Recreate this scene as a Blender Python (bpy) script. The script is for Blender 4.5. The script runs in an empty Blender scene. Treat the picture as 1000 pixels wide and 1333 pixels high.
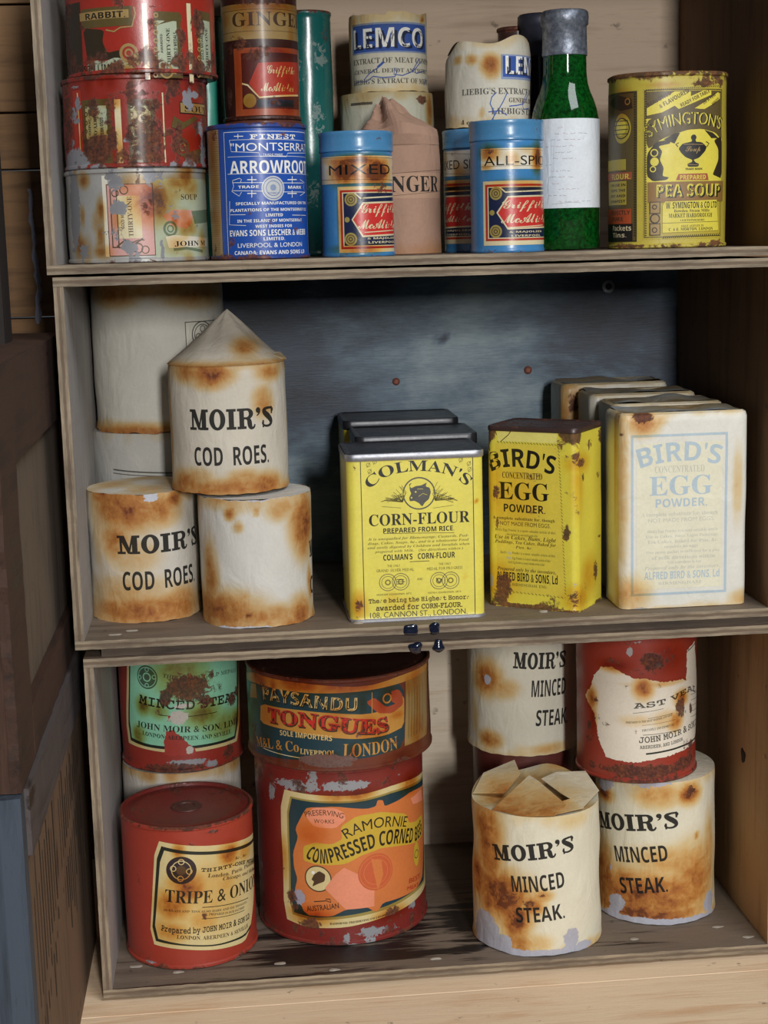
import bpy, bmesh, math, random
import numpy as np
from mathutils import Matrix, Vector
from mathutils.geometry import tessellate_polygon

# ------------------------------------------------------------------ camera, light, exposure
SC = bpy.context.scene
COL = SC.collection
PI = math.pi

def _cam():
    yaw, pitch, roll = math.radians(5.4), math.radians(9.85), math.radians(1.5)
    f = Vector((math.sin(yaw)*math.cos(pitch), math.cos(yaw)*math.cos(pitch), -math.sin(pitch)))
    rt = Vector((math.cos(yaw), -math.sin(yaw), 0)); up = rt.cross(f)
    R = rt*math.cos(roll) - up*math.sin(roll); U = up*math.cos(roll) + rt*math.sin(roll)
    cd = bpy.data.cameras.new('camera'); cd.sensor_fit = 'VERTICAL'; cd.sensor_height = 36
    cd.lens = 2050*36/1333; cd.clip_start = 0.02
    cam = bpy.data.objects.new('camera', cd); COL.objects.link(cam)
    m = Matrix((R, U, -f)).transposed().to_4x4(); m.translation = (0, -.94, .470)
    cam.matrix_world = m
    SC.camera = cam
_cam()
SC.view_settings.view_transform = 'Standard'; SC.view_settings.look = 'None'
SC.view_settings.gamma = 1; SC.view_settings.use_curve_mapping = False
SC.view_settings.exposure = -0.09
W = bpy.data.worlds.new('hut_interior_light'); SC.world = W; W.use_nodes = True
W.node_tree.nodes['Background'].inputs[0].default_value = (.80, .90, 1.0, 1)
W.node_tree.nodes['Background'].inputs[1].default_value = 0.06
def area_light(name, loc, target, sx, sy, power, col):
    ld = bpy.data.lights.new(name, 'AREA'); ld.shape = 'RECTANGLE'; ld.size = sx; ld.size_y = sy
    ld.energy = power; ld.color = col
    o = bpy.data.objects.new(name, ld); COL.objects.link(o); o.location = loc
    o.rotation_euler = (Vector(target)-Vector(loc)).to_track_quat('-Z', 'Y').to_euler()
area_light('window_daylight', (.44, -3.1, 1.02), (.1, 0, .42), .22, .62, 60, (1.0, .99, .965))
# soft fill lamp added high in front, to brighten the bench and box floors
area_light('overhead_fill', (1.0, -1.6, 2.2), (.1, -.1, .2), 1.2, 1.0, 34, (.93, .97, 1.0))

# ------------------------------------------------------------------ materials
def lin(c):
    if isinstance(c, str): c = [int(c[i:i+2], 16)/255 for i in (0, 2, 4)]
    return tuple(x/12.92 if x <= .04045 else ((x+.055)/1.055)**2.4 for x in c) + (1,)
class NT:
    def __init__(s, name):
        s.m = bpy.data.materials.new(name); s.m.use_nodes = True
        s.t = s.m.node_tree; s.b = s.t.nodes['Principled BSDF']
    def n(s, typ, ins=None, **kw):
        q = s.t.nodes.new(typ)
        for k, v in kw.items(): setattr(q, k, v)
        for k, v in (ins or {}).items():
            if hasattr(v, 'is_output'): s.t.links.new(v, q.inputs[k])
            else: q.inputs[k].default_value = v
        return q
    def link(s, a, b): s.t.links.new(a, b)
    def math(s, op, a, b=0.0, clamp=False):
        return s.n('ShaderNodeMath', {0: a, 1: b}, operation=op, use_clamp=clamp).outputs[0]
    def mix(s, f, a, b, mode='MIX'):
        q = s.t.nodes.new('ShaderNodeMix'); q.data_type = 'RGBA'; q.blend_type = mode
        for k, v in ((0, f), (6, a), (7, b)):
            if hasattr(v, 'is_output'): s.t.links.new(v, q.inputs[k])
            else: q.inputs[k].default_value = v
        return q.outputs[2]
    def step(s, v, lo, hi):
        return s.n('ShaderNodeMapRange', {0: v, 1: lo, 2: hi, 3: 0.0, 4: 1.0}, interpolation_type='SMOOTHSTEP').outputs[0]
    def noise(s, vec, scale, detail=4, rough=.55, dist=0.0):
        return s.n('ShaderNodeTexNoise', {'Vector': vec, 'Scale': scale, 'Detail': detail, 'Roughness': rough, 'Distortion': dist}).outputs[0]
    def ramp(s, v, stops):
        q = s.t.nodes.new('ShaderNodeValToRGB'); s.t.links.new(v, q.inputs[0]); e = q.color_ramp.elements
        while len(e) < len(stops): e.new(.5)
        for i, (p, c) in enumerate(stops): e[i].position = p; e[i].color = lin(c)
        return q.outputs[0]
_mats = {}
def wear_mat(color, peel='9a9aa0', rough=.5, metal=0.0, kind='tin', coat=0.0, mottle=.22):
    """an old surface: its own colour, tea-brown stains, flaked-off places and rust, where the mesh attributes say so"""
    key = (color, peel, rough, metal, kind, coat, mottle)
    if key in _mats: return _mats[key]
    k = NT('worn_%s_%d' % (kind, len(_mats)))
    co = k.n('ShaderNodeTexCoord').outputs['Object']
    na = k.noise(co, 130, 5, .6, .4); nb = k.noise(co, 520, 4, .6); nc = k.noise(co, 210, 6, .65, 1.2); nd = k.noise(co, 45, 3, .5)
    A = lambda n: k.n('ShaderNodeAttribute', attribute_name=n).outputs['Fac']
    st, ru, pe = A('stain'), A('rust'), A('peel')
    base = lin(color)
    v = k.math('ADD', k.math('MULTIPLY', nb, mottle), k.math('MULTIPLY', nd, mottle)); v = k.math('ADD', v, 1-mottle*1.0)
    q = k.n('ShaderNodeVectorMath', {0: base[:3]}, operation='SCALE'); k.link(v, q.inputs['Scale']); c = q.outputs[0]
    # stains soak in softly
    sv = k.math('MULTIPLY', st, k.math('ADD', k.math('MULTIPLY', na, 1.0), .32))
    sv = k.math('ADD', sv, k.math('MULTIPLY', k.math('MULTIPLY', k.math('SUBTRACT', nb, .5), .3), st))
    sc = k.ramp(sv, [(.03, 'ffffff'), (.22, 'f6e2bd'), (.45, 'ecc184'), (.68, 'd4924a'), (.88, 'b26a32'), (1.0, '7c4220')])
    c = k.mix(1.0, c, sc, 'MULTIPLY')
    # flaking
    pv = k.math('ADD', pe, k.math('MULTIPLY', k.math('SUBTRACT', nc, .5), 1.1))
    pf = k.step(pv, .49, .53)
    pcol = k.mix(k.math('MULTIPLY', nb, .5), lin(peel), (.25, .22, .2, 1))
    c = k.mix(pf, c, pcol)
    rv = k.math('ADD', ru, k.math('MULTIPLY', k.math('SUBTRACT', nc, .5), 1.25))
    rf = k.step(rv, .40, .60)
    rc = k.ramp(k.math('ADD', k.math('MULTIPLY', nb, .6), k.math('MULTIPLY', na, .4)), [(.30, '2a1512'), (.45, '47241a'), (.58, '6d3a22'), (.72, '93552c')])
    c = k.mix(k.math('MULTIPLY', rf, .94), c, rc)
    k.link(c, k.b.inputs['Base Color'])
    r = k.math('ADD', k.math('MULTIPLY', rf, .82-rough), rough)
    r = k.math('ADD', r, k.math('MULTIPLY', k.math('SUBTRACT', na, .5), .25))
    k.link(k.math('MAXIMUM', r, .12), k.b.inputs['Roughness'])
    if metal: k.link(k.math('MULTIPLY', k.math('SUBTRACT', 1.0, rf), metal), k.b.inputs['Metallic'])
    if coat: k.b.inputs['Coat Weight'].default_value = coat; k.b.inputs['Coat Roughness'].default_value = .22
    hgt = k.math('ADD', k.math('MULTIPLY', rf, .5), k.math('ADD', k.math('MULTIPLY', nb, .35), k.math('MULTIPLY', pf, -.4)))
    bp = k.n('ShaderNodeBump', {'Strength': .35, 'Distance': .0006, 'Height': hgt})
    if kind == 'paper':   # soft creases
        cm = k.n('ShaderNodeMapping', {'Vector': co, 'Scale': (1, 1, .45)}).outputs[0]
        b2 = k.n('ShaderNodeBump', {'Strength': .30, 'Distance': .004, 'Height': k.noise(cm, 75, 4, .5, 1.0)}); k.link(b2.outputs[0], bp.inputs['Normal'])
    k.link(bp.outputs[0], k.b.inputs['Normal'])
    _mats[key] = k.m
    return k.m
def wood_mat(name, c1, c2, axis='x', scale=1.0, rough=.8, dark='2a2320', spots=True):
    k = NT(name)
    co = k.n('ShaderNodeTexCoord').outputs['Object']
    sv = {'x': (2.2, 26, 26), 'y': (26, 2.2, 26), 'z': (26, 26, 2.2)}[axis]
    mp = k.n('ShaderNodeMapping', {'Vector': co, 'Scale': tuple(a*scale for a in sv)}).outputs[0]
    g = k.noise(mp, 5.5, 8, .62, .6); g2 = k.noise(co, 14, 3, .5); fine = k.noise(mp, 30, 5, .7)
    v = k.math('ADD', k.math('MULTIPLY', g, .7), k.math('MULTIPLY', g2, .3))
    c = k.ramp(v, [(.32, c2), (.5, c1), (.66, c1), (.78, c2)])
    c = k.mix(k.step(fine, .56, .78), c, k.mix(.5, c, lin(c2)))
    if spots:
        sp = k.noise(co, 70, 4, .6)
        c = k.mix(k.math('MULTIPLY', k.step(sp, .66, .74), .55), c, lin(dark))
    at = k.n('ShaderNodeAttribute', attribute_name='stain').outputs['Fac']
    sv = k.math('ADD', at, k.math('MULTIPLY', k.math('SUBTRACT', k.noise(mp, 4.0, 6, .65, .8), .5), 1.5))
    c = k.mix(k.math('MULTIPLY', k.step(sv, .44, .60), k.step(at, .02, .12)), c, lin(dark))
    k.link(c, k.b.inputs['Base Color'])
    k.link(k.math('ADD', k.math('MULTIPLY', k.step(sv, .44, .6), -.25), rough), k.b.inputs['Roughness'])
    bp = k.n('ShaderNodeBump', {'Strength': .4, 'Distance': .0012, 'Height': k.math('ADD', g, k.math('MULTIPLY', fine, .5))})
    k.link(bp.outputs[0], k.b.inputs['Normal'])
    return k.m
def ply_edge(name, axis):
    """edge of thin plywood: three veneers, the middle one darker; axis is the thickness direction of the panel (origin mid-panel)"""
    k = NT(name)
    co = k.n('ShaderNodeTexCoord').outputs['Object']
    xyz = k.n('ShaderNodeSeparateXYZ', {0: co})
    al = k.n('ShaderNodeMapping', {'Vector': co, 'Scale': {'x': (1, 1, .12), 'z': (.12, 1, 1)}[axis]}).outputs[0]
    d = k.math('ABSOLUTE', k.math('ADD', xyz.outputs[{'x': 0, 'z': 2}[axis]], k.math('MULTIPLY', k.math('SUBTRACT', k.noise(co, 60, 3), .5), .0016)))
    mid = k.step(d, .0011, .0006)
    n = k.noise(al, 200, 5, .65); n2 = k.noise(al, 60, 3)
    c = k.ramp(n, [(.3, '5f5346'), (.5, '8a7b68'), (.68, 'a8977f')])
    c = k.mix(k.math('MULTIPLY', mid, .65), c, lin('5d4a3a'))
    c = k.mix(k.math('MULTIPLY', k.step(n2, .55, .68), .7), c, lin('6b5f55'))
    k.link(c, k.b.inputs['Base Color']); k.b.inputs['Roughness'].default_value = .85
    bp = k.n('ShaderNodeBump', {'Strength': .6, 'Distance': .001, 'Height': n}); k.link(bp.outputs[0], k.b.inputs['Normal'])
    return k.m
def plain(name, c, rough=.5, metal=0.0, **kw):
    k = NT(name); co = k.n('ShaderNodeTexCoord').outputs['Object']
    n = k.noise(co, 300, 4); b = lin(c)
    q = k.n('ShaderNodeVectorMath', {0: b[:3]}, operation='SCALE'); k.link(k.math('ADD', k.math('MULTIPLY', n, .5), .75), q.inputs['Scale'])
    k.link(q.outputs[0], k.b.inputs['Base Color']); k.b.inputs['Roughness'].default_value = rough; k.b.inputs['Metallic'].default_value = metal
    for a, v in kw.items(): k.b.inputs[a.replace('_', ' ')].default_value = v
    return k.m

INK = dict(black='1d1a18', ink='26241f', greyink='55524b', sepia='5a4630', brownink='4a3320', rustink='4d2a18', greyolive='7d7434', white='f0eee6', offwhite='dcd6c6', cream='d9cba4', creamold='d6c48f',
  pinkpaper='cf9c94', palegreen='aeb59b', greenink='6d7c66', olive='5d4e2a', olivedark='33291a', tan='a08350', buff='a08c66', redlit='b03524', redbright='c8322c', gold='9c8a4a', navy='1c2342', royal='1f4fa8',
  royalflat='3555a0', bluegrey='8795b4', palegrey='c2c4c4', maroon='54201a', tanred='a4543a', bagpink='b08c74', tinsilver='b4b4b8', yellow='dccb4a', yellowdark='b4a038', yellowpale='e6da78', yellowgold='dfc94a',
  yellowold='c9a838', brownband='8c6836', orangered='b04e28', paleblue='b6c6cf', palegrey2='c9c8b8', yellowfaint='e8e2c8', blackgreen='242a22', purpleblack='33262c', tealink='1f3c46', orangepic='d0773f', salmon='e69070',
  orangedeep='c65c36', amber='c08a3e', amberlight='d8b878', amberred='a8482a', mint='8fcfae', greengrey='47604e', redtin='a63c30', peelpaper='e6dccb', paperfaint='cfcabc')

# ------------------------------------------------------------------ measured data (metres; label art in millimetres round and up the surface)
GEO=dict(
 stack1=(-0.05298, 0.055, 0.4595, 0.05509, 0.04339, 0.05319),
 stack2=(-0.05125, 0.055, 0.51459, 0.05319, 0.04412, 0.05146),
 rabbit=(-0.0457, 0.055, 0.56778, 0.06, 0.04512, 0.0459),
 ginger=(0.02709, 0.105, 0.5455, 0.102, 0.02505, -0.02591),
 arrow=(0.02082, 0.035, 0.4595, 0.07898, 0.0302, -0.02135),
 mixed=(0.08125, 0.04, 0.4595, 0.07439, 0.02284, -0.08272),
 allsp=(0.17395, 0.04, 0.4595, 0.07918, 0.02321, -0.17567),
 dspice=(0.1665, 0.1, 0.4595, 0.0782, 0.02387, -0.15875),
 packet=(0.11294, 0.085, 0.4595, 0.08227, 0.02568, -0.10975),
 brown=(0.02709, 0.105, 0.4595, 0.086, 0.0252, -0.02592),
 teal=(0.05809, 0.136, 0.4595, 0.15776, 0.01727, -0.05394),
 teal2=(-0.00891, 0.155, 0.4595, 0.158, 0.014, 0.00814),
 lemlow=(0.11175, 0.146, 0.4595, 0.1051, 0.03138, -0.10254),
 lemco=(0.11364, 0.146, 0.5646, 0.05046, 0.02598, -0.10426),
 lejar=(0.17299, 0.1, 0.5382, 0.06, 0.02728, -0.16483),
 bottle=(0.21841, 0.075, 0.4595, 0.17, 0.02183, -0.21195),
 dbottle=(0.2176, 0.15, 0.4595, 0.16, 0.0195, -0.19704),
 rusty=(0.20402, 0.165, 0.4595, 0.15, 0.01363, -0.18258),
 sym=(0.2795, 0.056, 0.4595, 0.1063, 0.037, -0.03491),
 LL=(-0.06122, 0.075, 0.234, 0.08278, 0.03489, 0.06025),
 LR=(0.011, 0.047, 0.234, 0.08099, 0.03542, -0.01115),
 topcod=(-0.003, 0.06, 0.31678, 0.07935, 0.03672, 0.003),
 tallow=(-0.05407, 0.158, 0.234, 0.11182, 0.04414, 0.04921),
 tallup=(-0.04878, 0.158, 0.34582, 0.103, 0.04471, 0.04439),
 colman=(0.11, 0.0435, 0.234, 0.1065, 0.0, 0),
 birdy=(0.1977, 0.0456, 0.234, 0.1175, 0.0, -0.60214),
 birdw=(0.2825, 0.0325, 0.234, 0.124, 0.0, 0.0),
 tripe=(-0.04189, 0.064, 0.008, 0.09659, 0.04394, 0.04169),
 ram=(0.06234, 0.098, 0.008, 0.12201, 0.05857, -0.05999),
 pay=(0.0637, 0.098, 0.13001, 0.06219, 0.06295, -0.06129),
 green=(-0.04559, 0.152, 0.1105, 0.103, 0.0435, 0.04172),
 glow=(-0.04759, 0.152, 0.008, 0.1015, 0.0418, 0.04355),
 rightm=(0.27949, 0.078, 0.008, 0.10107, 0.04063, -0.26795),
 veal=(0.26594, 0.078, 0.10907, 0.107, 0.04132, -0.25552),
 backm=(0.1998, 0.146, 0.109, 0.11, 0.0396, -0.18194),
 backlow=(0.1998, 0.146, 0.008, 0.1095, 0.0375, -0.18194),
 frontm=(0.18933, 0.046, 0.008, 0.09688, 0.04238, -0.18971),
)
ART={
'stack1':[
["r",-20.92,-17.27,3.99,51.07,"offwhite"],
["r",-18.42,9.43,4.1,46.03,"pinkpaper"],
["f",-18.42,9.43,4.1,46.03,0.51,"sepia"],
["r",-12.79,1.92,14.44,39.11,"cream"],
["f",-16.29,-11.83,9.04,44.44,0.71,"sepia"],
["t","THIRTY-ONE",-6.05,-3.23,15.36,38.63,"s","sepia",90],
["t","GOLD MEDALS",-10.15,-8.24,20.14,34.11,"g","sepia",90],
["l",[[-13.3,9.9],[-8.2,13.6],[-3.6,10.6],[2.2,14.2]],0.92,"sepia"],
["l",[[-12.3,9.0],[-6.5,10.7],[-0.6,13.4],[3.1,13.3]],0.61,"sepia"],
["o",-0.89,8.68,3.06,0.71,"sepia"],
["o",3.3,7.63,2.45,0.61,"sepia"],
["o",-7.59,42.43,2.65,0.61,"sepia"],
["o",-12.99,40.73,2.24,0.61,"sepia"],
["r",9.49,59.73,2.77,48.57,"palegreen"],
["p",[[14.5,27.1],[22.0,30.7],[37.1,30.2],[35.9,23.1],[30.8,19.3],[19.3,21.4]],"pinkpaper"],
["o",19.22,19.48,4.59,1.43,"greenink"],
["o",19.22,19.48,2.24,0.82,"greenink"],
["p",[[35.6,29.7],[58.2,30.9],[56.5,23.1],[38.1,22.1]],"greenink"],
["t","SOUP",27.59,41.65,36.35,39.66,"s","sepia"],
["p",[[15.9,14.8],[21.2,15.7],[54.7,13.4],[53.9,8.5],[17.6,8.2]],"offwhite"],
["t","JOHN M",21.43,49.69,8.8,12.14,"s","black"],
["l",[[20.7,7.2],[30.1,7.9],[45.7,5.7]],1.63,"greenink"],
],
'stack2':[
["r",-42.96,-35.06,-0.99,45.65,"redlit"],
["r",-34.42,-14.9,2.1,39.59,"olive"],
["r",-32.1,-17.23,13.43,35.89,"palegreen"],
["r",-4.45,10.72,1.27,38.77,"olive"],
["r",-2.82,8.47,12.58,35.05,"palegreen"],
["r",-12.25,-8.53,-0.29,39.01,"cream"],
["r",-38.35,-37.28,2.77,44.19,"cream"],
["r",15.85,16.68,1.16,42.63,"cream"],
["t","THIRTY-ONE",-26.18,-23.89,15.35,34.07,"s","black",-90],
["t","GOLD MEDALS",-21.8,-19.65,16.08,29.18,"g","black",-90],
["t","AWARDED",-30.12,-28.39,19.32,28.7,"s","black",-90],
["t","GOLD MEDALS",-1.54,0.36,14.51,27.62,"g","black",-90],
["t","THIRTY-ONE",2.81,4.73,11.63,29.44,"s","black",-90],
["t","AWARDED",7.98,9.15,16.29,23.8,"s","black",-90],
["r",27.58,56.51,31.17,37.86,"tan"],
["f",27.58,56.51,31.17,37.86,0.52,"black"],
["t","SOUP",31.32,55.81,32.17,36.0,"s","black"],
["o",28.07,11.74,5.22,1.46,"olive"],
["o",28.07,11.74,2.5,0.94,"tan"],
["p",[[28.5,7.9],[43.5,11.2],[51.4,0.9],[30.6,1.3]],"olive"],
["p",[[22.7,29.6],[29.6,26.0],[39.8,30.3],[43.1,28.6],[26.8,21.2],[21.2,23.0]],"olive"],
["o",-31.22,36.35,1.46,0.63,"olive"],
["o",-31.6,31.49,1.46,0.63,"olive"],
["o",-31.98,26.62,1.46,0.63,"olive"],
["o",-32.37,21.74,1.46,0.63,"olive"],
["o",-32.76,16.85,1.46,0.63,"olive"],
["o",-33.15,11.95,1.46,0.63,"olive"],
["o",-33.55,7.03,1.46,0.63,"olive"],
["o",-15.54,35.51,1.46,0.63,"olive"],
["o",-15.83,30.67,1.46,0.63,"olive"],
["o",-16.12,25.82,1.46,0.63,"olive"],
["o",-16.4,20.96,1.46,0.63,"olive"],
["o",-16.69,16.09,1.46,0.63,"olive"],
["o",-16.99,11.21,1.46,0.63,"olive"],
["o",-17.28,6.32,1.46,0.63,"olive"],
["o",-2.42,35.12,1.46,0.63,"olive"],
["o",-2.67,30.27,1.46,0.63,"olive"],
["o",-2.93,25.42,1.46,0.63,"olive"],
["o",-3.19,20.56,1.46,0.63,"olive"],
["o",-3.44,15.69,1.46,0.63,"olive"],
["o",-3.7,10.81,1.46,0.63,"olive"],
["o",-3.96,5.92,1.46,0.63,"olive"],
["o",10.51,35.05,1.46,0.63,"olive"],
["o",10.26,30.18,1.46,0.63,"olive"],
["o",10.01,25.3,1.46,0.63,"olive"],
["o",9.76,20.42,1.46,0.63,"olive"],
["o",9.5,15.53,1.46,0.63,"olive"],
["o",9.25,10.63,1.46,0.63,"olive"],
["o",9.0,5.73,1.46,0.63,"olive"],
],
'rabbit':[
["r",-68.9,-39.3,-2.04,42.26,"olivedark"],
["r",-38.69,-4.15,26.77,37.71,"olive"],
["r",-40.11,-6.45,31.27,35.83,"tan"],
["t","RABBIT.",-35.02,-8.36,31.58,35.05,"g","black"],
["p",[[-37.8,27.3],[-21.9,25.1],[-23.4,18.7],[-20.6,12.1],[-12.3,13.5],[-11.7,8.0],[-20.8,8.4],[-35.0,9.4]],"olivedark"],
["p",[[-35.3,6.7],[-28.7,8.5],[-21.9,7.5],[-15.5,9.5],[-5.9,6.9],[-4.2,3.1],[-7.2,0.4],[-21.3,1.0],[-35.6,2.9]],"palegreen"],
["t","SON LIMITD",-38.3,-11.9,2.29,5.98,"g","black"],
["o",-7.59,11.51,5.43,1.67,"tan"],
["o",-7.59,11.51,2.5,1.04,"tan"],
["p",[[-3.7,13.3],[0.7,7.7],[-2.3,4.0],[-5.9,6.9]],"tan"],
["l",[[-20.8,25.0],[-15.7,23.8],[-11.6,25.9],[-4.9,26.3],[-2.6,33.4],[-3.4,37.1]],0.83,"tan"],
["r",1.26,4.09,-3.43,38.87,"cream"],
["r",28.96,32.12,-4.71,40.27,"cream"],
["r",7.81,24.22,-2.42,34.63,"olive"],
["r",9.2,21.39,0.36,29.54,"palegreen"],
["o",9.05,32.54,1.46,0.73,"tan"],
["o",8.8,27.77,1.46,0.73,"tan"],
["o",8.56,22.99,1.46,0.73,"tan"],
["o",8.31,18.2,1.46,0.73,"tan"],
["o",8.07,13.4,1.46,0.73,"tan"],
["o",7.82,8.6,1.46,0.73,"tan"],
["o",7.58,3.79,1.46,0.73,"tan"],
["o",7.33,-1.03,1.46,0.73,"tan"],
["r",36.88,51.85,-1.1,36.94,"olive"],
["r",39.06,50.44,1.83,31.83,"palegreen"],
["o",38.68,34.4,1.46,0.73,"tan"],
["o",38.33,29.51,1.46,0.73,"tan"],
["o",37.98,24.61,1.46,0.73,"tan"],
["o",37.63,19.7,1.46,0.73,"tan"],
["o",37.29,14.79,1.46,0.73,"tan"],
["o",36.95,9.88,1.46,0.73,"tan"],
["o",36.61,4.96,1.46,0.73,"tan"],
["o",36.27,0.03,1.46,0.73,"tan"],
["t","THIRTY-ONE",14.61,16.85,4.1,25.41,"s","black",90],
["t","GOLD MEDALS",19.0,21.13,9.35,23.28,"g","black",90],
["t","AWARDED",10.95,12.33,11.42,22.05,"g","black",90],
["t","GOLD MEDALS",39.24,41.51,9.15,24.32,"g","black",90],
["t","THIRTY-ONE",44.11,47.05,5.76,27.71,"s","black",90],
["o",13.91,1.28,4.17,1.04,"tan"],
["o",19.15,3.29,3.55,0.94,"tan"],
["p",[[9.3,27.0],[13.4,29.0],[18.7,33.8],[25.2,33.3],[24.9,29.6],[19.5,29.7]],"olive"],
],
'ginger':[
["r",-32.43,38.69,49.24,70.75,"tan"],
["f",-32.33,38.69,53.94,67.24,0.26,"brownink"],
["t","GINGER",-18.5,39.23,57.07,65.67,"s","brownink"],
["r",-18.47,34.19,2.08,44.11,"tanred"],
["r",-12.82,30.92,6.85,40.97,"maroon"],
["p",[[-8.0,22.3],[-1.6,34.7],[32.3,36.2],[29.8,15.0],[-1.6,13.7]],"redlit"],
["l",[[-12.9,22.6],[-8.9,21.5],[-1.6,13.7],[29.9,15.8]],1.04,"cream"],
["d",-7.98,11.95,4.33,"gold"],
["r",-3.41,22.65,8.06,12.45,"navy"],
["t","Griffiths",3.89,25.36,26.07,33.23,"x","cream"],
["t","McAlister",-0.57,23.24,17.25,22.82,"x","cream"],
],
'arrow':[
["r",-24.85,-21.03,1.0,76.3,"royal"],
["r",-21.03,42.21,0.42,75.35,"royal"],
["f",-20.58,41.37,2.09,74.17,0.29,"white"],
["r",-42.19,-25.08,1.06,76.11,"buff"],
["l",[[-33.0,75.8],[-23.1,74.9]],0.21,"brownink"],
["l",[[-33.1,74.7],[-23.1,73.8]],0.21,"brownink"],
["l",[[-33.2,73.7],[-23.2,72.8]],0.21,"brownink"],
["l",[[-33.3,72.6],[-23.3,71.7]],0.21,"brownink"],
["l",[[-33.5,71.6],[-23.3,70.7]],0.21,"brownink"],
["l",[[-33.6,70.5],[-23.4,69.6]],0.21,"brownink"],
["l",[[-33.7,69.4],[-23.5,68.6]],0.21,"brownink"],
["l",[[-33.8,68.4],[-23.5,67.5]],0.21,"brownink"],
["l",[[-33.9,67.3],[-23.6,66.4]],0.21,"brownink"],
["l",[[-34.0,66.3],[-23.7,65.4]],0.21,"brownink"],
["l",[[-34.2,65.2],[-23.7,64.3]],0.21,"brownink"],
["l",[[-34.3,64.1],[-23.8,63.3]],0.21,"brownink"],
["l",[[-34.4,63.1],[-23.9,62.2]],0.21,"brownink"],
["l",[[-34.5,62.0],[-23.9,61.2]],0.21,"brownink"],
["l",[[-34.6,61.0],[-24.0,60.1]],0.21,"brownink"],
["l",[[-34.8,59.9],[-24.1,59.0]],0.21,"brownink"],
["l",[[-34.9,58.8],[-24.1,58.0]],0.21,"brownink"],
["l",[[-35.0,57.8],[-24.2,56.9]],0.21,"brownink"],
["l",[[-35.1,56.7],[-24.3,55.9]],0.21,"brownink"],
["l",[[-35.3,55.6],[-24.3,54.8]],0.21,"brownink"],
["l",[[-35.4,54.6],[-24.4,53.8]],0.21,"brownink"],
["l",[[-35.5,53.5],[-24.5,52.7]],0.21,"brownink"],
["l",[[-35.7,52.4],[-24.5,51.6]],0.21,"brownink"],
["l",[[-35.8,51.4],[-24.6,50.6]],0.21,"brownink"],
["l",[[-35.9,50.3],[-24.7,49.5]],0.21,"brownink"],
["l",[[-36.1,49.2],[-24.7,48.4]],0.21,"brownink"],
["l",[[-36.2,48.2],[-24.8,47.4]],0.21,"brownink"],
["l",[[-36.4,47.1],[-24.9,46.3]],0.21,"brownink"],
["l",[[-36.5,46.0],[-25.0,45.3]],0.21,"brownink"],
["l",[[-36.7,44.9],[-25.0,44.2]],0.21,"brownink"],
["l",[[-36.8,43.9],[-25.1,43.1]],0.21,"brownink"],
["l",[[-37.0,42.8],[-25.2,42.1]],0.21,"brownink"],
["l",[[-37.1,41.7],[-25.2,41.0]],0.21,"brownink"],
["l",[[-37.3,40.6],[-25.3,39.9]],0.21,"brownink"],
["l",[[-37.4,39.6],[-25.4,38.9]],0.21,"brownink"],
["l",[[-37.6,38.5],[-25.5,37.8]],0.21,"brownink"],
["l",[[-37.8,37.4],[-25.5,36.7]],0.21,"brownink"],
["l",[[-37.9,36.3],[-25.6,35.7]],0.21,"brownink"],
["l",[[-38.1,35.3],[-25.7,34.6]],0.21,"brownink"],
["l",[[-38.3,34.2],[-25.7,33.5]],0.21,"brownink"],
["l",[[-38.5,33.1],[-25.8,32.4]],0.21,"brownink"],
["l",[[-38.6,32.0],[-25.9,31.4]],0.21,"brownink"],
["l",[[-38.8,30.9],[-26.0,30.3]],0.21,"brownink"],
["l",[[-39.0,29.9],[-26.0,29.2]],0.21,"brownink"],
["l",[[-39.2,28.8],[-26.1,28.2]],0.21,"brownink"],
["l",[[-39.4,27.7],[-26.2,27.1]],0.21,"brownink"],
["l",[[-39.6,26.6],[-26.3,26.0]],0.21,"brownink"],
["l",[[-39.9,25.5],[-26.3,24.9]],0.21,"brownink"],
["l",[[-40.1,24.4],[-26.4,23.9]],0.21,"brownink"],
["l",[[-40.3,23.4],[-26.5,22.8]],0.21,"brownink"],
["l",[[-40.6,22.3],[-26.6,21.7]],0.21,"brownink"],
["l",[[-40.8,21.2],[-26.6,20.6]],0.21,"brownink"],
["l",[[-41.1,20.1],[-26.7,19.6]],0.21,"brownink"],
["l",[[-41.4,19.0],[-26.8,18.5]],0.21,"brownink"],
["l",[[-41.6,17.9],[-26.9,17.4]],0.21,"brownink"],
["l",[[-42.0,16.8],[-26.9,16.3]],0.21,"brownink"],
["l",[[-42.3,15.7],[-27.0,15.2]],0.21,"brownink"],
["l",[[-42.7,14.6],[-27.1,14.2]],0.21,"brownink"],
["l",[[-43.1,13.5],[-27.2,13.1]],0.21,"brownink"],
["l",[[-43.5,12.5],[-27.3,12.0]],0.21,"brownink"],
["l",[[-44.1,11.4],[-27.3,10.9]],0.21,"brownink"],
["l",[[-44.8,10.3],[-27.4,9.8]],0.21,"brownink"],
["l",[[-46.4,9.2],[-27.5,8.8]],0.21,"brownink"],
["l",[[-46.4,8.1],[-27.6,7.7]],0.21,"brownink"],
["l",[[-46.4,6.9],[-27.6,6.6]],0.21,"brownink"],
["l",[[-46.4,5.8],[-27.7,5.5]],0.21,"brownink"],
["l",[[-46.4,4.7],[-27.8,4.4]],0.21,"brownink"],
["l",[[-46.4,3.6],[-27.9,3.3]],0.21,"brownink"],
["l",[[-46.4,2.5],[-28.0,2.2]],0.21,"brownink"],
["t","FINEST",-3.8,26.08,69.57,72.4,"m","white"],
["t","\"MONTSERRAT\"",-15.85,44.85,62.88,67.61,"b","white"],
["l",[[-16.5,69.5],[38.8,69.1]],0.21,"white"],
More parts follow.
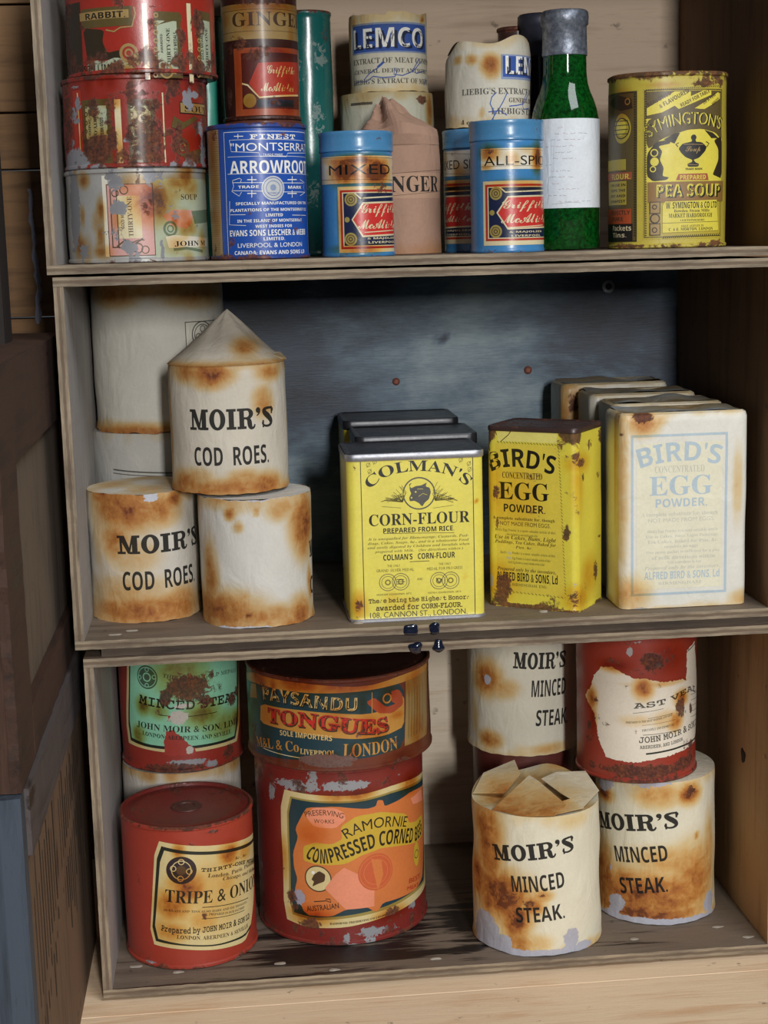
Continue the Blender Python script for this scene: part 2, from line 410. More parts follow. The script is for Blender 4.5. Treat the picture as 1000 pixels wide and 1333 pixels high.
["l",[[-16.5,69.5],[-15.6,62.9],[1.2,61.8],[1.8,59.7],[18.5,59.5],[19.4,61.5],[40.9,62.2]],0.29,"white"],
["t","TRADE MARK",3.52,16.09,59.96,61.28,"b","white"],
["l",[[-18.2,59.9],[42.5,59.7]],0.21,"white"],
["l",[[-18.7,50.1],[42.5,49.6]],0.29,"white"],
["t","ARROWROOT",-16.98,40.54,50.03,57.48,"c","white"],
["l",[[-15.7,45.1],[3.2,44.6]],0.29,"white"],
["l",[[15.4,44.3],[34.1,44.4]],0.29,"white"],
["l",[[-15.9,40.5],[3.0,39.7]],0.29,"white"],
["l",[[15.2,39.1],[35.5,39.1]],0.29,"white"],
["l",[[-15.6,46.3],[-11.1,47.5],[-9.7,46.8],[-10.4,45.2]],0.29,"white"],
["l",[[-15.6,46.0],[-14.9,43.0],[-16.3,40.1],[-11.5,37.2],[-10.0,39.5]],0.29,"white"],
["l",[[29.9,46.4],[36.0,44.6],[33.9,41.8],[36.5,39.2],[29.3,37.0]],0.29,"white"],
["t","TRADE",-12.01,0.44,41.63,43.22,"g","white"],
["t","MARK",18.95,30.89,41.01,42.68,"g","white"],
["d",9.11,41.31,7.13,"palegrey"],
["o",9.11,41.31,6.28,0.36,"royal"],
["o",9.11,41.31,4.42,0.29,"royal"],
["d",8.99,41.71,1.85,"bluegrey"],
["t","MONTSERRAT CO",5.72,12.48,38.0,39.06,"b","royal"],
["l",[[-6.2,46.5],[-0.7,46.4]],0.5,"white"],
["l",[[-3.4,48.4],[-3.5,44.2]],0.43,"white"],
["l",[[-6.5,38.6],[-1.1,38.5]],0.5,"white"],
["l",[[-3.7,40.5],[-3.9,36.2]],0.43,"white"],
["l",[[18.7,46.2],[26.3,46.3]],0.5,"white"],
["l",[[22.4,48.2],[22.2,43.9]],0.43,"white"],
["l",[[18.4,38.2],[25.9,38.2]],0.5,"white"],
["l",[[22.0,40.2],[21.8,35.8]],0.43,"white"],
["l",[[-10.7,72.8],[-10.8,70.2]],0.43,"white"],
["l",[[-13.3,71.6],[-7.6,71.4]],0.43,"white"],
["t","SPECIALLY MANUFACTURED ON THE",-13.94,36.86,31.91,33.64,"g","white"],
["t","PLANTATIONS OF THE MONTSERRAT CO",-17.67,36.45,28.14,29.87,"g","white"],
["t","LIMITED",3.86,14.61,25.01,26.74,"g","white"],
["t","IN THE ISLAND OF MONTSERRAT",-13.27,30.24,21.86,23.6,"g","white"],
["t","WEST INDIES FOR",-2.48,20.97,18.6,20.34,"g","white"],
["t","EVANS SONS LESCHER & WEBB",-18.61,34.39,13.94,17.48,"c","white"],
["t","LIMITED,",2.1,15.43,10.9,13.04,"g","white"],
["t","LIVERPOOL & LONDON",-13.56,29.68,7.2,9.75,"b","white"],
["t","CANADA: EVANS AND SONS LD",-15.93,32.46,3.05,5.33,"g","white"],
["l",[[-18.0,34.5],[-18.7,20.8],[-8.0,20.1]],0.29,"white"],
["l",[[-17.8,26.6],[-8.1,26.4]],0.29,"white"],
["l",[[21.3,25.6],[37.2,25.4]],0.29,"white"],
],
'mixed':[
["r",-28.39,35.28,43.49,59.49,"offwhite"],
["l",[[-27.8,58.9],[35.3,58.1]],0.24,"sepia"],
["l",[[-29.1,46.2],[32.6,45.2]],0.24,"sepia"],
["t","MIXED SPICE",-18.79,66.04,48.56,54.42,"b","black"],
["r",-12.31,29.52,1.95,41.63,"cream"],
["r",-10.78,29.56,4.73,39.64,"redlit"],
["r",-9.32,29.56,6.11,38.25,"cream"],
["r",-8.6,29.56,6.7,37.65,"navy"],
["d",-3.91,33.96,3.87,"gold"],
["o",-3.91,33.96,2.73,0.55,"sepia"],
["o",-3.91,33.96,1.37,0.68,"sepia"],
["d",-4.61,10.57,3.87,"gold"],
["o",-4.61,10.57,2.73,0.55,"sepia"],
["o",-4.61,10.57,1.37,0.68,"sepia"],
["l",[[-1.6,37.8],[1.8,34.6],[17.7,35.2],[31.1,35.7]],0.84,"cream"],
["p",[[-3.8,22.1],[3.1,32.2],[30.7,32.9],[28.7,12.3],[2.5,11.6]],"cream"],
["p",[[-2.9,22.1],[3.5,31.2],[30.6,31.9],[28.8,13.3],[3.0,12.6]],"redbright"],
["d",-6.52,22.15,1.59,"gold"],
["t","Griffiths",1.78,32.6,23.46,31.17,"x","cream"],
["t","McAlister",-0.02,32.1,16.37,21.93,"x","cream"],
["l",[[3.8,14.4],[27.6,15.4]],0.57,"cream"],
["t","& MAJOLIER",5.28,29.47,9.87,11.42,"g","cream"],
["t","LIVERPOOL",6.03,29.23,7.76,9.08,"g","cream"],
],
'allsp':[
["r",-16.95,35.85,49.69,62.21,"offwhite"],
["l",[[-16.9,61.4],[35.8,61.1]],0.22,"sepia"],
["l",[[-17.1,51.8],[35.8,51.4]],0.22,"sepia"],
["t","ALL-SPICE",-14.45,35.97,52.05,57.67,"b","black"],
["r",-15.48,35.85,4.53,42.88,"cream"],
["r",-13.79,35.85,7.22,40.96,"redlit"],
["r",-12.2,35.85,8.55,39.61,"cream"],
["r",-11.42,35.85,9.12,39.03,"navy"],
["d",-6.65,35.57,3.9,"gold"],
["o",-6.65,35.57,2.75,0.55,"sepia"],
["o",-6.65,35.57,1.38,0.69,"sepia"],
["d",-6.98,12.92,3.9,"gold"],
["o",-6.98,12.92,2.75,0.55,"sepia"],
["o",-6.98,12.92,1.38,0.69,"sepia"],
["l",[[-4.3,39.3],[-0.8,36.2],[14.4,36.6],[35.8,37.2]],0.8,"cream"],
["p",[[-6.4,24.1],[0.5,33.8],[35.8,34.5],[35.8,14.5],[0.3,13.9]],"cream"],
["p",[[-5.4,24.0],[1.0,32.9],[35.8,33.5],[35.8,15.5],[0.7,14.8]],"redbright"],
["d",-9.19,24.15,1.61,"gold"],
["t","Griffiths",-2.76,32.88,24.34,31.19,"x","cream"],
["t","McAlister",-3.56,36.49,17.62,23.31,"x","cream"],
["l",[[-0.1,15.0],[28.1,16.2]],0.5,"cream"],
["t","& MAJOLIER",1.22,26.14,11.59,12.97,"g","cream"],
["t","LIVERPOOL",2.59,24.51,9.52,10.69,"g","cream"],
],
'dspice':[
["r",-36.66,-2.01,48.88,64.83,"offwhite"],
["l",[[-36.7,64.2],[-1.9,62.0]],0.23,"sepia"],
["l",[[-36.7,51.3],[-2.1,49.4]],0.23,"sepia"],
["t","MIXED SPICE",-36.66,9.22,53.13,58.9,"b","black"],
["r",-36.66,-2.49,5.93,46.27,"cream"],
["r",-36.66,-2.49,8.76,44.22,"redlit"],
["r",-36.66,-2.49,10.16,42.78,"cream"],
["r",-36.66,-2.49,10.76,42.15,"navy"],
["d",-36.87,38.87,3.82,"gold"],
["o",-36.87,38.87,2.69,0.54,"sepia"],
["o",-36.87,38.87,1.35,0.67,"sepia"],
["d",-36.87,14.76,3.82,"gold"],
["o",-36.87,14.76,2.69,0.54,"sepia"],
["o",-36.87,14.76,1.35,0.67,"sepia"],
["l",[[-36.9,42.9],[-33.8,39.4],[-9.5,39.4],[-2.3,39.5]],0.84,"cream"],
["p",[[-36.9,26.6],[-28.5,36.8],[-2.3,36.7],[-2.6,16.4],[-29.7,15.8]],"cream"],
["p",[[-36.9,26.6],[-27.4,35.8],[-2.3,35.7],[-2.6,17.4],[-28.3,16.8]],"redbright"],
["d",-36.87,26.69,1.57,"gold"],
["t","Griffiths",-36.87,-2.45,24.86,32.15,"x","cream"],
["t","McAlister",-36.87,-2.56,19.76,24.15,"x","cream"],
["t","& MAJOLIER",-31.13,-4.92,13.51,14.97,"g","cream"],
["t","LIVERPOOL",-28.71,-5.72,11.24,12.41,"g","cream"],
],
'packet':[
["r",-20.66,37.05,34.81,50.42,"bagpink"],
["l",[[-20.4,49.4],[39.7,52.9]],0.26,"sepia"],
["l",[[-21.0,35.6],[36.5,39.5]],0.26,"sepia"],
["t","GINGER",-19.91,30.12,38.7,48.72,"s","black"],
],
'lemlow':[
["r",-26.92,-9.6,97.25,98.96,"greyink"],
],
'lemco':[
["r",-28.49,33.65,25.2,44.49,"bluegrey"],
["r",-26.96,32.34,26.22,43.28,"royalflat"],
["t","LEMCO",-24.62,30.15,27.57,39.42,"g","navy"],
["t","LEMCO",-26.67,28.16,28.61,41.13,"g","white"],
["t","EXTRACT OF MEAT COMPANY",-27.86,43.72,18.59,22.12,"s","greyink"],
["t","GENERAL DEPOT ANTWERP",-26.77,33.27,12.45,15.18,"s","greyink"],
["t","LIEBIG'S EXTRACT OF MEAT",-28.72,35.83,5.63,9.05,"s","greyink"],
["t","EXTRACTUM CARNIS LIEBIG",-26.77,31.21,0.15,2.89,"s","black"],
["l",[[-2.9,19.5],[-7.3,15.6],[-12.7,12.6],[-17.1,8.8],[-15.4,7.3],[-10.4,10.4],[-3.8,9.3],[4.0,9.8],[6.2,14.6],[4.1,15.3],[3.3,11.2],[9.1,10.5],[17.3,13.4],[24.9,20.1],[22.6,21.3],[16.5,13.4],[20.2,12.2],[29.0,14.2]],0.67,"royalflat"],
["l",[[-28.9,6.4],[-23.3,7.9],[-16.3,7.3]],0.59,"royalflat"],
["l",[[-2.9,19.5],[-5.1,17.6],[-7.3,16.0]],1.48,"royalflat"],
["l",[[28.6,5.1],[31.7,10.2],[32.6,6.8]],0.74,"royalflat"],
],
'lejar':[
["r",8.77,42.14,28.92,44.12,"bluegrey"],
["r",9.93,42.14,30.38,43.11,"royalflat"],
["t","LEMCO",12.72,77.44,31.45,42.42,"g","navy"],
["t","LEMCO",11.76,59.46,32.09,43.39,"g","white"],
["t","LIEBIG'S EXTRACT OF MEAT",-17.7,57.54,19.89,23.77,"s","greyink"],
["t","GENERAL DEPOT",13.92,45.93,14.77,17.62,"s","sepia"],
["t","LIEBIG'S EXTRACT",2.09,57.28,7.48,11.39,"s","greyink"],
["t","4 oz.",-18.42,-8.89,1.28,4.7,"s","black"],
["t","EXTRACTUM",14.75,45.46,1.95,4.24,"s","bluegrey"],
["l",[[5.6,20.9],[2.6,18.2],[1.4,14.0],[3.2,10.4],[4.6,7.5],[2.4,4.0],[-0.6,1.3]],0.61,"royalflat"],
["l",[[12.5,20.2],[10.0,15.3],[7.7,11.7],[4.6,8.2],[3.1,4.7],[4.5,1.1]],0.61,"royalflat"],
["l",[[14.0,12.4],[19.5,12.9],[26.2,14.2],[32.9,20.4],[30.9,21.7],[24.9,14.2],[26.1,10.7],[35.1,11.9]],0.61,"royalflat"],
["l",[[0.3,9.0],[7.6,9.6],[12.3,6.8]],0.61,"royalflat"],
],
'sym':[
["r",-21.68,32.36,5.46,96.12,"yellowdark"],
["f",-20.85,30.73,6.7,95.48,0.43,"black"],
["r",-20.12,30.05,78.45,94.51,"olive"],
["p",[[-19.3,80.3],[-19.3,84.7],[-2.5,94.2],[7.6,94.0],[7.6,90.8],[-9.9,82.0]],"yellow"],
["p",[[-2.5,85.8],[0.9,88.5],[16.4,94.8],[21.2,94.4],[21.2,92.0],[0.1,83.7]],"yellow"],
["p",[[9.4,83.6],[26.6,93.7],[28.6,93.0],[28.6,89.8],[16.5,83.5]],"yellow"],
["q","SEASONED",[[-18.23,85.31],[-4.16,92.65]],2.4,"g","brownink"],
["q","& FLAVOURED",[[-11.13,84.25],[6.74,93.64]],2.57,"g","brownink"],
["q","READY FOR TABLE",[[1.74,84.75],[20.2,93.59]],2.23,"g","brownink"],
["q","IN A FEW",[[16.02,86.18],[24.93,91.66]],1.71,"g","brownink"],
["q","MINUTES",[[22.32,85.57],[27.96,89.33]],1.71,"g","brownink"],
["r",-19.63,30.57,40.35,78.45,"yellow"],
["p",[[-19.5,63.7],[-19.5,76.7],[-11.5,81.2],[-2.4,83.4],[9.4,84.1],[20.3,82.7],[30.2,78.5],[30.5,64.6],[24.7,69.4],[14.8,71.7],[6.1,71.3],[-2.4,68.9],[-10.6,65.9],[-18.0,60.4]],"olive"],
["q","SYMINGTON'S",[[-16.78,66.71],[-12.3,69.96],[-5.71,72.6],[2.65,74.03],[11.21,74.29],[18.49,73.59],[29.62,71.13]],7.54,"b","black"],
["q","SYMINGTON'S",[[-17.19,67.05],[-12.71,70.29],[-6.13,73.01],[2.23,74.44],[10.77,74.61],[18.01,73.91],[28.52,71.43]],7.2,"b","yellow"],
["p",[[-19.2,57.2],[-19.2,44.2],[-15.5,40.8],[-7.2,41.4],[-5.6,43.0],[-9.7,43.9],[-8.9,48.8],[-11.4,53.7],[-9.8,58.6],[-12.3,61.9],[-4.8,63.3],[-5.7,65.7],[-13.9,64.4]],"olivedark"],
["o",-14.71,57.9,2.4,0.69,"yellow"],
["d",-14.53,52.61,2.57,"yellow"],
["o",-15.49,48.17,1.88,0.6,"yellow"],
["p",[[30.4,67.1],[25.9,66.2],[23.6,64.5],[27.2,59.7],[27.3,53.1],[23.9,46.6],[22.8,44.1],[30.9,41.7]],"olivedark"],
["p",[[-9.0,65.8],[-2.4,69.3],[1.0,69.6],[-2.3,63.2]],"olivedark"],
["p",[[16.6,71.0],[22.5,69.4],[27.1,66.2],[21.5,66.1]],"olivedark"],
["p",[[0.2,60.3],[2.7,63.1],[8.7,64.2],[14.9,63.7],[18.1,60.9],[17.2,58.4],[13.2,54.4],[9.6,53.3],[11.0,51.6],[13.2,50.8],[12.8,49.1],[6.2,49.1],[5.8,50.9],[8.8,52.0],[8.8,53.3],[4.5,55.0],[1.5,57.9]],"black"],
["d",9.53,66.63,1.71,"black"],
["p",[[8.7,65.4],[10.6,65.4],[11.3,63.6],[7.8,63.7]],"black"],
["l",[[-0.2,61.2],[-1.5,62.8],[0.2,63.6]],0.51,"black"],
["l",[[18.1,60.9],[19.8,62.9],[17.6,64.1]],0.51,"black"],
["t","Soup",4.45,14.0,56.91,61.38,"x","tan"],
["l",[[3.2,62.7],[15.8,62.3]],0.34,"tan"],
["l",[[6.2,50.5],[12.7,50.1]],0.34,"tan"],
["t","TRADE MARK",4.53,15.48,47.22,48.36,"g","black"],
["p",[[-1.3,41.3],[0.3,44.9],[18.8,45.0],[19.8,40.9]],"tanred"],
["t","PREPARED",1.17,17.86,41.45,44.14,"g","yellow"],
["r",-18.33,32.76,28.05,40.32,"brownband"],
["t","PEA SOUP",-12.49,30.31,30.45,38.23,"g","black"],
["t","PEA SOUP",-13.31,29.16,31.13,38.82,"g","yellow"],
["r",-17.45,-10.85,7.97,28.53,"tan"],
["f",-17.47,-10.87,21.14,28.53,0.51,"olivedark"],
["o",-14.15,18.27,3.08,0.77,"olivedark"],
["f",-17.43,-10.82,7.97,15.39,0.51,"olivedark"],
["o",-14.43,25.26,1.54,0.6,"olivedark"],
["o",-14.38,11.27,1.71,0.6,"olivedark"],
["p",[[-9.6,9.5],[-9.6,25.9],[-8.0,28.4],[26.4,28.9],[28.0,10.3]],"yellow"],
["t","W. SYMINGTON & CO LTD",-7.56,26.47,24.03,27.97,"g","black"],
["t","Bowden Steam Mills",-2.5,20.52,21.72,23.53,"s","black"],
["t","MARKET HARBOROUGH",-5.85,22.62,18.45,21.08,"s","black"],
["t","LEICESTERSHIRE",1.34,17.18,16.28,17.43,"s","black"],
["l",[[-9.6,15.3],[27.9,15.7]],0.26,"black"],
["t","SOLE AGENTS IN",1.79,16.75,12.65,13.97,"i","black"],
["t","C. & E. MORTON, LONDON",-5.81,23.26,10.21,12.35,"s","black"],
["l",[[-9.1,6.0],[-8.5,7.4]],0.43,"black"],
["l",[[-7.9,6.1],[-7.2,7.5]],0.43,"black"],
["l",[[-6.6,6.1],[-6.0,7.5]],0.43,"black"],
["l",[[-5.4,6.1],[-4.7,7.5]],0.43,"black"],
["l",[[-4.1,6.2],[-3.4,7.6]],0.43,"black"],
["l",[[-2.8,6.2],[-2.2,7.6]],0.43,"black"],
["l",[[-1.6,6.3],[-0.9,7.7]],0.43,"black"],
["l",[[-0.3,6.3],[0.4,7.7]],0.43,"black"],
["l",[[1.0,6.4],[1.7,7.7]],0.43,"black"],
["l",[[2.3,6.4],[2.9,7.8]],0.43,"black"],
["l",[[3.5,6.4],[4.2,7.8]],0.43,"black"],
["l",[[4.8,6.5],[5.5,7.9]],0.43,"black"],
["l",[[6.1,6.5],[6.8,7.9]],0.43,"black"],
["l",[[7.4,6.6],[8.1,8.0]],0.43,"black"],
["l",[[8.7,6.6],[9.4,8.0]],0.43,"black"],
["l",[[10.0,6.6],[10.7,8.0]],0.43,"black"],
["l",[[11.3,6.7],[12.0,8.1]],0.43,"black"],
["l",[[12.7,6.7],[13.4,8.1]],0.43,"black"],
["l",[[14.0,6.8],[14.8,8.2]],0.43,"black"],
["l",[[15.4,6.8],[16.1,8.2]],0.43,"black"],
["l",[[16.8,6.8],[17.6,8.2]],0.43,"black"],
["l",[[18.2,6.9],[19.0,8.3]],0.43,"black"],
["l",[[19.7,6.9],[20.5,8.3]],0.43,"black"],
["l",[[21.2,7.0],[22.0,8.4]],0.43,"black"],
["l",[[22.8,7.0],[23.6,8.4]],0.43,"black"],
["l",[[24.4,7.0],[25.3,8.4]],0.43,"black"],
["l",[[26.1,7.1],[27.1,8.5]],0.43,"black"],
["l",[[28.0,7.1],[29.1,8.5]],0.43,"black"],
["l",[[-20.1,94.8],[-19.6,94.3]],0.6,"black"],
["l",[[-20.1,93.3],[-19.6,92.8]],0.6,"black"],
["l",[[-20.1,91.9],[-19.6,91.4]],0.6,"black"],
["l",[[-20.1,90.5],[-19.6,90.0]],0.6,"black"],
["l",[[-20.1,89.0],[-19.5,88.5]],0.6,"black"],
["l",[[-20.1,87.6],[-19.5,87.1]],0.6,"black"],
["l",[[-20.1,86.1],[-19.5,85.6]],0.6,"black"],
["l",[[-20.1,84.7],[-19.5,84.2]],0.6,"black"],
["l",[[-20.1,83.2],[-19.5,82.7]],0.6,"black"],
["l",[[-20.1,81.8],[-19.5,81.3]],0.6,"black"],
["l",[[-20.1,80.3],[-19.5,79.8]],0.6,"black"],
["l",[[-20.1,78.9],[-19.5,78.4]],0.6,"black"],
["l",[[-20.1,77.4],[-19.5,76.9]],0.6,"black"],
["l",[[-20.1,76.0],[-19.5,75.5]],0.6,"black"],
["l",[[-20.1,74.5],[-19.5,74.0]],0.6,"black"],
["l",[[-20.1,73.1],[-19.5,72.6]],0.6,"black"],
["l",[[-20.1,71.6],[-19.5,71.1]],0.6,"black"],
["l",[[-20.1,70.2],[-19.5,69.6]],0.6,"black"],
["l",[[-20.1,68.7],[-19.5,68.2]],0.6,"black"],
["l",[[-20.1,67.2],[-19.5,66.7]],0.6,"black"],
["l",[[-20.1,65.8],[-19.5,65.3]],0.6,"black"],
["l",[[-20.1,64.3],[-19.5,63.8]],0.6,"black"],
["l",[[-20.1,62.9],[-19.5,62.4]],0.6,"black"],
["l",[[-20.0,61.4],[-19.5,60.9]],0.6,"black"],
["l",[[-20.0,60.0],[-19.5,59.4]],0.6,"black"],
["l",[[-20.0,58.5],[-19.5,58.0]],0.6,"black"],
["l",[[-20.0,57.0],[-19.5,56.5]],0.6,"black"],
["l",[[-20.0,55.6],[-19.5,55.1]],0.6,"black"],
["l",[[-20.0,54.1],[-19.5,53.6]],0.6,"black"],
["l",[[-20.0,52.6],[-19.4,52.1]],0.6,"black"],
["l",[[-20.0,51.2],[-19.4,50.7]],0.6,"black"],
["l",[[-20.0,49.7],[-19.4,49.2]],0.6,"black"],
["l",[[-20.0,48.2],[-19.4,47.7]],0.6,"black"],
["l",[[-20.0,46.8],[-19.4,46.3]],0.6,"black"],
["l",[[-20.0,45.3],[-19.4,44.8]],0.6,"black"],
["l",[[-20.0,43.8],[-19.4,43.3]],0.6,"black"],
["l",[[-20.0,42.4],[-19.4,41.9]],0.6,"black"],
["l",[[-20.0,40.9],[-19.4,40.4]],0.6,"black"],
["l",[[-20.0,39.4],[-19.4,38.9]],0.6,"black"],
["l",[[-20.0,38.0],[-19.4,37.4]],0.6,"black"],
["l",[[-20.0,36.5],[-19.4,36.0]],0.6,"black"],
["l",[[-20.0,35.0],[-19.4,34.5]],0.6,"black"],
["l",[[-20.0,33.5],[-19.4,33.0]],0.6,"black"],
["l",[[-20.0,32.1],[-19.4,31.6]],0.6,"black"],
["l",[[-20.0,30.6],[-19.4,30.1]],0.6,"black"],
["l",[[-20.0,29.1],[-19.4,28.6]],0.6,"black"],
["l",[[-20.0,27.6],[-19.4,27.1]],0.6,"black"],
["l",[[-20.0,26.2],[-19.4,25.6]],0.6,"black"],
["l",[[-20.0,24.7],[-19.4,24.2]],0.6,"black"],
["l",[[-19.9,23.2],[-19.4,22.7]],0.6,"black"],
["l",[[-19.9,21.7],[-19.4,21.2]],0.6,"black"],
["l",[[-19.9,20.2],[-19.4,19.7]],0.6,"black"],
["l",[[-19.9,18.8],[-19.4,18.2]],0.6,"black"],
["l",[[-19.9,17.3],[-19.4,16.8]],0.6,"black"],
["l",[[-19.9,15.8],[-19.3,15.3]],0.6,"black"],
["l",[[-19.9,14.3],[-19.3,13.8]],0.6,"black"],
["l",[[-19.9,12.8],[-19.3,12.3]],0.6,"black"],
["l",[[-19.9,11.3],[-19.3,10.8]],0.6,"black"],
["l",[[-19.9,9.9],[-19.3,9.3]],0.6,"black"],
["l",[[-19.9,8.4],[-19.3,7.9]],0.6,"black"],
["l",[[-19.7,95.3],[-19.1,95.8]],0.43,"black"],
["l",[[-18.5,95.3],[-17.8,95.8]],0.43,"black"],
["l",[[-17.2,95.4],[-16.6,95.8]],0.43,"black"],
["l",[[-16.0,95.4],[-15.3,95.8]],0.43,"black"],
["l",[[-14.7,95.4],[-14.1,95.9]],0.43,"black"],
["l",[[-13.5,95.4],[-12.8,95.9]],0.43,"black"],
["l",[[-12.2,95.5],[-11.6,95.9]],0.43,"black"],
["l",[[-10.9,95.5],[-10.3,96.0]],0.43,"black"],
["l",[[-9.7,95.5],[-9.0,96.0]],0.43,"black"],
["l",[[-8.4,95.6],[-7.8,96.0]],0.43,"black"],
["l",[[-7.2,95.6],[-6.5,96.1]],0.43,"black"],
["l",[[-5.9,95.6],[-5.2,96.1]],0.43,"black"],
["l",[[-4.6,95.7],[-3.9,96.2]],0.43,"black"],
["l",[[-3.3,95.7],[-2.7,96.2]],0.43,"black"],
["l",[[-2.0,95.8],[-1.4,96.2]],0.43,"black"],
["l",[[-0.8,95.8],[-0.1,96.3]],0.43,"black"],
["l",[[0.5,95.9],[1.2,96.3]],0.43,"black"],
["l",[[1.8,95.9],[2.5,96.4]],0.43,"black"],
["l",[[3.1,96.0],[3.8,96.4]],0.43,"black"],
["l",[[4.4,96.0],[5.1,96.5]],0.43,"black"],
["l",[[5.7,96.1],[6.4,96.5]],0.43,"black"],
["l",[[7.0,96.1],[7.7,96.6]],0.43,"black"],
["l",[[8.3,96.2],[9.0,96.6]],0.43,"black"],
["l",[[9.6,96.2],[10.3,96.7]],0.43,"black"],
["l",[[11.0,96.3],[11.7,96.8]],0.43,"black"],
["l",[[12.3,96.3],[13.0,96.8]],0.43,"black"],
["l",[[13.7,96.4],[14.4,96.9]],0.43,"black"],
["l",[[15.1,96.5],[15.8,97.0]],0.43,"black"],
["l",[[16.5,96.6],[17.2,97.0]],0.43,"black"],
["l",[[17.9,96.6],[18.7,97.1]],0.43,"black"],
["l",[[19.4,96.7],[20.2,97.2]],0.43,"black"],
["l",[[20.9,96.8],[21.7,97.3]],0.43,"black"],
["l",[[22.5,96.9],[23.3,97.4]],0.43,"black"],
["l",[[24.1,97.0],[25.0,97.5]],0.43,"black"],
["l",[[25.8,97.1],[26.8,97.6]],0.43,"black"],
["l",[[27.7,97.3],[28.7,97.8]],0.43,"black"],
],
'sym_side':[
["r",-64.7,-25.31,4.32,95.55,"olive"],
["f",-64.7,-25.65,4.74,94.9,0.43,"black"],
["d",-36.65,73.61,7.28,"yellowdark",9.0],
["o",-36.65,73.61,6.43,0.69,"olivedark"],
["d",-37.24,74.47,4.28,"yellow",5.14],
["l",[[-44.8,78.3],[-31.4,78.1]],0.51,"olivedark"],
["l",[[-44.8,75.7],[-31.4,75.5]],0.51,"olivedark"],
["l",[[-44.8,73.0],[-31.4,72.9]],0.51,"olivedark"],
["l",[[-44.8,70.4],[-31.4,70.3]],0.51,"olivedark"],
["p",[[-57.0,90.0],[-41.3,94.3],[-29.1,90.9],[-28.2,85.2],[-37.2,84.2]],"olivedark"],
["o",-31.87,89.49,2.06,0.69,"tan"],
["r",-64.7,-32.84,48.46,55.06,"yellowdark"],
["r",-64.7,-28.55,42.57,47.1,"tanred"],
["t","FLOUR.",-48.31,-29.47,42.88,46.18,"g","yellow"],
["r",-57.42,-32.33,27.3,41.8,"yellowdark"],
["t","FOR USE IN",-51.35,-33.04,38.64,40.29,"g","black"],
["t","SOUPS THE",-51.36,-33.03,35.32,36.98,"g","black"],
["t","BEST AND",-51.38,-33.03,32.01,33.67,"g","black"],
["t","CHEAPEST",-51.39,-33.03,28.69,30.35,"g","black"],
["r",-64.7,-28.98,15.61,24.76,"orangered"],
["t","PERFECTLY",-49.81,-29.72,21.15,23.89,"g","brownink"],
["t","PURE",-47.12,-34.93,17.3,19.8,"g","brownink"],
["r",-64.7,-28.06,5.17,15.59,"black"],
["t","Packets",-45.97,-28.97,11.39,14.71,"g","cream"],
["t","Tins.",-45.98,-32.31,7.25,10.34,"g","cream"],
["l",[[-27.1,94.0],[-26.4,93.3]],0.6,"black"],
["l",[[-27.1,92.5],[-26.4,91.8]],0.6,"black"],
["l",[[-27.1,90.9],[-26.4,90.2]],0.6,"black"],
["l",[[-27.1,89.4],[-26.4,88.7]],0.6,"black"],
["l",[[-27.1,87.9],[-26.4,87.2]],0.6,"black"],
["l",[[-27.1,86.3],[-26.4,85.7]],0.6,"black"],
["l",[[-27.1,84.8],[-26.4,84.1]],0.6,"black"],
["l",[[-27.1,83.3],[-26.4,82.6]],0.6,"black"],
["l",[[-27.1,81.7],[-26.4,81.1]],0.6,"black"],
["l",[[-27.1,80.2],[-26.4,79.5]],0.6,"black"],
["l",[[-27.1,78.7],[-26.4,78.0]],0.6,"black"],
["l",[[-27.1,77.1],[-26.4,76.4]],0.6,"black"],
["l",[[-27.1,75.6],[-26.4,74.9]],0.6,"black"],
["l",[[-27.1,74.1],[-26.4,73.4]],0.6,"black"],
["l",[[-27.1,72.5],[-26.4,71.8]],0.6,"black"],
["l",[[-27.1,71.0],[-26.4,70.3]],0.6,"black"],
["l",[[-27.1,69.4],[-26.4,68.8]],0.6,"black"],
["l",[[-27.1,67.9],[-26.4,67.2]],0.6,"black"],
["l",[[-27.1,66.4],[-26.4,65.7]],0.6,"black"],
["l",[[-27.1,64.8],[-26.4,64.1]],0.6,"black"],
["l",[[-27.1,63.3],[-26.4,62.6]],0.6,"black"],
["l",[[-27.1,61.7],[-26.4,61.0]],0.6,"black"],
["l",[[-27.1,60.2],[-26.4,59.5]],0.6,"black"],
["l",[[-27.1,58.6],[-26.4,57.9]],0.6,"black"],
["l",[[-27.1,57.1],[-26.4,56.4]],0.6,"black"],
["l",[[-27.1,55.5],[-26.4,54.9]],0.6,"black"],
["l",[[-27.1,54.0],[-26.3,53.3]],0.6,"black"],
["l",[[-27.0,52.4],[-26.3,51.8]],0.6,"black"],
["l",[[-27.0,50.9],[-26.3,50.2]],0.6,"black"],
["l",[[-27.0,49.3],[-26.3,48.7]],0.6,"black"],
["l",[[-27.0,47.8],[-26.3,47.1]],0.6,"black"],
["l",[[-27.0,46.2],[-26.3,45.5]],0.6,"black"],
["l",[[-27.0,44.7],[-26.3,44.0]],0.6,"black"],
["l",[[-27.0,43.1],[-26.3,42.4]],0.6,"black"],
["l",[[-27.0,41.6],[-26.3,40.9]],0.6,"black"],
["l",[[-27.0,40.0],[-26.3,39.3]],0.6,"black"],
["l",[[-27.0,38.5],[-26.3,37.8]],0.6,"black"],
["l",[[-27.0,36.9],[-26.3,36.2]],0.6,"black"],
["l",[[-27.0,35.3],[-26.3,34.7]],0.6,"black"],
["l",[[-27.0,33.8],[-26.3,33.1]],0.6,"black"],
["l",[[-27.0,32.2],[-26.3,31.5]],0.6,"black"],
["l",[[-27.0,30.7],[-26.3,30.0]],0.6,"black"],
["l",[[-27.0,29.1],[-26.3,28.4]],0.6,"black"],
["l",[[-27.0,27.5],[-26.3,26.8]],0.6,"black"],
["l",[[-27.0,26.0],[-26.3,25.3]],0.6,"black"],
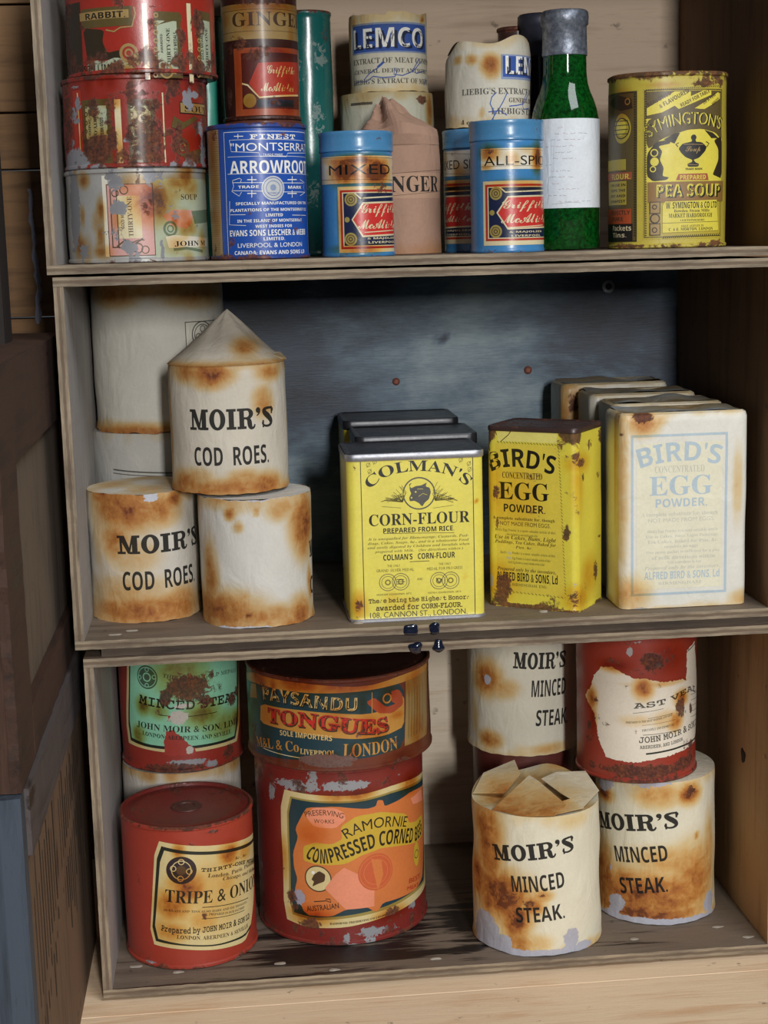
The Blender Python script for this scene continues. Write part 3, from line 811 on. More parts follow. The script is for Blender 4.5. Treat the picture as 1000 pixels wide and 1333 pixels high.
["l",[[-27.0,24.4],[-26.3,23.7]],0.6,"black"],
["l",[[-27.0,22.8],[-26.3,22.2]],0.6,"black"],
["l",[[-27.0,21.3],[-26.3,20.6]],0.6,"black"],
["l",[[-27.0,19.7],[-26.3,19.0]],0.6,"black"],
["l",[[-27.0,18.1],[-26.3,17.5]],0.6,"black"],
["l",[[-27.0,16.6],[-26.3,15.9]],0.6,"black"],
["l",[[-27.0,15.0],[-26.3,14.3]],0.6,"black"],
["l",[[-27.0,13.4],[-26.3,12.7]],0.6,"black"],
["l",[[-27.0,11.9],[-26.3,11.2]],0.6,"black"],
["l",[[-27.0,10.3],[-26.3,9.6]],0.6,"black"],
["l",[[-27.0,8.7],[-26.3,8.0]],0.6,"black"],
],
'LL':[
["t","MOIR’S",-17.11,46.81,44.43,57.03,"S","ink"],
["t","COD  ROES.",-14.57,37.77,21.72,33.86,"c","ink"],
],
'LR':[
["t","MOIR’S",44.92,75.26,38.22,49.41,"S","ink"],
["t","COD",43.37,68.84,15.05,26.58,"c","ink"],
],
'topcod':[
["t","MOIR’S",-25.51,30.62,39.72,53.23,"S","ink"],
["t","COD  ROES.",-23.3,26.12,18.09,29.79,"c","ink"],
],
'tallow':[
["l",[[-31.9,87.5],[11.2,84.6]],0.98,"greyink"],
["l",[[-32.1,85.1],[11.1,82.3]],0.59,"greyink"],
],
'tallup':[
["r",17.81,67.89,12.41,75.02,"paperfaint"],
["f",18.15,67.89,27.67,73.14,0.59,"greyink"],
["o",31.89,64.1,9.06,0.79,"greyink"],
["o",31.89,64.1,7.09,0.59,"greyink"],
["o",32.12,67.85,2.36,0.59,"greyink"],
["o",28.13,62.83,2.36,0.59,"greyink"],
["o",36.34,62.31,2.36,0.59,"greyink"],
["o",31.89,64.1,1.58,0.79,"greyink"],
["o",-12.34,74.73,3.94,0.39,"paperfaint"],
],
'colman':[
["f",-33.92,36.11,2.01,103.27,0.46,"ink"],
["q","COLMAN'S",[[-27.22,84.49],[-19.65,91.0],[-10.56,93.62],[2.12,94.56],[14.78,93.15],[23.8,89.87],[31.16,83.91]],6.75,"s","ink"],
["o",2.08,80.55,10.21,0.82,"greyink"],
["p",[[-3.7,85.3],[-2.6,83.9],[0.1,85.2],[3.7,85.5],[6.3,86.8],[6.6,84.5],[8.7,83.9],[9.5,81.1],[8.1,76.6],[5.8,74.9],[3.9,72.2],[1.7,74.6],[-1.0,76.1],[-3.7,75.8],[-4.1,78.1],[-2.7,80.7],[-3.6,82.6]],"greyink"],
["l",[[-3.7,85.3],[-3.5,86.4],[-2.6,86.9]],0.55,"greyink"],
["l",[[6.3,85.8],[6.7,86.9]],0.55,"greyink"],
["d",-2.6,78.0,0.55,"yellow"],
["d",0.02,81.55,0.55,"yellow"],
["l",[[1.8,78.7],[4.5,80.4],[7.2,79.4]],0.27,"yellow"],
["l",[[1.0,83.3],[4.6,83.2]],0.27,"yellow"],
["l",[[-8.3,75.5],[-15.9,77.5],[-18.6,77.5]],0.27,"greyolive"],
["l",[[12.1,75.6],[20.3,76.7],[23.0,76.2]],0.27,"greyolive"],
["l",[[-8.3,75.5],[-10.9,78.8],[-13.5,80.2]],0.27,"greyolive"],
["l",[[12.1,75.6],[15.3,76.6],[18.0,75.8]],0.27,"greyolive"],
["l",[[-8.3,75.5],[-18.9,76.9],[-21.7,76.2]],0.27,"greyolive"],
["l",[[12.1,75.6],[23.4,76.0],[26.1,75.0]],0.27,"greyolive"],
["l",[[-8.3,75.5],[-15.9,78.1],[-18.6,78.7]],0.27,"greyolive"],
["l",[[12.1,75.6],[20.4,76.8],[23.1,76.5]],0.27,"greyolive"],
["l",[[-8.3,75.5],[-7.7,78.8],[-10.4,80.3]],0.27,"greyolive"],
["l",[[12.1,75.6],[12.2,79.9],[15.0,82.3]],0.27,"greyolive"],
["l",[[-8.3,75.5],[-17.1,77.4],[-19.8,77.1]],0.27,"greyolive"],
["l",[[12.1,75.6],[21.5,76.9],[24.2,76.7]],0.27,"greyolive"],
["l",[[-8.3,75.5],[-12.0,78.9],[-14.6,80.4]],0.27,"greyolive"],
["l",[[12.1,75.6],[16.4,78.5],[19.2,79.8]],0.27,"greyolive"],
["l",[[-8.3,75.5],[-18.2,77.1],[-21.0,76.6]],0.27,"greyolive"],
["l",[[12.1,75.6],[22.7,76.3],[25.4,75.5]],0.27,"greyolive"],
["l",[[-8.3,75.5],[-15.0,76.8],[-17.8,76.0]],0.27,"greyolive"],
["l",[[12.1,75.6],[19.5,77.8],[22.2,78.5]],0.27,"greyolive"],
["l",[[-8.3,75.5],[-12.7,78.6],[-15.3,79.8]],0.27,"greyolive"],
["l",[[12.1,75.6],[17.1,78.9],[19.9,80.6]],0.27,"greyolive"],
["l",[[-8.3,75.5],[-9.3,80.4],[-12.0,83.5]],0.27,"greyolive"],
["l",[[12.1,75.6],[13.8,78.2],[16.6,79.0]],0.27,"greyolive"],
["l",[[-8.3,75.5],[-8.2,78.5],[-10.9,79.8]],0.27,"greyolive"],
["l",[[12.1,75.6],[12.7,81.2],[15.5,85.0]],0.27,"greyolive"],
["l",[[-8.3,75.5],[-7.2,76.9],[-9.9,76.6]],0.27,"greyolive"],
["l",[[12.1,75.6],[11.6,77.3],[14.3,77.0]],0.27,"greyolive"],
["l",[[-8.3,75.5],[-16.1,78.0],[-18.8,78.4]],0.27,"greyolive"],
["l",[[12.1,75.6],[20.6,76.7],[23.3,76.3]],0.27,"greyolive"],
["l",[[-8.3,75.5],[-10.6,77.6],[-13.3,78.0]],0.27,"greyolive"],
["l",[[12.1,75.6],[15.0,78.4],[17.8,79.4]],0.27,"greyolive"],
["l",[[-8.3,75.5],[-13.9,77.5],[-16.6,77.5]],0.27,"greyolive"],
["l",[[12.1,75.6],[18.3,77.7],[21.0,78.1]],0.27,"greyolive"],
["l",[[-8.3,75.5],[-11.1,79.7],[-13.8,82.0]],0.27,"greyolive"],
["l",[[12.1,75.6],[15.6,78.9],[18.4,80.4]],0.27,"greyolive"],
["l",[[-8.3,75.5],[-6.4,81.1],[-9.0,85.0]],0.27,"greyolive"],
["l",[[12.1,75.6],[11.0,82.4],[13.8,87.3]],0.27,"greyolive"],
["l",[[-8.3,75.5],[-10.0,77.1],[-12.7,77.0]],0.27,"greyolive"],
["l",[[12.1,75.6],[14.5,80.1],[17.2,82.7]],0.27,"greyolive"],
["l",[[-8.3,75.5],[-5.9,81.5],[-8.5,85.9]],0.27,"greyolive"],
["l",[[12.1,75.6],[10.5,80.1],[13.2,82.5]],0.27,"greyolive"],
["l",[[-8.3,75.5],[-9.4,77.4],[-12.1,77.5]],0.27,"greyolive"],
["l",[[12.1,75.6],[13.9,80.2],[16.7,83.0]],0.27,"greyolive"],
["l",[[-8.3,75.5],[-11.3,77.5],[-14.0,77.7]],0.27,"greyolive"],
["l",[[12.1,75.6],[15.7,76.6],[18.4,75.8]],0.27,"greyolive"],
["l",[[-8.3,75.5],[-7.4,81.4],[-10.0,85.6]],0.27,"greyolive"],
["l",[[12.1,75.6],[11.9,77.0],[14.6,76.4]],0.27,"greyolive"],
["l",[[-8.3,75.5],[-8.2,78.4],[-10.9,79.5]],0.27,"greyolive"],
["l",[[12.1,75.6],[12.6,77.2],[15.4,77.0]],0.27,"greyolive"],
["l",[[-8.3,75.5],[-15.1,78.0],[-17.8,78.6]],0.27,"greyolive"],
["l",[[12.1,75.6],[19.6,77.8],[22.3,78.4]],0.27,"greyolive"],
["l",[[-8.3,75.5],[-18.5,77.0],[-21.2,76.4]],0.27,"greyolive"],
["l",[[12.1,75.6],[22.9,76.0],[25.7,75.0]],0.27,"greyolive"],
["l",[[-13.7,77.6],[-7.3,80.5]],1.46,"yellow"],
["l",[[-14.2,76.2],[-6.8,79.5]],0.27,"greyink"],
["l",[[-14.7,78.1],[-7.4,81.4]],0.27,"greyink"],
["q","BULLS",[[-12.77,77.06],[-7.46,79.48]],1.28,"g","greyink"],
["l",[[11.8,79.2],[23.5,75.1]],1.46,"yellow"],
["l",[[11.7,78.1],[23.5,74.0]],0.27,"greyink"],
["l",[[12.0,80.5],[24.0,76.4]],0.27,"greyink"],
["q","HEAD",[[13.11,78.08],[21.7,75.15]],1.46,"g","greyink"],
["l",[[-21.0,73.3],[-9.3,71.9]],0.27,"greyolive"],
["l",[[10.7,71.0],[23.5,72.3]],0.27,"greyolive"],
["o",-28.87,99.52,1.28,0.27,"greyolive"],
["l",[[-29.8,97.7],[-27.8,101.1]],0.27,"greyolive"],
["o",33.49,97.95,1.28,0.27,"greyolive"],
["l",[[32.6,96.2],[34.6,99.5]],0.27,"greyolive"],
["o",-28.09,95.42,1.28,0.27,"greyolive"],
["l",[[-29.0,93.6],[-27.0,97.0]],0.27,"greyolive"],
["o",33.89,94.29,1.28,0.27,"greyolive"],
["l",[[32.9,92.5],[35.0,95.9]],0.27,"greyolive"],
["o",-24.78,101.16,1.28,0.27,"greyolive"],
["l",[[-25.7,99.4],[-23.7,102.7]],0.27,"greyolive"],
["o",28.53,100.42,1.28,0.27,"greyolive"],
["l",[[27.6,98.6],[29.7,102.0]],0.27,"greyolive"],
["t","CORN-FLOUR",-29.34,33.37,61.14,68.48,"s","ink"],
["t","PREPARED FROM RICE.",-20.66,23.65,56.38,59.51,"c","ink"],
["l",[[-20.5,56.3],[23.6,55.0]],0.27,"ink"],
["t","It is unequalled for Blancmange, Custards, Pud-",-30.13,32.71,51.79,53.81,"i","greyolive"],
["t","dings, Cakes, Soups, &c., and is a wholesome Food",-30.47,32.67,49.12,51.15,"i","greyolive"],
["t","and easily digested by Children and Invalids when",-30.73,33.08,46.44,48.47,"i","greyolive"],
["t","prepared with Milk.   (See directions within.)",-26.27,28.91,43.75,45.78,"i","greyolive"],
["t","COLMAN'S   CORN-FLOUR",-21.1,23.8,39.22,42.92,"c","ink"],
["l",[[-4.6,37.8],[7.7,37.8]],0.36,"ink"],
["t","THE ONLY",-18.8,-10.61,34.96,36.44,"b","greyolive"],
["t","GRAND SILVER MEDAL",-25.88,-2.01,31.96,33.81,"b","greyolive"],
["t","THE ONLY",13.44,21.14,34.77,36.26,"b","greyolive"],
["t","MEDAL FOR PROGRESS",6.07,28.44,31.8,33.66,"b","greyolive"],
["t","AND",-0.3,3.36,25.84,27.33,"b","greyolive"],
["o",-18.62,25.31,5.47,0.36,"greyink"],
["o",-18.62,25.31,4.01,0.27,"greyink"],
["o",-18.62,25.31,1.82,0.73,"greyolive"],
["o",-10.58,25.39,5.47,0.36,"greyink"],
["o",-10.58,25.39,4.01,0.27,"greyink"],
["o",-10.58,25.39,1.82,0.73,"greyolive"],
["o",13.41,24.91,5.47,0.36,"greyink"],
["o",13.41,24.91,4.01,0.27,"greyink"],
["o",13.41,24.91,1.82,0.73,"greyolive"],
["o",20.76,24.84,5.47,0.36,"greyink"],
["o",20.76,24.84,4.01,0.27,"greyink"],
["o",20.76,24.84,1.82,0.73,"greyolive"],
["l",[[-13.1,26.9],[-8.5,26.7]],0.36,"greyink"],
["l",[[-13.1,25.5],[-7.7,25.3]],0.36,"greyink"],
["l",[[-13.2,24.1],[-8.6,23.9]],0.36,"greyink"],
["l",[[11.8,26.7],[13.4,23.8],[15.3,26.0]],0.73,"greyink"],
["t","MOSCOW EXHIBITION, 1872.",-25.92,-3.73,16.94,18.24,"s","greyolive"],
["t","VIENNA EXHIBITION, 1873.",6.11,27.52,16.72,18.03,"s","greyolive"],
["t","These being the Highest Honors",-30.93,32.52,11.52,15.54,"m","brownink"],
["t","awarded for CORN-FLOUR.",-26.49,27.83,7.41,10.96,"m","brownink"],
["t","108, CANNON ST., LONDON.",-30.27,30.98,2.37,6.49,"b","greyink"],
],
'birdy':[
["p",[[-23.2,115.3],[-11.3,117.3],[17.7,115.3],[18.2,107.7],[-23.1,107.6]],"yellowpale"],
["l",[[-11.3,117.5],[-15.2,112.0],[-20.9,107.2]],0.5,"rustink"],
["p",[[-31.8,105.4],[-22.0,106.4],[18.7,105.9],[23.5,9.5],[-31.8,10.5]],"yellowgold"],
["l",[[-31.8,104.4],[-31.8,103.1]],0.4,"greyolive"],
["l",[[-31.8,102.4],[-31.8,101.1]],0.4,"greyolive"],
["l",[[-31.8,100.4],[-31.8,99.1]],0.4,"greyolive"],
["l",[[-31.8,98.4],[-31.8,97.1]],0.4,"greyolive"],
["l",[[-31.8,96.4],[-31.8,95.1]],0.4,"greyolive"],
["l",[[-31.8,94.4],[-31.8,93.1]],0.4,"greyolive"],
["l",[[-31.8,92.4],[-31.8,91.1]],0.4,"greyolive"],
["l",[[-31.8,90.4],[-31.8,89.1]],0.4,"greyolive"],
["l",[[-31.8,88.4],[-31.8,87.1]],0.4,"greyolive"],
["l",[[-31.8,86.4],[-31.8,85.1]],0.4,"greyolive"],
["l",[[-31.8,84.4],[-31.8,83.1]],0.4,"greyolive"],
["l",[[-31.8,82.3],[-31.8,81.1]],0.4,"greyolive"],
["l",[[-31.8,80.3],[-31.8,79.1]],0.4,"greyolive"],
["l",[[-31.8,78.3],[-31.8,77.0]],0.4,"greyolive"],
["l",[[-31.8,76.3],[-31.8,75.0]],0.4,"greyolive"],
["l",[[-31.8,74.3],[-31.8,73.0]],0.4,"greyolive"],
["l",[[-31.8,72.3],[-31.8,71.0]],0.4,"greyolive"],
["l",[[-31.8,70.2],[-31.8,69.0]],0.4,"greyolive"],
["l",[[-31.8,68.2],[-31.8,66.9]],0.4,"greyolive"],
["l",[[-31.8,66.2],[-31.8,64.9]],0.4,"greyolive"],
["l",[[-31.8,64.2],[-31.8,62.9]],0.4,"greyolive"],
["l",[[-31.8,62.1],[-31.8,60.9]],0.4,"greyolive"],
["l",[[-31.8,60.1],[-31.8,58.8]],0.4,"greyolive"],
["l",[[-31.8,58.1],[-31.8,56.8]],0.4,"greyolive"],
["l",[[-31.8,56.1],[-31.8,54.8]],0.4,"greyolive"],
["l",[[-31.8,54.0],[-31.8,52.7]],0.4,"greyolive"],
["l",[[-31.8,52.0],[-31.8,50.7]],0.4,"greyolive"],
["l",[[-31.8,50.0],[-31.8,48.7]],0.4,"greyolive"],
["l",[[-31.8,47.9],[-31.8,46.6]],0.4,"greyolive"],
["l",[[-31.8,45.9],[-31.8,44.6]],0.4,"greyolive"],
["l",[[-31.8,43.8],[-31.8,42.6]],0.4,"greyolive"],
["l",[[-31.8,41.8],[-31.8,40.5]],0.4,"greyolive"],
["l",[[-31.8,39.8],[-31.8,38.5]],0.4,"greyolive"],
["l",[[-31.8,37.7],[-31.8,36.4]],0.4,"greyolive"],
["l",[[-31.8,35.7],[-31.8,34.4]],0.4,"greyolive"],
["l",[[-31.8,33.6],[-31.8,32.3]],0.4,"greyolive"],
["l",[[-31.8,31.6],[-31.8,30.3]],0.4,"greyolive"],
["l",[[-31.8,29.5],[-31.8,28.2]],0.4,"greyolive"],
["l",[[-31.8,27.5],[-31.5,26.2]],0.4,"greyolive"],
["l",[[-31.8,25.4],[-31.0,24.3]],0.4,"greyolive"],
["l",[[-31.8,23.4],[-30.7,22.3]],0.4,"greyolive"],
["l",[[-31.8,21.3],[-30.5,20.3]],0.4,"greyolive"],
["l",[[-31.8,19.3],[-30.4,18.3]],0.4,"greyolive"],
["l",[[-31.8,17.2],[-30.2,16.3]],0.4,"greyolive"],
["l",[[-31.8,15.1],[-30.1,14.2]],0.4,"greyolive"],
["l",[[-31.8,13.1],[-29.9,12.2]],0.4,"greyolive"],
["l",[[18.4,105.2],[19.5,104.0]],0.4,"greyolive"],
["l",[[18.5,103.2],[19.6,102.0]],0.4,"greyolive"],
["l",[[18.6,101.2],[19.6,100.0]],0.4,"greyolive"],
["l",[[18.7,99.1],[19.7,98.0]],0.4,"greyolive"],
["l",[[18.7,97.1],[19.8,95.9]],0.4,"greyolive"],
["l",[[18.8,95.1],[19.9,93.9]],0.4,"greyolive"],
["l",[[18.9,93.1],[20.0,91.9]],0.4,"greyolive"],
["l",[[19.0,91.0],[20.1,89.9]],0.4,"greyolive"],
["l",[[19.1,89.0],[20.2,87.8]],0.4,"greyolive"],
["l",[[19.2,87.0],[20.3,85.8]],0.4,"greyolive"],
["l",[[19.3,84.9],[20.3,83.8]],0.4,"greyolive"],
["l",[[19.4,82.9],[20.4,81.7]],0.4,"greyolive"],
["l",[[19.4,80.9],[20.5,79.7]],0.4,"greyolive"],
["l",[[19.5,78.8],[20.6,77.7]],0.4,"greyolive"],
["l",[[19.6,76.8],[20.7,75.6]],0.4,"greyolive"],
["l",[[19.7,74.8],[20.8,73.6]],0.4,"greyolive"],
["l",[[19.8,72.7],[20.9,71.6]],0.4,"greyolive"],
["l",[[19.9,70.7],[20.9,69.5]],0.4,"greyolive"],
["l",[[20.0,68.6],[21.0,67.5]],0.4,"greyolive"],
["l",[[20.0,66.6],[21.1,65.4]],0.4,"greyolive"],
["l",[[20.1,64.6],[21.2,63.4]],0.4,"greyolive"],
["l",[[20.2,62.5],[21.3,61.3]],0.4,"greyolive"],
["l",[[20.3,60.5],[21.4,59.3]],0.4,"greyolive"],
["l",[[20.4,58.4],[21.5,57.3]],0.4,"greyolive"],
["l",[[20.5,56.4],[21.6,55.2]],0.4,"greyolive"],
["l",[[20.6,54.3],[21.6,53.2]],0.4,"greyolive"],
["l",[[20.7,52.3],[21.7,51.1]],0.4,"greyolive"],
["l",[[20.7,50.2],[21.8,49.1]],0.4,"greyolive"],
["l",[[20.8,48.2],[21.9,47.0]],0.4,"greyolive"],
["l",[[20.9,46.1],[22.0,44.9]],0.4,"greyolive"],
["l",[[21.0,44.0],[22.1,42.9]],0.4,"greyolive"],
["l",[[21.1,42.0],[22.2,40.8]],0.4,"greyolive"],
["l",[[21.2,39.9],[22.3,38.8]],0.4,"greyolive"],
["l",[[21.3,37.9],[22.4,36.7]],0.4,"greyolive"],
["l",[[21.4,35.8],[22.4,34.6]],0.4,"greyolive"],
["l",[[21.4,33.7],[22.5,32.6]],0.4,"greyolive"],
["l",[[21.5,31.7],[22.6,30.5]],0.4,"greyolive"],
["l",[[21.6,29.6],[22.7,28.5]],0.4,"greyolive"],
["l",[[21.7,27.5],[22.8,26.4]],0.4,"greyolive"],
["l",[[21.8,25.5],[22.9,24.3]],0.4,"greyolive"],
["l",[[21.9,23.4],[23.0,22.2]],0.4,"greyolive"],
["l",[[22.0,21.3],[23.1,20.2]],0.4,"greyolive"],
["l",[[22.1,19.3],[23.1,18.1]],0.4,"greyolive"],
["l",[[22.2,17.2],[23.2,16.0]],0.4,"greyolive"],
["l",[[22.2,15.1],[23.3,14.0]],0.4,"greyolive"],
["l",[[22.3,13.0],[23.4,11.9]],0.4,"greyolive"],
["l",[[-23.1,107.6],[-21.8,106.5]],0.4,"greyolive"],
["l",[[-21.0,107.6],[-19.7,106.5]],0.4,"greyolive"],
["l",[[-18.9,107.6],[-17.6,106.5]],0.4,"greyolive"],
["l",[[-16.8,107.6],[-15.5,106.5]],0.4,"greyolive"],
["l",[[-14.7,107.5],[-13.4,106.5]],0.4,"greyolive"],
["l",[[-12.6,107.5],[-11.3,106.4]],0.4,"greyolive"],
["l",[[-10.6,107.5],[-9.2,106.4]],0.4,"greyolive"],
["l",[[-8.5,107.5],[-7.2,106.4]],0.4,"greyolive"],
["l",[[-6.4,107.5],[-5.1,106.4]],0.4,"greyolive"],
["l",[[-4.3,107.4],[-3.0,106.4]],0.4,"greyolive"],
["l",[[-2.3,107.4],[-0.9,106.3]],0.4,"greyolive"],
["l",[[-0.2,107.4],[1.1,106.3]],0.4,"greyolive"],
["l",[[1.9,107.4],[3.2,106.3]],0.4,"greyolive"],
["l",[[3.9,107.4],[5.2,106.3]],0.4,"greyolive"],
["l",[[6.0,107.3],[7.3,106.3]],0.4,"greyolive"],
["l",[[8.0,107.3],[9.3,106.3]],0.4,"greyolive"],
["l",[[10.1,107.3],[11.4,106.2]],0.4,"greyolive"],
["l",[[12.1,107.3],[13.4,106.2]],0.4,"greyolive"],
["l",[[14.1,107.3],[15.4,106.2]],0.4,"greyolive"],
["l",[[16.2,107.2],[17.5,106.2]],0.4,"greyolive"],
["l",[[-31.1,10.9],[-28.0,10.3]],0.4,"greyolive"],
["l",[[-26.5,11.4],[-25.1,10.3]],0.4,"greyolive"],
["l",[[-23.9,11.3],[-22.5,10.3]],0.4,"greyolive"],
["l",[[-21.2,11.3],[-19.9,10.2]],0.4,"greyolive"],
["l",[[-18.6,11.2],[-17.3,10.1]],0.4,"greyolive"],
["l",[[-16.0,11.1],[-14.7,10.1]],0.4,"greyolive"],
["l",[[-13.4,11.1],[-12.1,10.0]],0.4,"greyolive"],
["l",[[-10.8,11.0],[-9.5,10.0]],0.4,"greyolive"],
["l",[[-8.2,11.0],[-6.9,9.9]],0.4,"greyolive"],
["l",[[-5.6,10.9],[-4.3,9.8]],0.4,"greyolive"],
["l",[[-3.0,10.8],[-1.7,9.8]],0.4,"greyolive"],
["l",[[-0.5,10.8],[0.9,9.7]],0.4,"greyolive"],
["l",[[2.1,10.7],[3.4,9.7]],0.4,"greyolive"],
["l",[[4.7,10.6],[6.0,9.6]],0.4,"greyolive"],
["l",[[7.2,10.6],[8.5,9.5]],0.4,"greyolive"],
["l",[[9.8,10.5],[11.1,9.5]],0.4,"greyolive"],
["l",[[12.3,10.5],[13.6,9.4]],0.4,"greyolive"],
["l",[[14.8,10.4],[16.2,9.4]],0.4,"greyolive"],
["l",[[17.4,10.3],[18.7,9.3]],0.4,"greyolive"],
["l",[[19.9,10.3],[21.2,9.3]],0.4,"greyolive"],
["q","BIRD'S",[[-27.1,87.97],[-17.75,91.13],[-7.69,91.6],[2.24,90.43],[15.34,87.8]],11.31,"g","black"],
["t","CONCENTRATED",-19.85,7.7,84.17,88.29,"s","brownink"],
["t","EGG",-22.48,12.2,70.48,81.85,"s","black"],
["t","POWDER.",-19.02,9.48,62.52,67.71,"g","black"],
["t","A complete substitute for, though",-26.75,15.99,56.98,59.48,"s","brownink"],
["t","NOT MADE FROM EGGS.",-21.65,12.9,53.71,56.32,"b","brownink"],
["t","Bird’s Egg Powder is a most valuable article of diet",-25.13,16.15,49.54,51.63,"s","greyolive"],
["t","Bird’s Egg Powder is a most valuable article of diet",-17.23,4.03,46.78,48.87,"s","greyolive"],
["t","Bird’s Egg Powder is a most valuable article of diet",-21.93,16.04,34.82,36.91,"s","greyolive"],
["t","Bird’s Egg Powder is a most valuable article of diet",-17.44,12.72,31.4,33.5,"s","greyolive"],
["t","Bird’s Egg Powder is a most valuable article of diet",-16.34,8.83,28.67,30.77,"s","greyolive"],
["t","Use in Cakes, Buns, Light",-25.43,16.66,44.13,47.47,"i","brownink"],
["t","Puddings, Tea Cakes, Baked for",-25.48,16.64,41.41,44.13,"i","brownink"],
["t","Pies, &c.",-11.13,0.62,38.82,40.92,"i","brownink"],
["t","Prepared only by the inventors,",-24.14,16.51,23.63,26.58,"i","brownink"],
["t","ALFRED BIRD & SONS, Ld",-24.67,17.57,16.92,23.66,"c","black"],
["t","BIRMINGHAM, ENG.",-13.7,10.36,14.33,16.44,"s","greyolive"],
],
'birdw':[
["f",-34.16,27.59,9.14,111.54,1.52,"paleblue"],
["r",-30.63,24.23,13.12,106.15,"yellowfaint"],
["q","BIRD'S",[[-28.16,90.71],[-15.07,93.47],[-1.36,94.47],[10.43,93.62],[21.87,91.23]],11.76,"g","paleblue"],
["t","CONCENTRATED",-18.97,12.84,87.18,91.64,"s","palegrey2"],
["t","EGG",-22.45,18.07,72.76,85.21,"s","paleblue"],
["t","POWDER.",-18.48,14.63,65.33,70.8,"g","paleblue"],
["t","A complete substitute for, though",-27.69,21.64,59.12,62.25,"s","palegrey2"],
["t","NOT MADE FROM EGGS.",-23.16,19.7,55.93,58.48,"b","palegrey2"],
["t","Bird’s Egg Powder is a most valuable article",-23.72,21.76,48.83,51.19,"s","palegrey2"],
["t","Use in Cakes, Buns, Light Puddings,",-24.7,22.4,45.49,47.85,"s","palegrey2"],
["t","Tea Cakes, Baked for Pies, &c.",-23.7,21.84,42.13,44.5,"s","palegrey2"],
["t","requires no eggs",-12.83,8.96,38.83,41.19,"s","palegrey2"],
["t","One penny packet is sufficient for a pint",-24.27,22.91,35.42,37.78,"s","palegrey2"],
["t","of milk directions within",-20.7,19.96,32.04,34.41,"s","palegrey2"],
["t","Sold everywhere in tins",-10.8,11.04,28.65,31.03,"s","palegrey2"],
["t","Prepared only by the inventors,",-25.62,23.43,24.95,27.92,"i","palegrey2"],
["t","ALFRED BIRD & SONS, Ld",-25.6,23.08,18.61,24.56,"c","paleblue"],
["t","BIRMINGHAM",-16.67,11.16,15.7,17.68,"s","palegrey2"],
],
'tripe':[
["p",[[-21.5,87.5],[-2.5,84.6],[18.4,81.5],[37.7,78.8],[67.1,74.5],[54.9,31.4],[47.5,16.2],[39.2,8.4],[15.0,11.0],[-4.0,13.8],[-29.9,16.3]],"creamold"],
["p",[[-19.8,84.3],[-2.7,80.9],[18.2,77.6],[37.4,75.0],[67.1,70.6],[67.1,68.2],[37.3,72.7],[18.1,75.5],[-2.8,78.6],[-17.7,81.5],[-26.1,20.9],[-3.8,17.3],[15.1,14.5],[39.6,13.4],[47.5,17.1],[47.3,15.0],[39.5,11.9],[15.1,13.5],[-3.9,16.3],[-28.2,18.9]],"blackgreen"],
["d",-5.18,67.76,9.77,"purpleblack",9.31],
["o",-5.18,67.76,6.51,0.56,"creamold"],
["d",-5.18,67.76,3.16,"sepia"],
["o",-4.9,73.45,2.05,0.56,"creamold"],
["o",-10.27,69.09,2.05,0.56,"creamold"],
["o",-0.12,66.77,2.05,0.56,"creamold"],
["o",-5.91,62.16,2.05,0.56,"creamold"],
["q","THIRTY-ONE MEDALS",[[7.3,65.9],[17.53,64.4],[23.95,64.01],[41.34,61.38],[67.1,56.02]],2.79,"m","ink"],
["q","London, Paris, Philadelphia,",[[11.59,61.21],[22.6,59.41],[36.32,58.2],[67.1,52.44]],2.61,"s","brownink"],
["q","Chicago, and Melbourne",[[21.91,56.62],[34.66,54.78],[67.1,48.32]],2.42,"i","brownink"],
["q","&c., &c.",[[32.68,67.48],[45.48,65.85]],2.05,"i","brownink"],
["q","TRIPE & ONIONS",[[-16.76,46.54],[-3.45,45.24],[11.57,44.13],[27.46,42.36],[43.42,41.35],[67.1,37.47]],8.56,"s","ink"],
["l",[[7.1,41.6],[22.7,39.6],[45.0,36.6]],0.47,"ink"],
["q","IN GLASS AND TINS ALSO HARE AND OX TONGUES",[[-18.12,39.96],[0.9,38.75],[16.21,36.83],[42.83,33.96]],1.49,"s","greyink"],
["q","PREPARED IN OUR FACTORY",[[11.17,35.44],[24.62,33.01],[40.01,31.54]],1.49,"s","greyink"],
["l",[[6.3,33.8],[22.3,31.9],[39.9,30.1]],0.37,"ink"],
["q","Prepared by JOHN MOIR & SON LD",[[-20.69,26.7],[-7.22,24.95],[7.77,24.56],[21.88,23.27],[34.09,22.67],[45.79,22.0]],4.28,"m","ink"],
["q","LONDON, ABERDEEN & SEVILLE",[[-10.24,21.45],[3.77,19.85],[21.61,17.8],[43.36,16.9]],2.61,"s","brownink"],
],
'ram':[
["p",[[-43.0,105.7],[-17.1,104.7],[13.3,103.9],[39.9,106.1],[88.4,101.7],[83.8,21.3],[59.6,18.5],[28.4,16.2],[1.2,12.9],[-25.5,11.6],[-44.1,14.4]],"creamold"],
["p",[[-37.5,101.9],[-17.2,100.8],[13.2,100.3],[39.8,102.4],[88.4,98.5],[79.1,24.9],[55.1,23.8],[28.5,21.2],[1.4,19.1],[-20.2,17.3],[-39.1,18.9]],"gold"],
["p",[[-36.1,100.6],[-17.3,99.6],[13.1,99.1],[39.7,101.0],[88.4,96.6],[77.9,26.7],[55.2,26.0],[28.6,23.4],[1.4,21.0],[-20.1,19.1],[-37.5,20.5]],"tealink"],
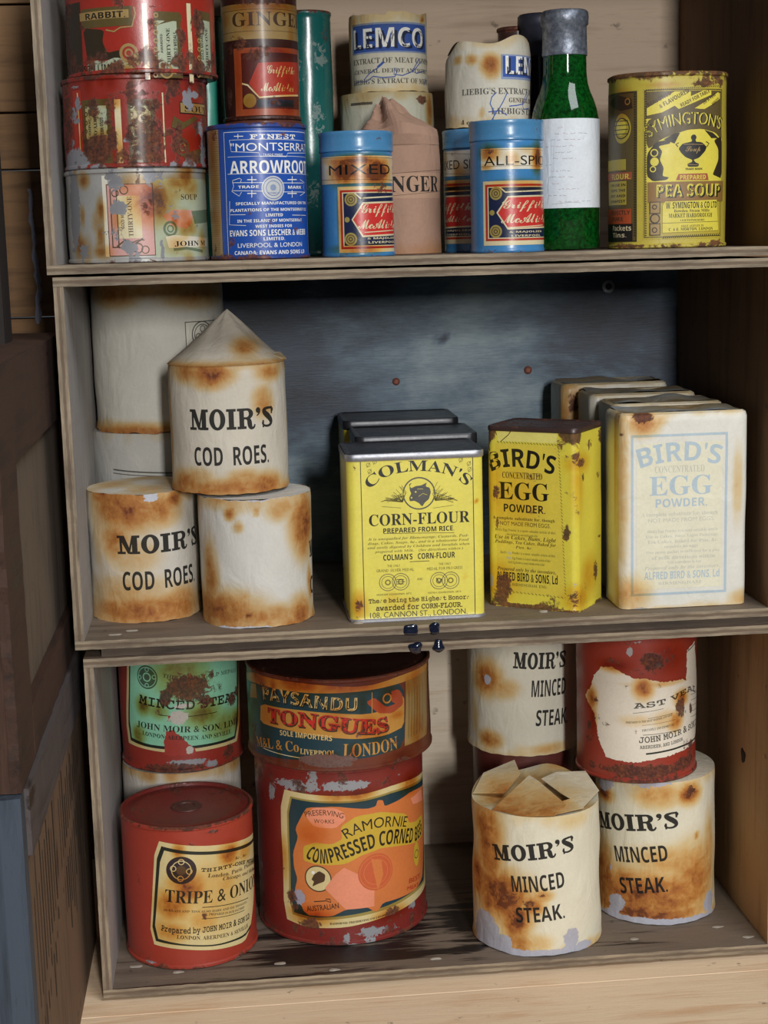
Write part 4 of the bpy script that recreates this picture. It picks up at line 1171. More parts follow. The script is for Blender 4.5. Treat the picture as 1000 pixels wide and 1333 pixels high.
["p",[[-25.7,90.6],[-22.3,95.8],[-3.2,97.2],[17.8,93.6],[24.1,94.3],[25.5,98.3],[29.5,97.5],[30.7,93.0],[39.5,93.9],[56.0,96.5],[88.9,91.4],[73.7,30.7],[60.0,26.0],[42.1,26.1],[27.3,26.5],[23.2,21.2],[20.7,21.7],[15.8,25.6],[1.5,25.3],[-8.0,20.5],[-26.4,20.2],[-33.9,36.3],[-31.5,44.8],[-34.0,52.4],[-34.2,62.2],[-29.6,74.1],[-31.4,80.0]],"orangepic"],
["p",[[-23.8,90.2],[-17.4,96.2],[-3.3,96.0],[2.4,92.7],[3.4,87.8],[-3.7,82.0],[-17.8,82.8]],"salmon"],
["q","PRESERVING",[[-23.19,89.02],[-12.76,91.03],[1.36,88.55]],3.73,"b","brownink"],
["q","WORKS",[[-17.75,85.5],[-4.18,85.44]],2.79,"b","brownink"],
["p",[[-26.3,58.6],[-25.9,68.5],[-18.2,71.8],[-6.4,71.1],[0.7,74.6],[-0.2,83.1],[10.5,89.7],[27.9,89.9],[49.3,83.1],[53.0,75.1],[62.3,73.2],[75.1,74.2],[75.3,59.5],[61.5,58.4],[41.6,62.5],[27.2,64.9],[13.3,62.5],[2.5,57.4],[-9.2,56.6],[-18.7,57.0]],"yellowold"],
["q","RAMORNIE",[[3.6,74.42],[12.52,78.21],[22.38,79.39],[35.93,77.64],[49.34,73.55]],7.22,"b","black"],
["q","COMPRESSED CORNED BEEF",[[-24.87,61.02],[-15.05,58.54],[-3.27,58.56],[7.33,62.5],[19.48,66.42],[35.55,65.4],[54.47,60.62],[75.65,63.19]],9.78,"c","black"],
["d",-16.42,46.75,9.32,"creamold"],
["o",-16.42,46.75,9.32,0.82,"brownink"],
["p",[[-19.0,49.6],[-15.3,52.4],[-11.2,50.1],[-11.9,45.2],[-16.8,43.0],[-20.6,40.8],[-19.2,44.7],[-21.0,45.7]],"brownink"],
["d",-19.58,50.79,1.16,"white"],
["p",[[-4.7,50.2],[1.3,55.0],[21.3,42.7],[20.8,25.4],[1.5,25.3],[-12.1,40.2]],"salmon"],
["d",22.77,49.19,12.58,"orangedeep",12.81],
["o",22.77,49.19,11.65,0.47,"orangepic"],
["o",22.77,49.19,8.85,0.47,"orangepic"],
["p",[[19.3,59.1],[26.9,56.4],[27.9,46.2],[23.7,36.0],[21.4,47.6]],"orangepic"],
["d",61.14,50.32,4.19,"yellowold",8.38],
["o",61.14,50.32,3.03,0.58,"sepia"],
["q","AUSTRALIAN",[[-24.76,22.9],[-16.21,24.48],[-2.86,26.49]],3.73,"b","black"],
["l",[[-19.7,30.4],[-11.2,31.6],[-8.2,30.5],[-8.8,32.9],[-11.7,32.8]],0.58,"black"],
["q","BEST",[[50.33,33.41],[65.94,31.33]],3.26,"b","redlit"],
["q","MEAT",[[48.27,29.09],[62.69,26.88]],2.56,"b","redlit"],
["q","RAMORNIE PRESERVING CO LONDON",[[-9.33,14.91],[10.7,15.8],[31.18,16.76]],1.4,"s","brownink"],
["p",[[54.7,92.0],[74.2,92.8],[76.0,83.4],[57.8,86.6]],"salmon"],
],
'pay':[
["p",[[-95.0,49.8],[-62.8,52.5],[-13.4,53.0],[17.8,53.5],[47.1,53.8],[46.5,10.4],[16.5,8.0],[-14.9,8.0],[-44.7,5.8],[-95.0,2.0]],"tealink"],
["p",[[49.0,54.8],[80.7,54.8],[74.7,10.7],[46.5,10.4]],"tan"],
["p",[[-95.0,52.6],[-62.1,60.8],[-26.7,59.6],[17.9,56.2],[47.2,59.2],[81.1,58.9],[80.7,54.8],[49.0,54.1],[17.8,53.3],[-13.4,53.0],[-62.7,52.8],[-95.0,49.1]],"amber"],
["p",[[-75.8,50.1],[-67.0,51.6],[-66.3,42.1],[-79.6,39.4]],"tan"],
["q","PAYSANDU",[[-56.8,42.26],[-31.75,43.29],[-9.83,41.46],[12.11,39.72]],8.69,"g","black"],
["q","PAYSANDU",[[-57.42,43.08],[-31.71,44.09],[-9.8,42.26],[11.61,40.57]],8.43,"g","amberlight"],
["p",[[-61.2,39.9],[-27.4,41.1],[-3.4,39.7],[17.4,37.5],[37.9,38.9],[46.8,45.8],[46.1,24.2],[31.1,21.3],[11.6,21.4],[-14.3,24.2],[-35.5,26.4],[-62.2,26.7]],"amber"],
["q","TONGUES",[[-52.97,28.76],[-29.37,29.17],[-10.27,28.08],[11.66,24.49],[34.24,23.82]],10.01,"S","brownink"],
["q","TONGUES",[[-53.54,29.45],[-29.33,30.11],[-10.24,29.01],[11.69,25.43],[33.5,24.78]],9.48,"S","redbright"],
["p",[[17.6,45.5],[23.2,48.2],[31.7,40.1],[39.6,41.3],[35.1,50.9],[45.0,47.5],[45.6,39.3],[36.2,35.2],[25.7,37.1]],"amberred"],
["d",39.76,45.95,4.48,"amberred"],
["o",32.6,45.98,3.42,1.05,"amber"],
["l",[[21.9,51.7],[21.5,37.0]],0.53,"amber"],
["q","SOLE IMPORTERS",[[-42.21,21.96],[-22.53,22.13],[-5.3,20.97]],3.42,"g","amberlight"],
["q","M&L & Co",[[-67.82,8.67],[-48.09,11.32],[-27.85,12.46]],6.85,"s","amber"],
["q","LIVERPOOL",[[-27.16,11.45],[-14.79,11.0],[-3.02,11.12]],3.69,"s","amberlight"],
["q","LONDON",[[1.48,10.42],[16.57,9.66],[40.33,10.56]],8.69,"s","amber"],
["l",[[-59.7,9.4],[-25.8,8.6]],0.53,"cream"],
["l",[[51.7,47.4],[50.2,15.0]],0.26,"brownink"],
["l",[[54.7,47.7],[53.0,15.2]],0.26,"brownink"],
["l",[[57.9,48.0],[56.1,15.3]],0.26,"brownink"],
["l",[[61.3,48.2],[59.4,15.4]],0.26,"brownink"],
["l",[[65.1,48.3],[63.0,15.3]],0.26,"brownink"],
["l",[[69.5,48.3],[67.1,15.1]],0.26,"brownink"],
],
'green':[
["p",[[-39.3,101.7],[66.4,90.8],[50.2,12.5],[23.3,14.0],[-5.8,14.5],[-25.6,16.0],[-48.7,17.4]],"creamold"],
["p",[[-37.1,99.6],[59.5,90.2],[47.4,15.3],[23.5,16.4],[-5.7,16.7],[-25.5,17.9],[-45.3,20.0]],"blackgreen"],
["p",[[-36.0,98.6],[55.3,90.0],[45.8,17.7],[23.5,18.2],[-5.5,18.9],[-25.3,20.0],[-43.2,22.4]],"mint"],
["d",-23.53,67.82,8.2,"greengrey",8.44],
["o",-23.53,67.82,7.27,0.59,"mint"],
["o",-23.53,67.82,3.28,0.94,"mint"],
["o",-23.2,73.23,1.64,0.59,"mint"],
["o",-29.48,67.2,1.64,0.59,"mint"],
["o",-17.95,68.21,1.64,0.59,"mint"],
["o",-23.87,62.05,1.64,0.59,"mint"],
["q","THIRTY ONE GOLD MEDALS",[[-11.86,68.4],[5.92,65.8],[26.04,64.98],[48.76,62.38]],2.81,"s","greengrey"],
["q","MINCED STEAK",[[-31.49,48.88],[-16.01,46.75],[1.48,45.24],[19.51,44.58],[46.77,42.68]],7.27,"m","ink"],
["l",[[-15.1,41.4],[4.7,39.9],[26.1,39.6]],0.47,"ink"],
["q","JOHN MOIR & SON, LIMD",[[-34.36,31.47],[-13.24,29.98],[10.01,28.03],[33.12,26.25],[49.37,25.22]],4.45,"s","ink"],
["q","LONDON, ABERDEEN, AND SEVILLE.",[[-29.54,26.16],[-5.3,23.93],[13.37,22.3],[39.18,20.88]],3.05,"s","ink"],
["p",[[-11.4,30.0],[-7.3,31.2],[-0.6,26.1],[3.7,19.7],[8.3,16.7],[8.1,11.9],[-12.9,13.0],[-13.0,22.7]],"redtin"],
["q","L",[[-10.49,37.26],[-4.69,36.57]],3.98,"s","redlit"],
],
'rightm':[
["q","MOIR’S",[[-46.27,59.19],[-20.59,64.74],[-1.85,67.43],[16.67,69.32]],11.47,"S","ink"],
["q","MINCED",[[-28.13,40.91],[-8.98,44.14],[8.95,46.64]],10.78,"c","ink"],
["q","STEAK.",[[-23.78,19.34],[-8.93,22.1],[9.06,24.29]],10.78,"c","ink"],
],
'veal':[
["p",[[-24.0,78.2],[-15.4,78.9],[-10.1,75.8],[-2.0,72.6],[7.9,71.6],[16.3,69.2],[33.6,68.5],[38.5,66.5],[39.1,87.3],[50.5,91.1],[63.1,57.9],[63.1,33.1],[54.5,20.5],[21.0,17.9],[0.0,14.8],[-20.0,15.9],[-26.0,26.5],[-29.9,44.8],[-39.3,55.4],[-32.7,63.3],[-30.5,71.2]],"peelpaper"],
["q","AST VEAL",[[-1.52,51.74],[5.98,52.41],[16.37,53.47],[28.14,55.86],[53.34,54.77]],4.17,"m","greyink"],
["l",[[-2.0,48.6],[18.6,50.9]],0.3,"greyink"],
["l",[[8.0,44.9],[25.7,46.8]],0.3,"greyink"],
["q","PREPARED IN THE BEST MANNER AND SOLD",[[-6.54,41.48],[9.05,42.76],[25.66,45.22]],1.39,"s","greyink"],
["l",[[4.0,40.3],[28.2,42.1]],0.2,"greyink"],
["q","FOR FAMILY AND EXPORT USE",[[4.01,36.05],[26.98,38.13]],1.59,"s","greyink"],
["l",[[4.5,33.7],[31.0,34.4]],0.4,"greyink"],
["q","JOHN MOIR & SON, LD",[[2.02,28.44],[16.48,29.24],[33.98,30.92],[63.11,29.82]],4.57,"m","greyink"],
["q","ABERDEEN, AND LONDON.",[[2.53,24.22],[16.5,24.79],[35.58,26.3]],2.58,"m","greyink"],
["l",[[6.6,20.7],[18.7,21.6],[34.1,22.4],[63.1,22.2]],1.19,"blackgreen"],
["l",[[40.0,86.6],[51.5,89.3]],0.7,"blackgreen"],
["l",[[44.5,55.5],[63.1,53.6]],0.3,"greyink"],
["l",[[44.6,51.7],[63.1,49.7]],0.3,"greyink"],
["l",[[44.7,47.8],[63.1,45.9]],0.3,"greyink"],
["l",[[44.7,44.0],[63.1,42.0]],0.3,"greyink"],
["l",[[44.8,40.1],[63.1,38.1]],0.3,"greyink"],
["l",[[44.9,36.2],[63.1,34.2]],0.3,"greyink"],
],
'backm':[
["q","MOIR’S",[[-6.4,64.0],[34.6,61.31]],11.7,"S","ink"],
["q","MINCED",[[6.19,43.08],[34.2,41.79]],11.7,"c","ink"],
["q","STEAK.",[[9.0,21.88],[36.0,20.07]],11.21,"c","ink"],
],
'frontm':[
["q","MOIR’S",[[-28.78,62.79],[-8.33,65.62],[7.25,67.7],[26.63,70.33]],10.77,"S","ink"],
["q","MINCED",[[-15.82,43.54],[0.13,45.02],[18.93,47.14]],10.77,"c","ink"],
["q","STEAK.",[[-13.3,22.69],[1.67,23.85],[18.79,25.96]],10.1,"c","ink"],
],
}
WEAR={
'stack1':[["S",-34.3,48.9,4.1,4.1,0.9],["S",-22.9,30.8,2.5,7.1,0.9],["S",-23.9,7.4,4.1,4.1,0.9],["S",-41.1,9.6,5.6,6.1,0.9],["S",-23.9,15.8,2.5,8.2,0.9],["S",9.0,35.6,11.2,11.2,1.3],["R",6.0,32.8,5.1,6.1,0.55],["S",25.1,45.7,8.2,4.1,0.9],["S",36.6,43.9,6.1,6.1,0.7],["S",-3.6,46.0,8.2,5.1,0.6],["S",46.3,11.5,4.1,6.1,0.6],["S",-37.6,28.4,2.0,6.1,0.6],["P",-45.9,32.4,7.1,26.5,0.9]],
'stack2':[["P",-45.0,4.9,14.6,7.3,1.1],["P",-24.2,0.2,6.3,3.1,0.9],["P",6.6,-2.6,17.7,3.3,1.1],["P",33.1,-0.6,6.3,6.3,1.0],["P",47.0,5.6,3.1,8.3,0.9],["P",11.2,11.1,2.6,3.1,0.8],["P",2.9,36.0,4.7,4.2,0.65],["P",40.8,42.7,6.3,2.3,0.9],["P",-40.4,46.9,6.3,1.3,0.8],["R",-24.5,11.5,11.5,8.3,1.0],["R",4.7,35.0,10.4,6.3,0.6],["R",7.5,14.4,11.5,16.7,0.75],["R",-50.2,32.0,8.3,26.1,0.6],["R",-9.3,5.3,6.3,8.3,0.6],["R",36.4,5.2,9.4,6.3,0.6],["R",-1.6,42.5,18.8,2.6,0.6],["R",54.2,21.5,6.3,18.8,0.8],["S",-22.1,15.2,11.5,7.3,0.9],["S",3.6,14.4,9.4,7.3,0.8],["S",-11.0,11.0,3.1,9.4,0.7],["S",4.3,27.6,8.3,6.3,0.7]],
'rabbit':[["R",-18.1,0.8,13.6,3.1,0.7],["R",-58.9,17.5,6.3,20.9,0.75],["R",19.8,-5.1,16.7,2.1,0.7],["R",-27.1,-2.3,18.8,2.6,0.8],["S",-9.1,1.4,12.5,4.2,0.8],["R",7.9,37.1,6.3,3.1,0.5],["R",-54.0,39.5,6.3,6.3,0.7],["P",-45.8,-1.8,8.3,2.3,1],["P",-29.5,-2.6,4.2,2.6,1],["P",-3.7,-5.7,17.7,1.3,0.9],["P",35.2,-7.2,6.3,1.3,0.9]],
'ginger':[["S",8.6,41.0,17.3,5.2,0.9],["R",-3.9,39.5,11.3,5.2,0.6],["R",7.4,11.6,10.4,4.3,0.5],["S",17.6,7.1,7.8,5.2,0.9],["S",5.4,69.2,26.0,3.5,0.8],["S",-15.2,25.9,3.5,22.5,0.6],["S",-7.2,60.9,5.2,6.9,0.5],["S",18.3,21.5,7.8,10.4,0.7],["R",1.4,71.5,26.0,2.6,0.6]],
'arrow':[["R",16.5,71.1,4.3,2.1,0.52],["R",-12.6,61.4,3.6,1.8,0.52],["R",-6.3,26.8,2.9,2.9,0.52],["R",29.7,23.5,5.0,4.3,0.52],["R",7.9,22.4,8.6,2.1,0.52],["R",-17.5,9.7,2.9,4.3,0.52],["R",29.6,2.4,2.9,2.1,0.52],["R",4.2,-0.3,8.6,1.0,0.52],["R",23.7,16.8,4.3,4.3,0.52],["R",32.7,66.0,2.9,2.9,0.52],["R",-29.2,72.2,3.6,4.3,0.6],["R",-33.8,6.5,3.6,5.0,0.6],["S",-32.0,40.3,4.3,42.8,0.6],["P",5.6,70.8,4.3,2.9,0.45]],
'mixed':[["S",-7.1,50.0,9.8,7.3,1.45],["S",13.3,49.6,10.6,8.1,1.45],["S",1.1,57.4,20.3,2.4,1.3],["S",1.5,44.4,20.3,1.6,0.8],["S",0.3,4.4,16.3,2.4,1.0],["S",-11.4,22.5,1.6,20.3,0.6],["R",0.4,34.5,8.9,2.4,0.45],["R",17.1,40.4,8.9,4.9,0.55],["P",-1.0,66.5,17.9,3.3,0.42],["R",13.0,69.4,13.0,2.4,0.4]],
'allsp':[["S",-11.1,59.7,6.5,4.3,1.1],["R",-9.5,60.3,5.0,3.2,0.5],["S",22.6,55.8,5.0,7.9,1.3],["R",23.9,56.5,4.3,7.2,0.42],["S",-12.8,51.6,4.3,1.8,0.8],["S",3.8,55.8,4.3,4.3,0.6],["S",7.2,40.8,17.9,2.9,0.6],["S",15.4,61.1,8.6,1.1,0.7],["R",-2.2,72.8,2.9,2.9,0.4],["R",20.5,72.8,3.6,4.3,0.4],["R",10.2,36.7,10.8,2.2,0.35],["P",-0.3,-1.6,18.6,0.9,0.5]],
'dspice':[["R",-19.0,62.4,2.3,2.3,0.6],["S",-28.3,58.9,3.0,6.1,0.5],["S",-18.0,42.4,15.2,3.8,0.9],["S",-13.9,51.7,4.6,4.6,0.6]],
'lemlow':[["S",35.1,94.0,4.4,11.1,1.0],["R",26.1,99.8,5.2,3.0,0.9],["R",-15.8,98.2,3.0,1.0,0.6],["R",-31.7,102.1,3.0,2.2,0.5],["P",35.5,102.4,4.4,1.5,0.9]],
'lemco':[["S",29.0,47.2,3.0,1.9,1.2],["S",-26.5,45.4,3.0,2.2,0.8],["S",-32.2,39.2,1.2,14.8,0.7],["S",1.6,-0.4,22.2,1.2,0.5]],
'lejar':[["S",2.1,38.6,5.7,6.8,1.1],["S",-10.4,42.0,3.8,3.0,0.75],["S",-21.0,42.2,3.8,2.3,0.6],["S",2.8,34.4,4.6,4.6,0.9],["S",-4.1,8.5,1.9,3.0,0.5],["S",-2.8,2.0,2.3,1.9,0.55],["S",-26.8,4.9,6.1,3.0,0.35]],
'sym':[["R",16.3,98.8,9.4,2.6,0.9],["R",29.1,100.3,3.4,4.3,0.7],["R",-32.8,1.8,17.1,1.2,0.8],["R",25.6,2.8,6.9,1.7,0.7],["S",-38.5,88.4,9.4,8.6,0.7],["S",-9.1,98.0,10.3,1.7,0.5],["R",-64.1,98.8,1.7,5.1,0.5]],
'LL':[["S",-11.5,75.6,23.7,16.4,1.0],["S",-8.0,72.9,8.2,7.3,1.1],["S",-18.6,53.8,10.9,12.7,0.8],["S",7.9,72.9,16.4,10.9,0.85],["S",-0.8,7.4,43.7,10.0,0.95],["S",-12.8,19.5,29.1,10.9,0.5],["S",22.2,9.1,16.4,10.9,0.9],["S",-32.2,63.6,7.3,29.1,0.35],["S",-7.8,43.2,16.4,10.9,0.45],["S",-27.8,82.1,10.9,7.3,1.0],["S",21.9,78.5,7.3,5.5,1.0],["P",6.5,80.9,6.2,2.9,1.0]],
'LR':[["S",36.9,62.2,12.4,19.5,1.1],["S",17.3,74.0,10.6,7.1,0.6],["S",-16.0,72.7,3.5,3.9,1.1],["S",-10.8,64.1,3.2,3.2,0.6],["S",-26.7,10.5,28.3,12.4,0.95],["S",0.1,7.1,35.4,7.1,0.8],["S",30.1,5.7,10.6,10.6,1.0],["S",-33.8,27.5,7.1,23.0,0.85],["S",-35.5,45.2,4.2,7.1,0.7],["S",-25.0,80.1,12.4,3.5,0.7],["S",-6.0,9.1,2.8,1.8,1.3],["S",-8.1,21.6,2.1,1.8,0.7],["S",1.0,73.5,2.1,2.1,0.8],["S",42.4,23.1,3.5,10.6,0.9],["P",1.3,82.3,35.4,1.8,0.8],["P",-10.8,0.9,21.2,1.4,0.9]],
'topcod':[["S",-10.4,75.1,12.6,7.2,1.15],["S",-25.0,76.7,16.1,7.2,0.8],["S",-11.5,70.8,10.8,5.4,0.8],["S",23.3,56.1,7.2,9.0,0.7],["S",30.3,74.7,10.8,5.4,0.8],["S",-32.4,4.4,12.6,9.0,0.9],["S",-0.4,4.4,35.9,5.0,0.9],["S",21.9,4.4,14.3,7.2,1.0],["S",8.5,9.2,10.8,5.4,0.7],["S",-49.5,40.1,2.5,35.9,0.6],["S",56.4,36.6,2.9,35.9,0.6],["S",-22.3,10.5,10.8,5.4,0.55]],
'tallup':[["S",-21.5,0.7,51.2,5.5,1.0],["S",-41.7,1.8,11.8,5.9,0.7],["S",-31.4,92.5,17.7,7.9,0.8],["S",28.6,90.8,23.6,7.9,0.7],["S",2.6,93.7,39.4,3.9,0.6],["S",-11.4,1.7,23.6,3.9,0.7]],
'colman':[["R",-37.3,9.9,3.2,6.4,0.62],["S",-37.2,11.3,4.6,8.2,0.7],["R",40.1,37.3,2.2,5.5,0.4],["S",37.7,74.5,1.3,1.1,0.9],["R",-37.4,98.5,1.8,5.5,0.4],["S",-16.2,14.0,5.5,5.5,0.25],["R",-35.5,41.8,1.8,9.1,0.36],["S",-29.7,85.1,1.1,0.9,0.6],["S",29.1,27.2,1.3,1.3,0.5],["S",-7.1,11.7,5.5,3.6,0.25]],
'birdy':[["R",-31.8,113.2,7.1,7.6,1.2],["R",28.3,115.6,7.6,8.1,1.2],["R",-4.0,120.1,30.3,2.6,1.1],["R",35.6,95.2,7.6,3.0,0.75],["R",23.8,51.4,2.8,6.1,0.9],["R",-24.7,74.4,2.4,5.0,0.8],["R",-23.3,54.6,2.8,4.0,0.75],["R",-18.8,14.8,6.1,8.1,0.9],["R",-22.4,4.9,6.1,6.1,0.8],["R",59.7,21.1,4.5,8.1,0.72],["R",19.8,109.3,3.0,9.1,0.65],["R",30.3,100.4,4.0,6.1,0.6],["R",-30.0,101.0,2.4,4.0,0.6],["R",38.2,86.2,2.6,4.0,0.66],["R",64.4,83.5,2.2,3.0,0.7],["R",70.6,74.2,1.4,4.0,0.7],["R",-5.4,1.6,30.3,2.0,0.85],["R",29.8,9.2,6.1,6.1,0.62],["R",68.8,108.9,4.0,6.1,0.8],["R",70.6,95.1,1.4,3.0,0.6],["R",29.1,78.2,2.6,12.1,0.42],["R",31.3,64.8,2.6,6.1,0.42],["R",48.2,-3.0,12.1,2.4,0.7],["R",8.0,3.9,6.1,2.5,0.6],["R",23.0,104.4,1.2,12.1,0.6],["S",32.9,81.9,6.1,20.2,0.35],["S",48.5,21.2,12.1,12.1,0.5],["S",34.6,9.4,12.1,8.1,0.6],["S",-10.2,72.1,16.2,20.2,0.3],["S",-25.8,77.4,6.1,20.2,0.4],["S",35.6,94.7,12.1,6.1,0.5],["S",-23.3,16.5,12.1,12.1,0.5],["P",-15.5,34.1,2.0,4.0,1.0],["P",-29.1,16.9,2.0,5.0,0.9],["P",29.3,18.1,1.2,1.6,0.9]],
'birdw':[["R",-26.5,122.7,6.5,4.2,0.95],["S",-26.5,119.5,9.5,7.6,1.0],["S",-18.1,119.8,5.7,3.0,0.6],["R",-40.5,112.1,2.7,2.7,0.6],["S",-40.5,86.1,4.9,56.9,0.45],["S",-36.4,9.7,13.3,11.4,0.6],["S",-37.5,121.8,11.4,3.8,0.5],["S",34.3,77.5,3.0,22.8,0.4],["S",-50.3,104.2,2.3,49.3,0.8],["S",37.4,4.1,7.6,5.7,0.5],["P",-28.5,0.4,7.6,1.5,0.8],["S",-8.6,-3.6,56.9,2.3,0.4]],
'tripe':[["S",-2.0,56.0,11.2,10.2,1.0],["S",-12.0,44.3,11.2,10.2,0.95],["S",27.9,73.0,7.4,7.4,1.1],["S",8.2,33.0,9.3,7.4,0.6],["S",-14.8,26.3,11.2,7.4,0.7],["S",43.8,69.5,7.4,5.6,0.6],["R",8.3,35.0,2.6,2.4,0.8],["S",-6.4,80.9,3.7,4.7,0.9],["S",25.7,53.7,7.4,5.6,0.5],["S",16.8,48.2,18.6,23.3,0.35],["R",16.8,90.7,7.4,2.0,0.6],["R",-34.1,0.9,8.4,2.8,0.5],["R",35.5,-0.3,7.4,4.7,0.6],["R",-2.0,95.8,27.9,2.0,0.65],["P",16.8,91.2,2.8,1.3,0.7],["P",-30.2,3.4,7.4,1.9,0.6],["P",31.4,0.3,5.6,1.9,0.6]],
'ram':[["P",-30.6,31.9,4.7,5.8,1.0],["R",-35.7,29.7,5.8,8.2,0.62],["S",10.9,104.2,11.6,4.1,1.0],["S",-3.0,103.8,9.3,4.1,0.8],["R",-22.8,14.4,10.5,4.2,0.7],["S",-22.6,19.5,14.0,5.8,1.0],["R",34.1,18.5,7.0,4.1,0.7],["S",34.1,17.2,11.6,4.7,0.9],["S",-41.9,58.1,3.5,14.0,0.6],["S",56.2,102.6,10.5,7.0,0.9],["S",-19.2,77.8,9.3,7.0,0.5],["R",-42.3,50.6,3.0,7.0,0.4],["R",-50.0,3.2,14.0,3.5,0.5],["P",-29.5,109.5,21.0,4.7,0.75],["P",4.1,110.8,18.6,4.2,0.8],["P",20.3,8.0,18.6,4.7,0.65],["P",0.8,0.5,34.9,1.9,0.55],["P",-51.7,101.5,4.7,9.3,0.7],["R",-29.4,111.3,7.0,3.5,0.6],["R",31.2,109.3,14.0,3.5,0.5],["R",12.6,-0.7,34.9,1.6,0.5]],
'pay':[["P",-8.3,7.5,18.4,4.5,1.1],["P",-39.7,4.0,14.5,1.6,0.6],["R",-28.9,4.2,39.5,2.6,0.5],["S",7.4,57.2,21.1,5.3,0.9],["S",-26.8,58.2,15.8,5.3,1.1],["S",-62.3,58.1,10.5,7.9,1.1],["S",18.5,28.0,7.9,7.9,0.6],["S",60.8,17.6,7.9,10.5,0.7],["S",-52.5,37.0,9.2,15.8,0.5],["S",-0.8,41.6,7.9,5.3,0.45],["S",61.6,38.0,3.9,15.8,0.4],["S",43.6,4.3,13.2,5.3,0.9],["R",-71.7,18.7,7.9,15.8,0.5],["R",-57.9,52.2,7.9,5.3,0.5],["R",35.6,15.7,7.9,5.3,0.5],["R",13.0,26.0,3.4,2.1,0.6],["P",11.6,23.4,5.3,2.4,0.5]],
'green':[["R",5.7,60.4,17.6,10.5,0.85],["R",-10.8,53.5,4.7,5.9,0.9],["R",17.2,49.2,7.0,5.9,0.75],["R",21.9,66.4,3.5,5.9,0.7],["R",42.0,44.6,5.9,4.7,0.8],["R",48.8,48.8,2.6,3.5,1.0],["R",27.0,55.7,7.0,7.0,0.5],["R",-16.2,43.7,4.7,2.9,0.6],["S",-27.9,47.0,5.3,5.9,1.1],["S",15.5,39.9,11.7,8.2,1.0],["S",-33.2,25.6,5.3,5.9,1.0],["S",45.5,28.9,7.0,7.0,1.0],["S",33.3,28.7,14.1,9.4,0.7],["S",0.4,70.4,16.4,14.1,0.8],["S",-16.1,44.3,5.9,4.7,0.8],["P",-2.2,39.5,7.0,5.3,0.95],["P",1.6,47.6,7.0,1.9,0.9],["P",4.7,16.0,3.0,3.5,0.9],["P",3.1,7.0,15.2,2.6,0.95],["P",20.1,3.7,7.0,2.3,0.8],["R",-6.3,3.3,25.8,4.0,0.75],["R",35.5,8.4,8.2,7.0,0.6],["R",-45.4,5.9,7.0,7.0,0.5]],
'rightm':[["S",-8.9,20.6,52.1,17.4,1.05],["S",29.4,29.8,20.9,24.3,0.9],["S",-41.4,27.0,10.4,22.6,1.0],["S",-41.2,86.3,8.7,5.2,1.2],["S",24.2,91.8,8.7,7.0,1.25],["S",1.6,92.6,15.6,8.7,0.7],["S",-8.9,7.1,45.2,7.0,1.2],["S",44.4,40.8,7.0,27.8,0.7],["S",18.4,45.4,34.8,10.4,0.6],["S",9.6,93.4,2.4,2.8,0.7],["S",30.3,61.2,2.1,2.1,0.9],["R",25.3,93.5,4.9,5.9,0.62],["R",-43.1,86.2,7.0,3.5,0.5],["P",0.2,0.6,52.1,3.8,1.2],["P",-27.2,12.5,7.0,5.2,1.1],["P",-29.6,5.9,5.2,5.2,0.95],["P",-35.0,-5.8,10.4,7.0,1.2],["P",45.1,9.5,7.0,7.0,1.1],["P",-41.2,96.8,10.4,8.7,1.1],["P",22.0,107.1,19.1,4.5,1.1],["P",-5.5,99.7,20.9,2.8,0.9],["P",-33.5,34.8,1.7,2.4,0.9]],
'veal':[["R",9.9,84.0,7.9,6.0,0.95],["R",14.1,80.6,6.0,4.0,0.8],["R",32.3,49.8,5.0,6.0,0.85],["R",44.7,46.4,2.4,4.5,0.8],["R",35.4,46.0,3.0,6.0,0.8],["R",6.1,8.5,32.8,5.0,0.9],["R",37.4,10.3,11.9,6.0,0.8],["R",45.1,21.2,5.0,5.0,0.7],["R",-35.2,35.0,2.8,4.0,0.8],["R",20.7,85.2,11.9,9.9,0.45],["R",-14.3,83.2,10.9,3.0,0.5],["R",-28.5,53.6,2.4,4.0,0.6],["R",3.9,76.9,19.9,3.0,0.5],["R",0.0,36.0,1.8,2.0,0.6],["R",-33.0,8.7,6.0,4.0,0.6],["R",-4.1,96.4,9.9,2.0,0.4],["R",-43.4,43.5,3.0,29.8,0.3],["S",4.9,65.4,6.0,7.0,1.0],["S",-14.3,80.1,10.9,4.0,1.0],["S",33.7,55.9,6.0,5.0,1.1],["S",-32.7,54.8,4.5,7.9,1.0],["S",-31.3,40.2,3.0,8.9,0.9],["S",28.3,41.1,6.0,6.0,0.9],["S",21.8,86.1,11.9,9.9,0.8],["S",-0.0,43.4,11.9,4.0,0.25],["S",20.9,43.3,9.9,6.0,0.35],["S",16.3,67.9,19.9,2.0,0.5],["P",-4.1,90.2,2.6,4.0,0.9],["P",0.9,96.0,4.0,1.2,0.8],["P",15.2,80.5,3.0,2.6,0.7]],
'backm':[["S",-28.2,54.6,12.2,12.2,1.0],["S",-16.4,48.7,12.2,7.3,0.6],["S",-25.8,9.7,9.7,6.1,0.9],["S",-41.0,24.4,4.9,14.6,0.35],["S",18.9,4.5,14.6,3.4,0.6],["P",-26.2,53.6,2.9,3.4,1.2]],
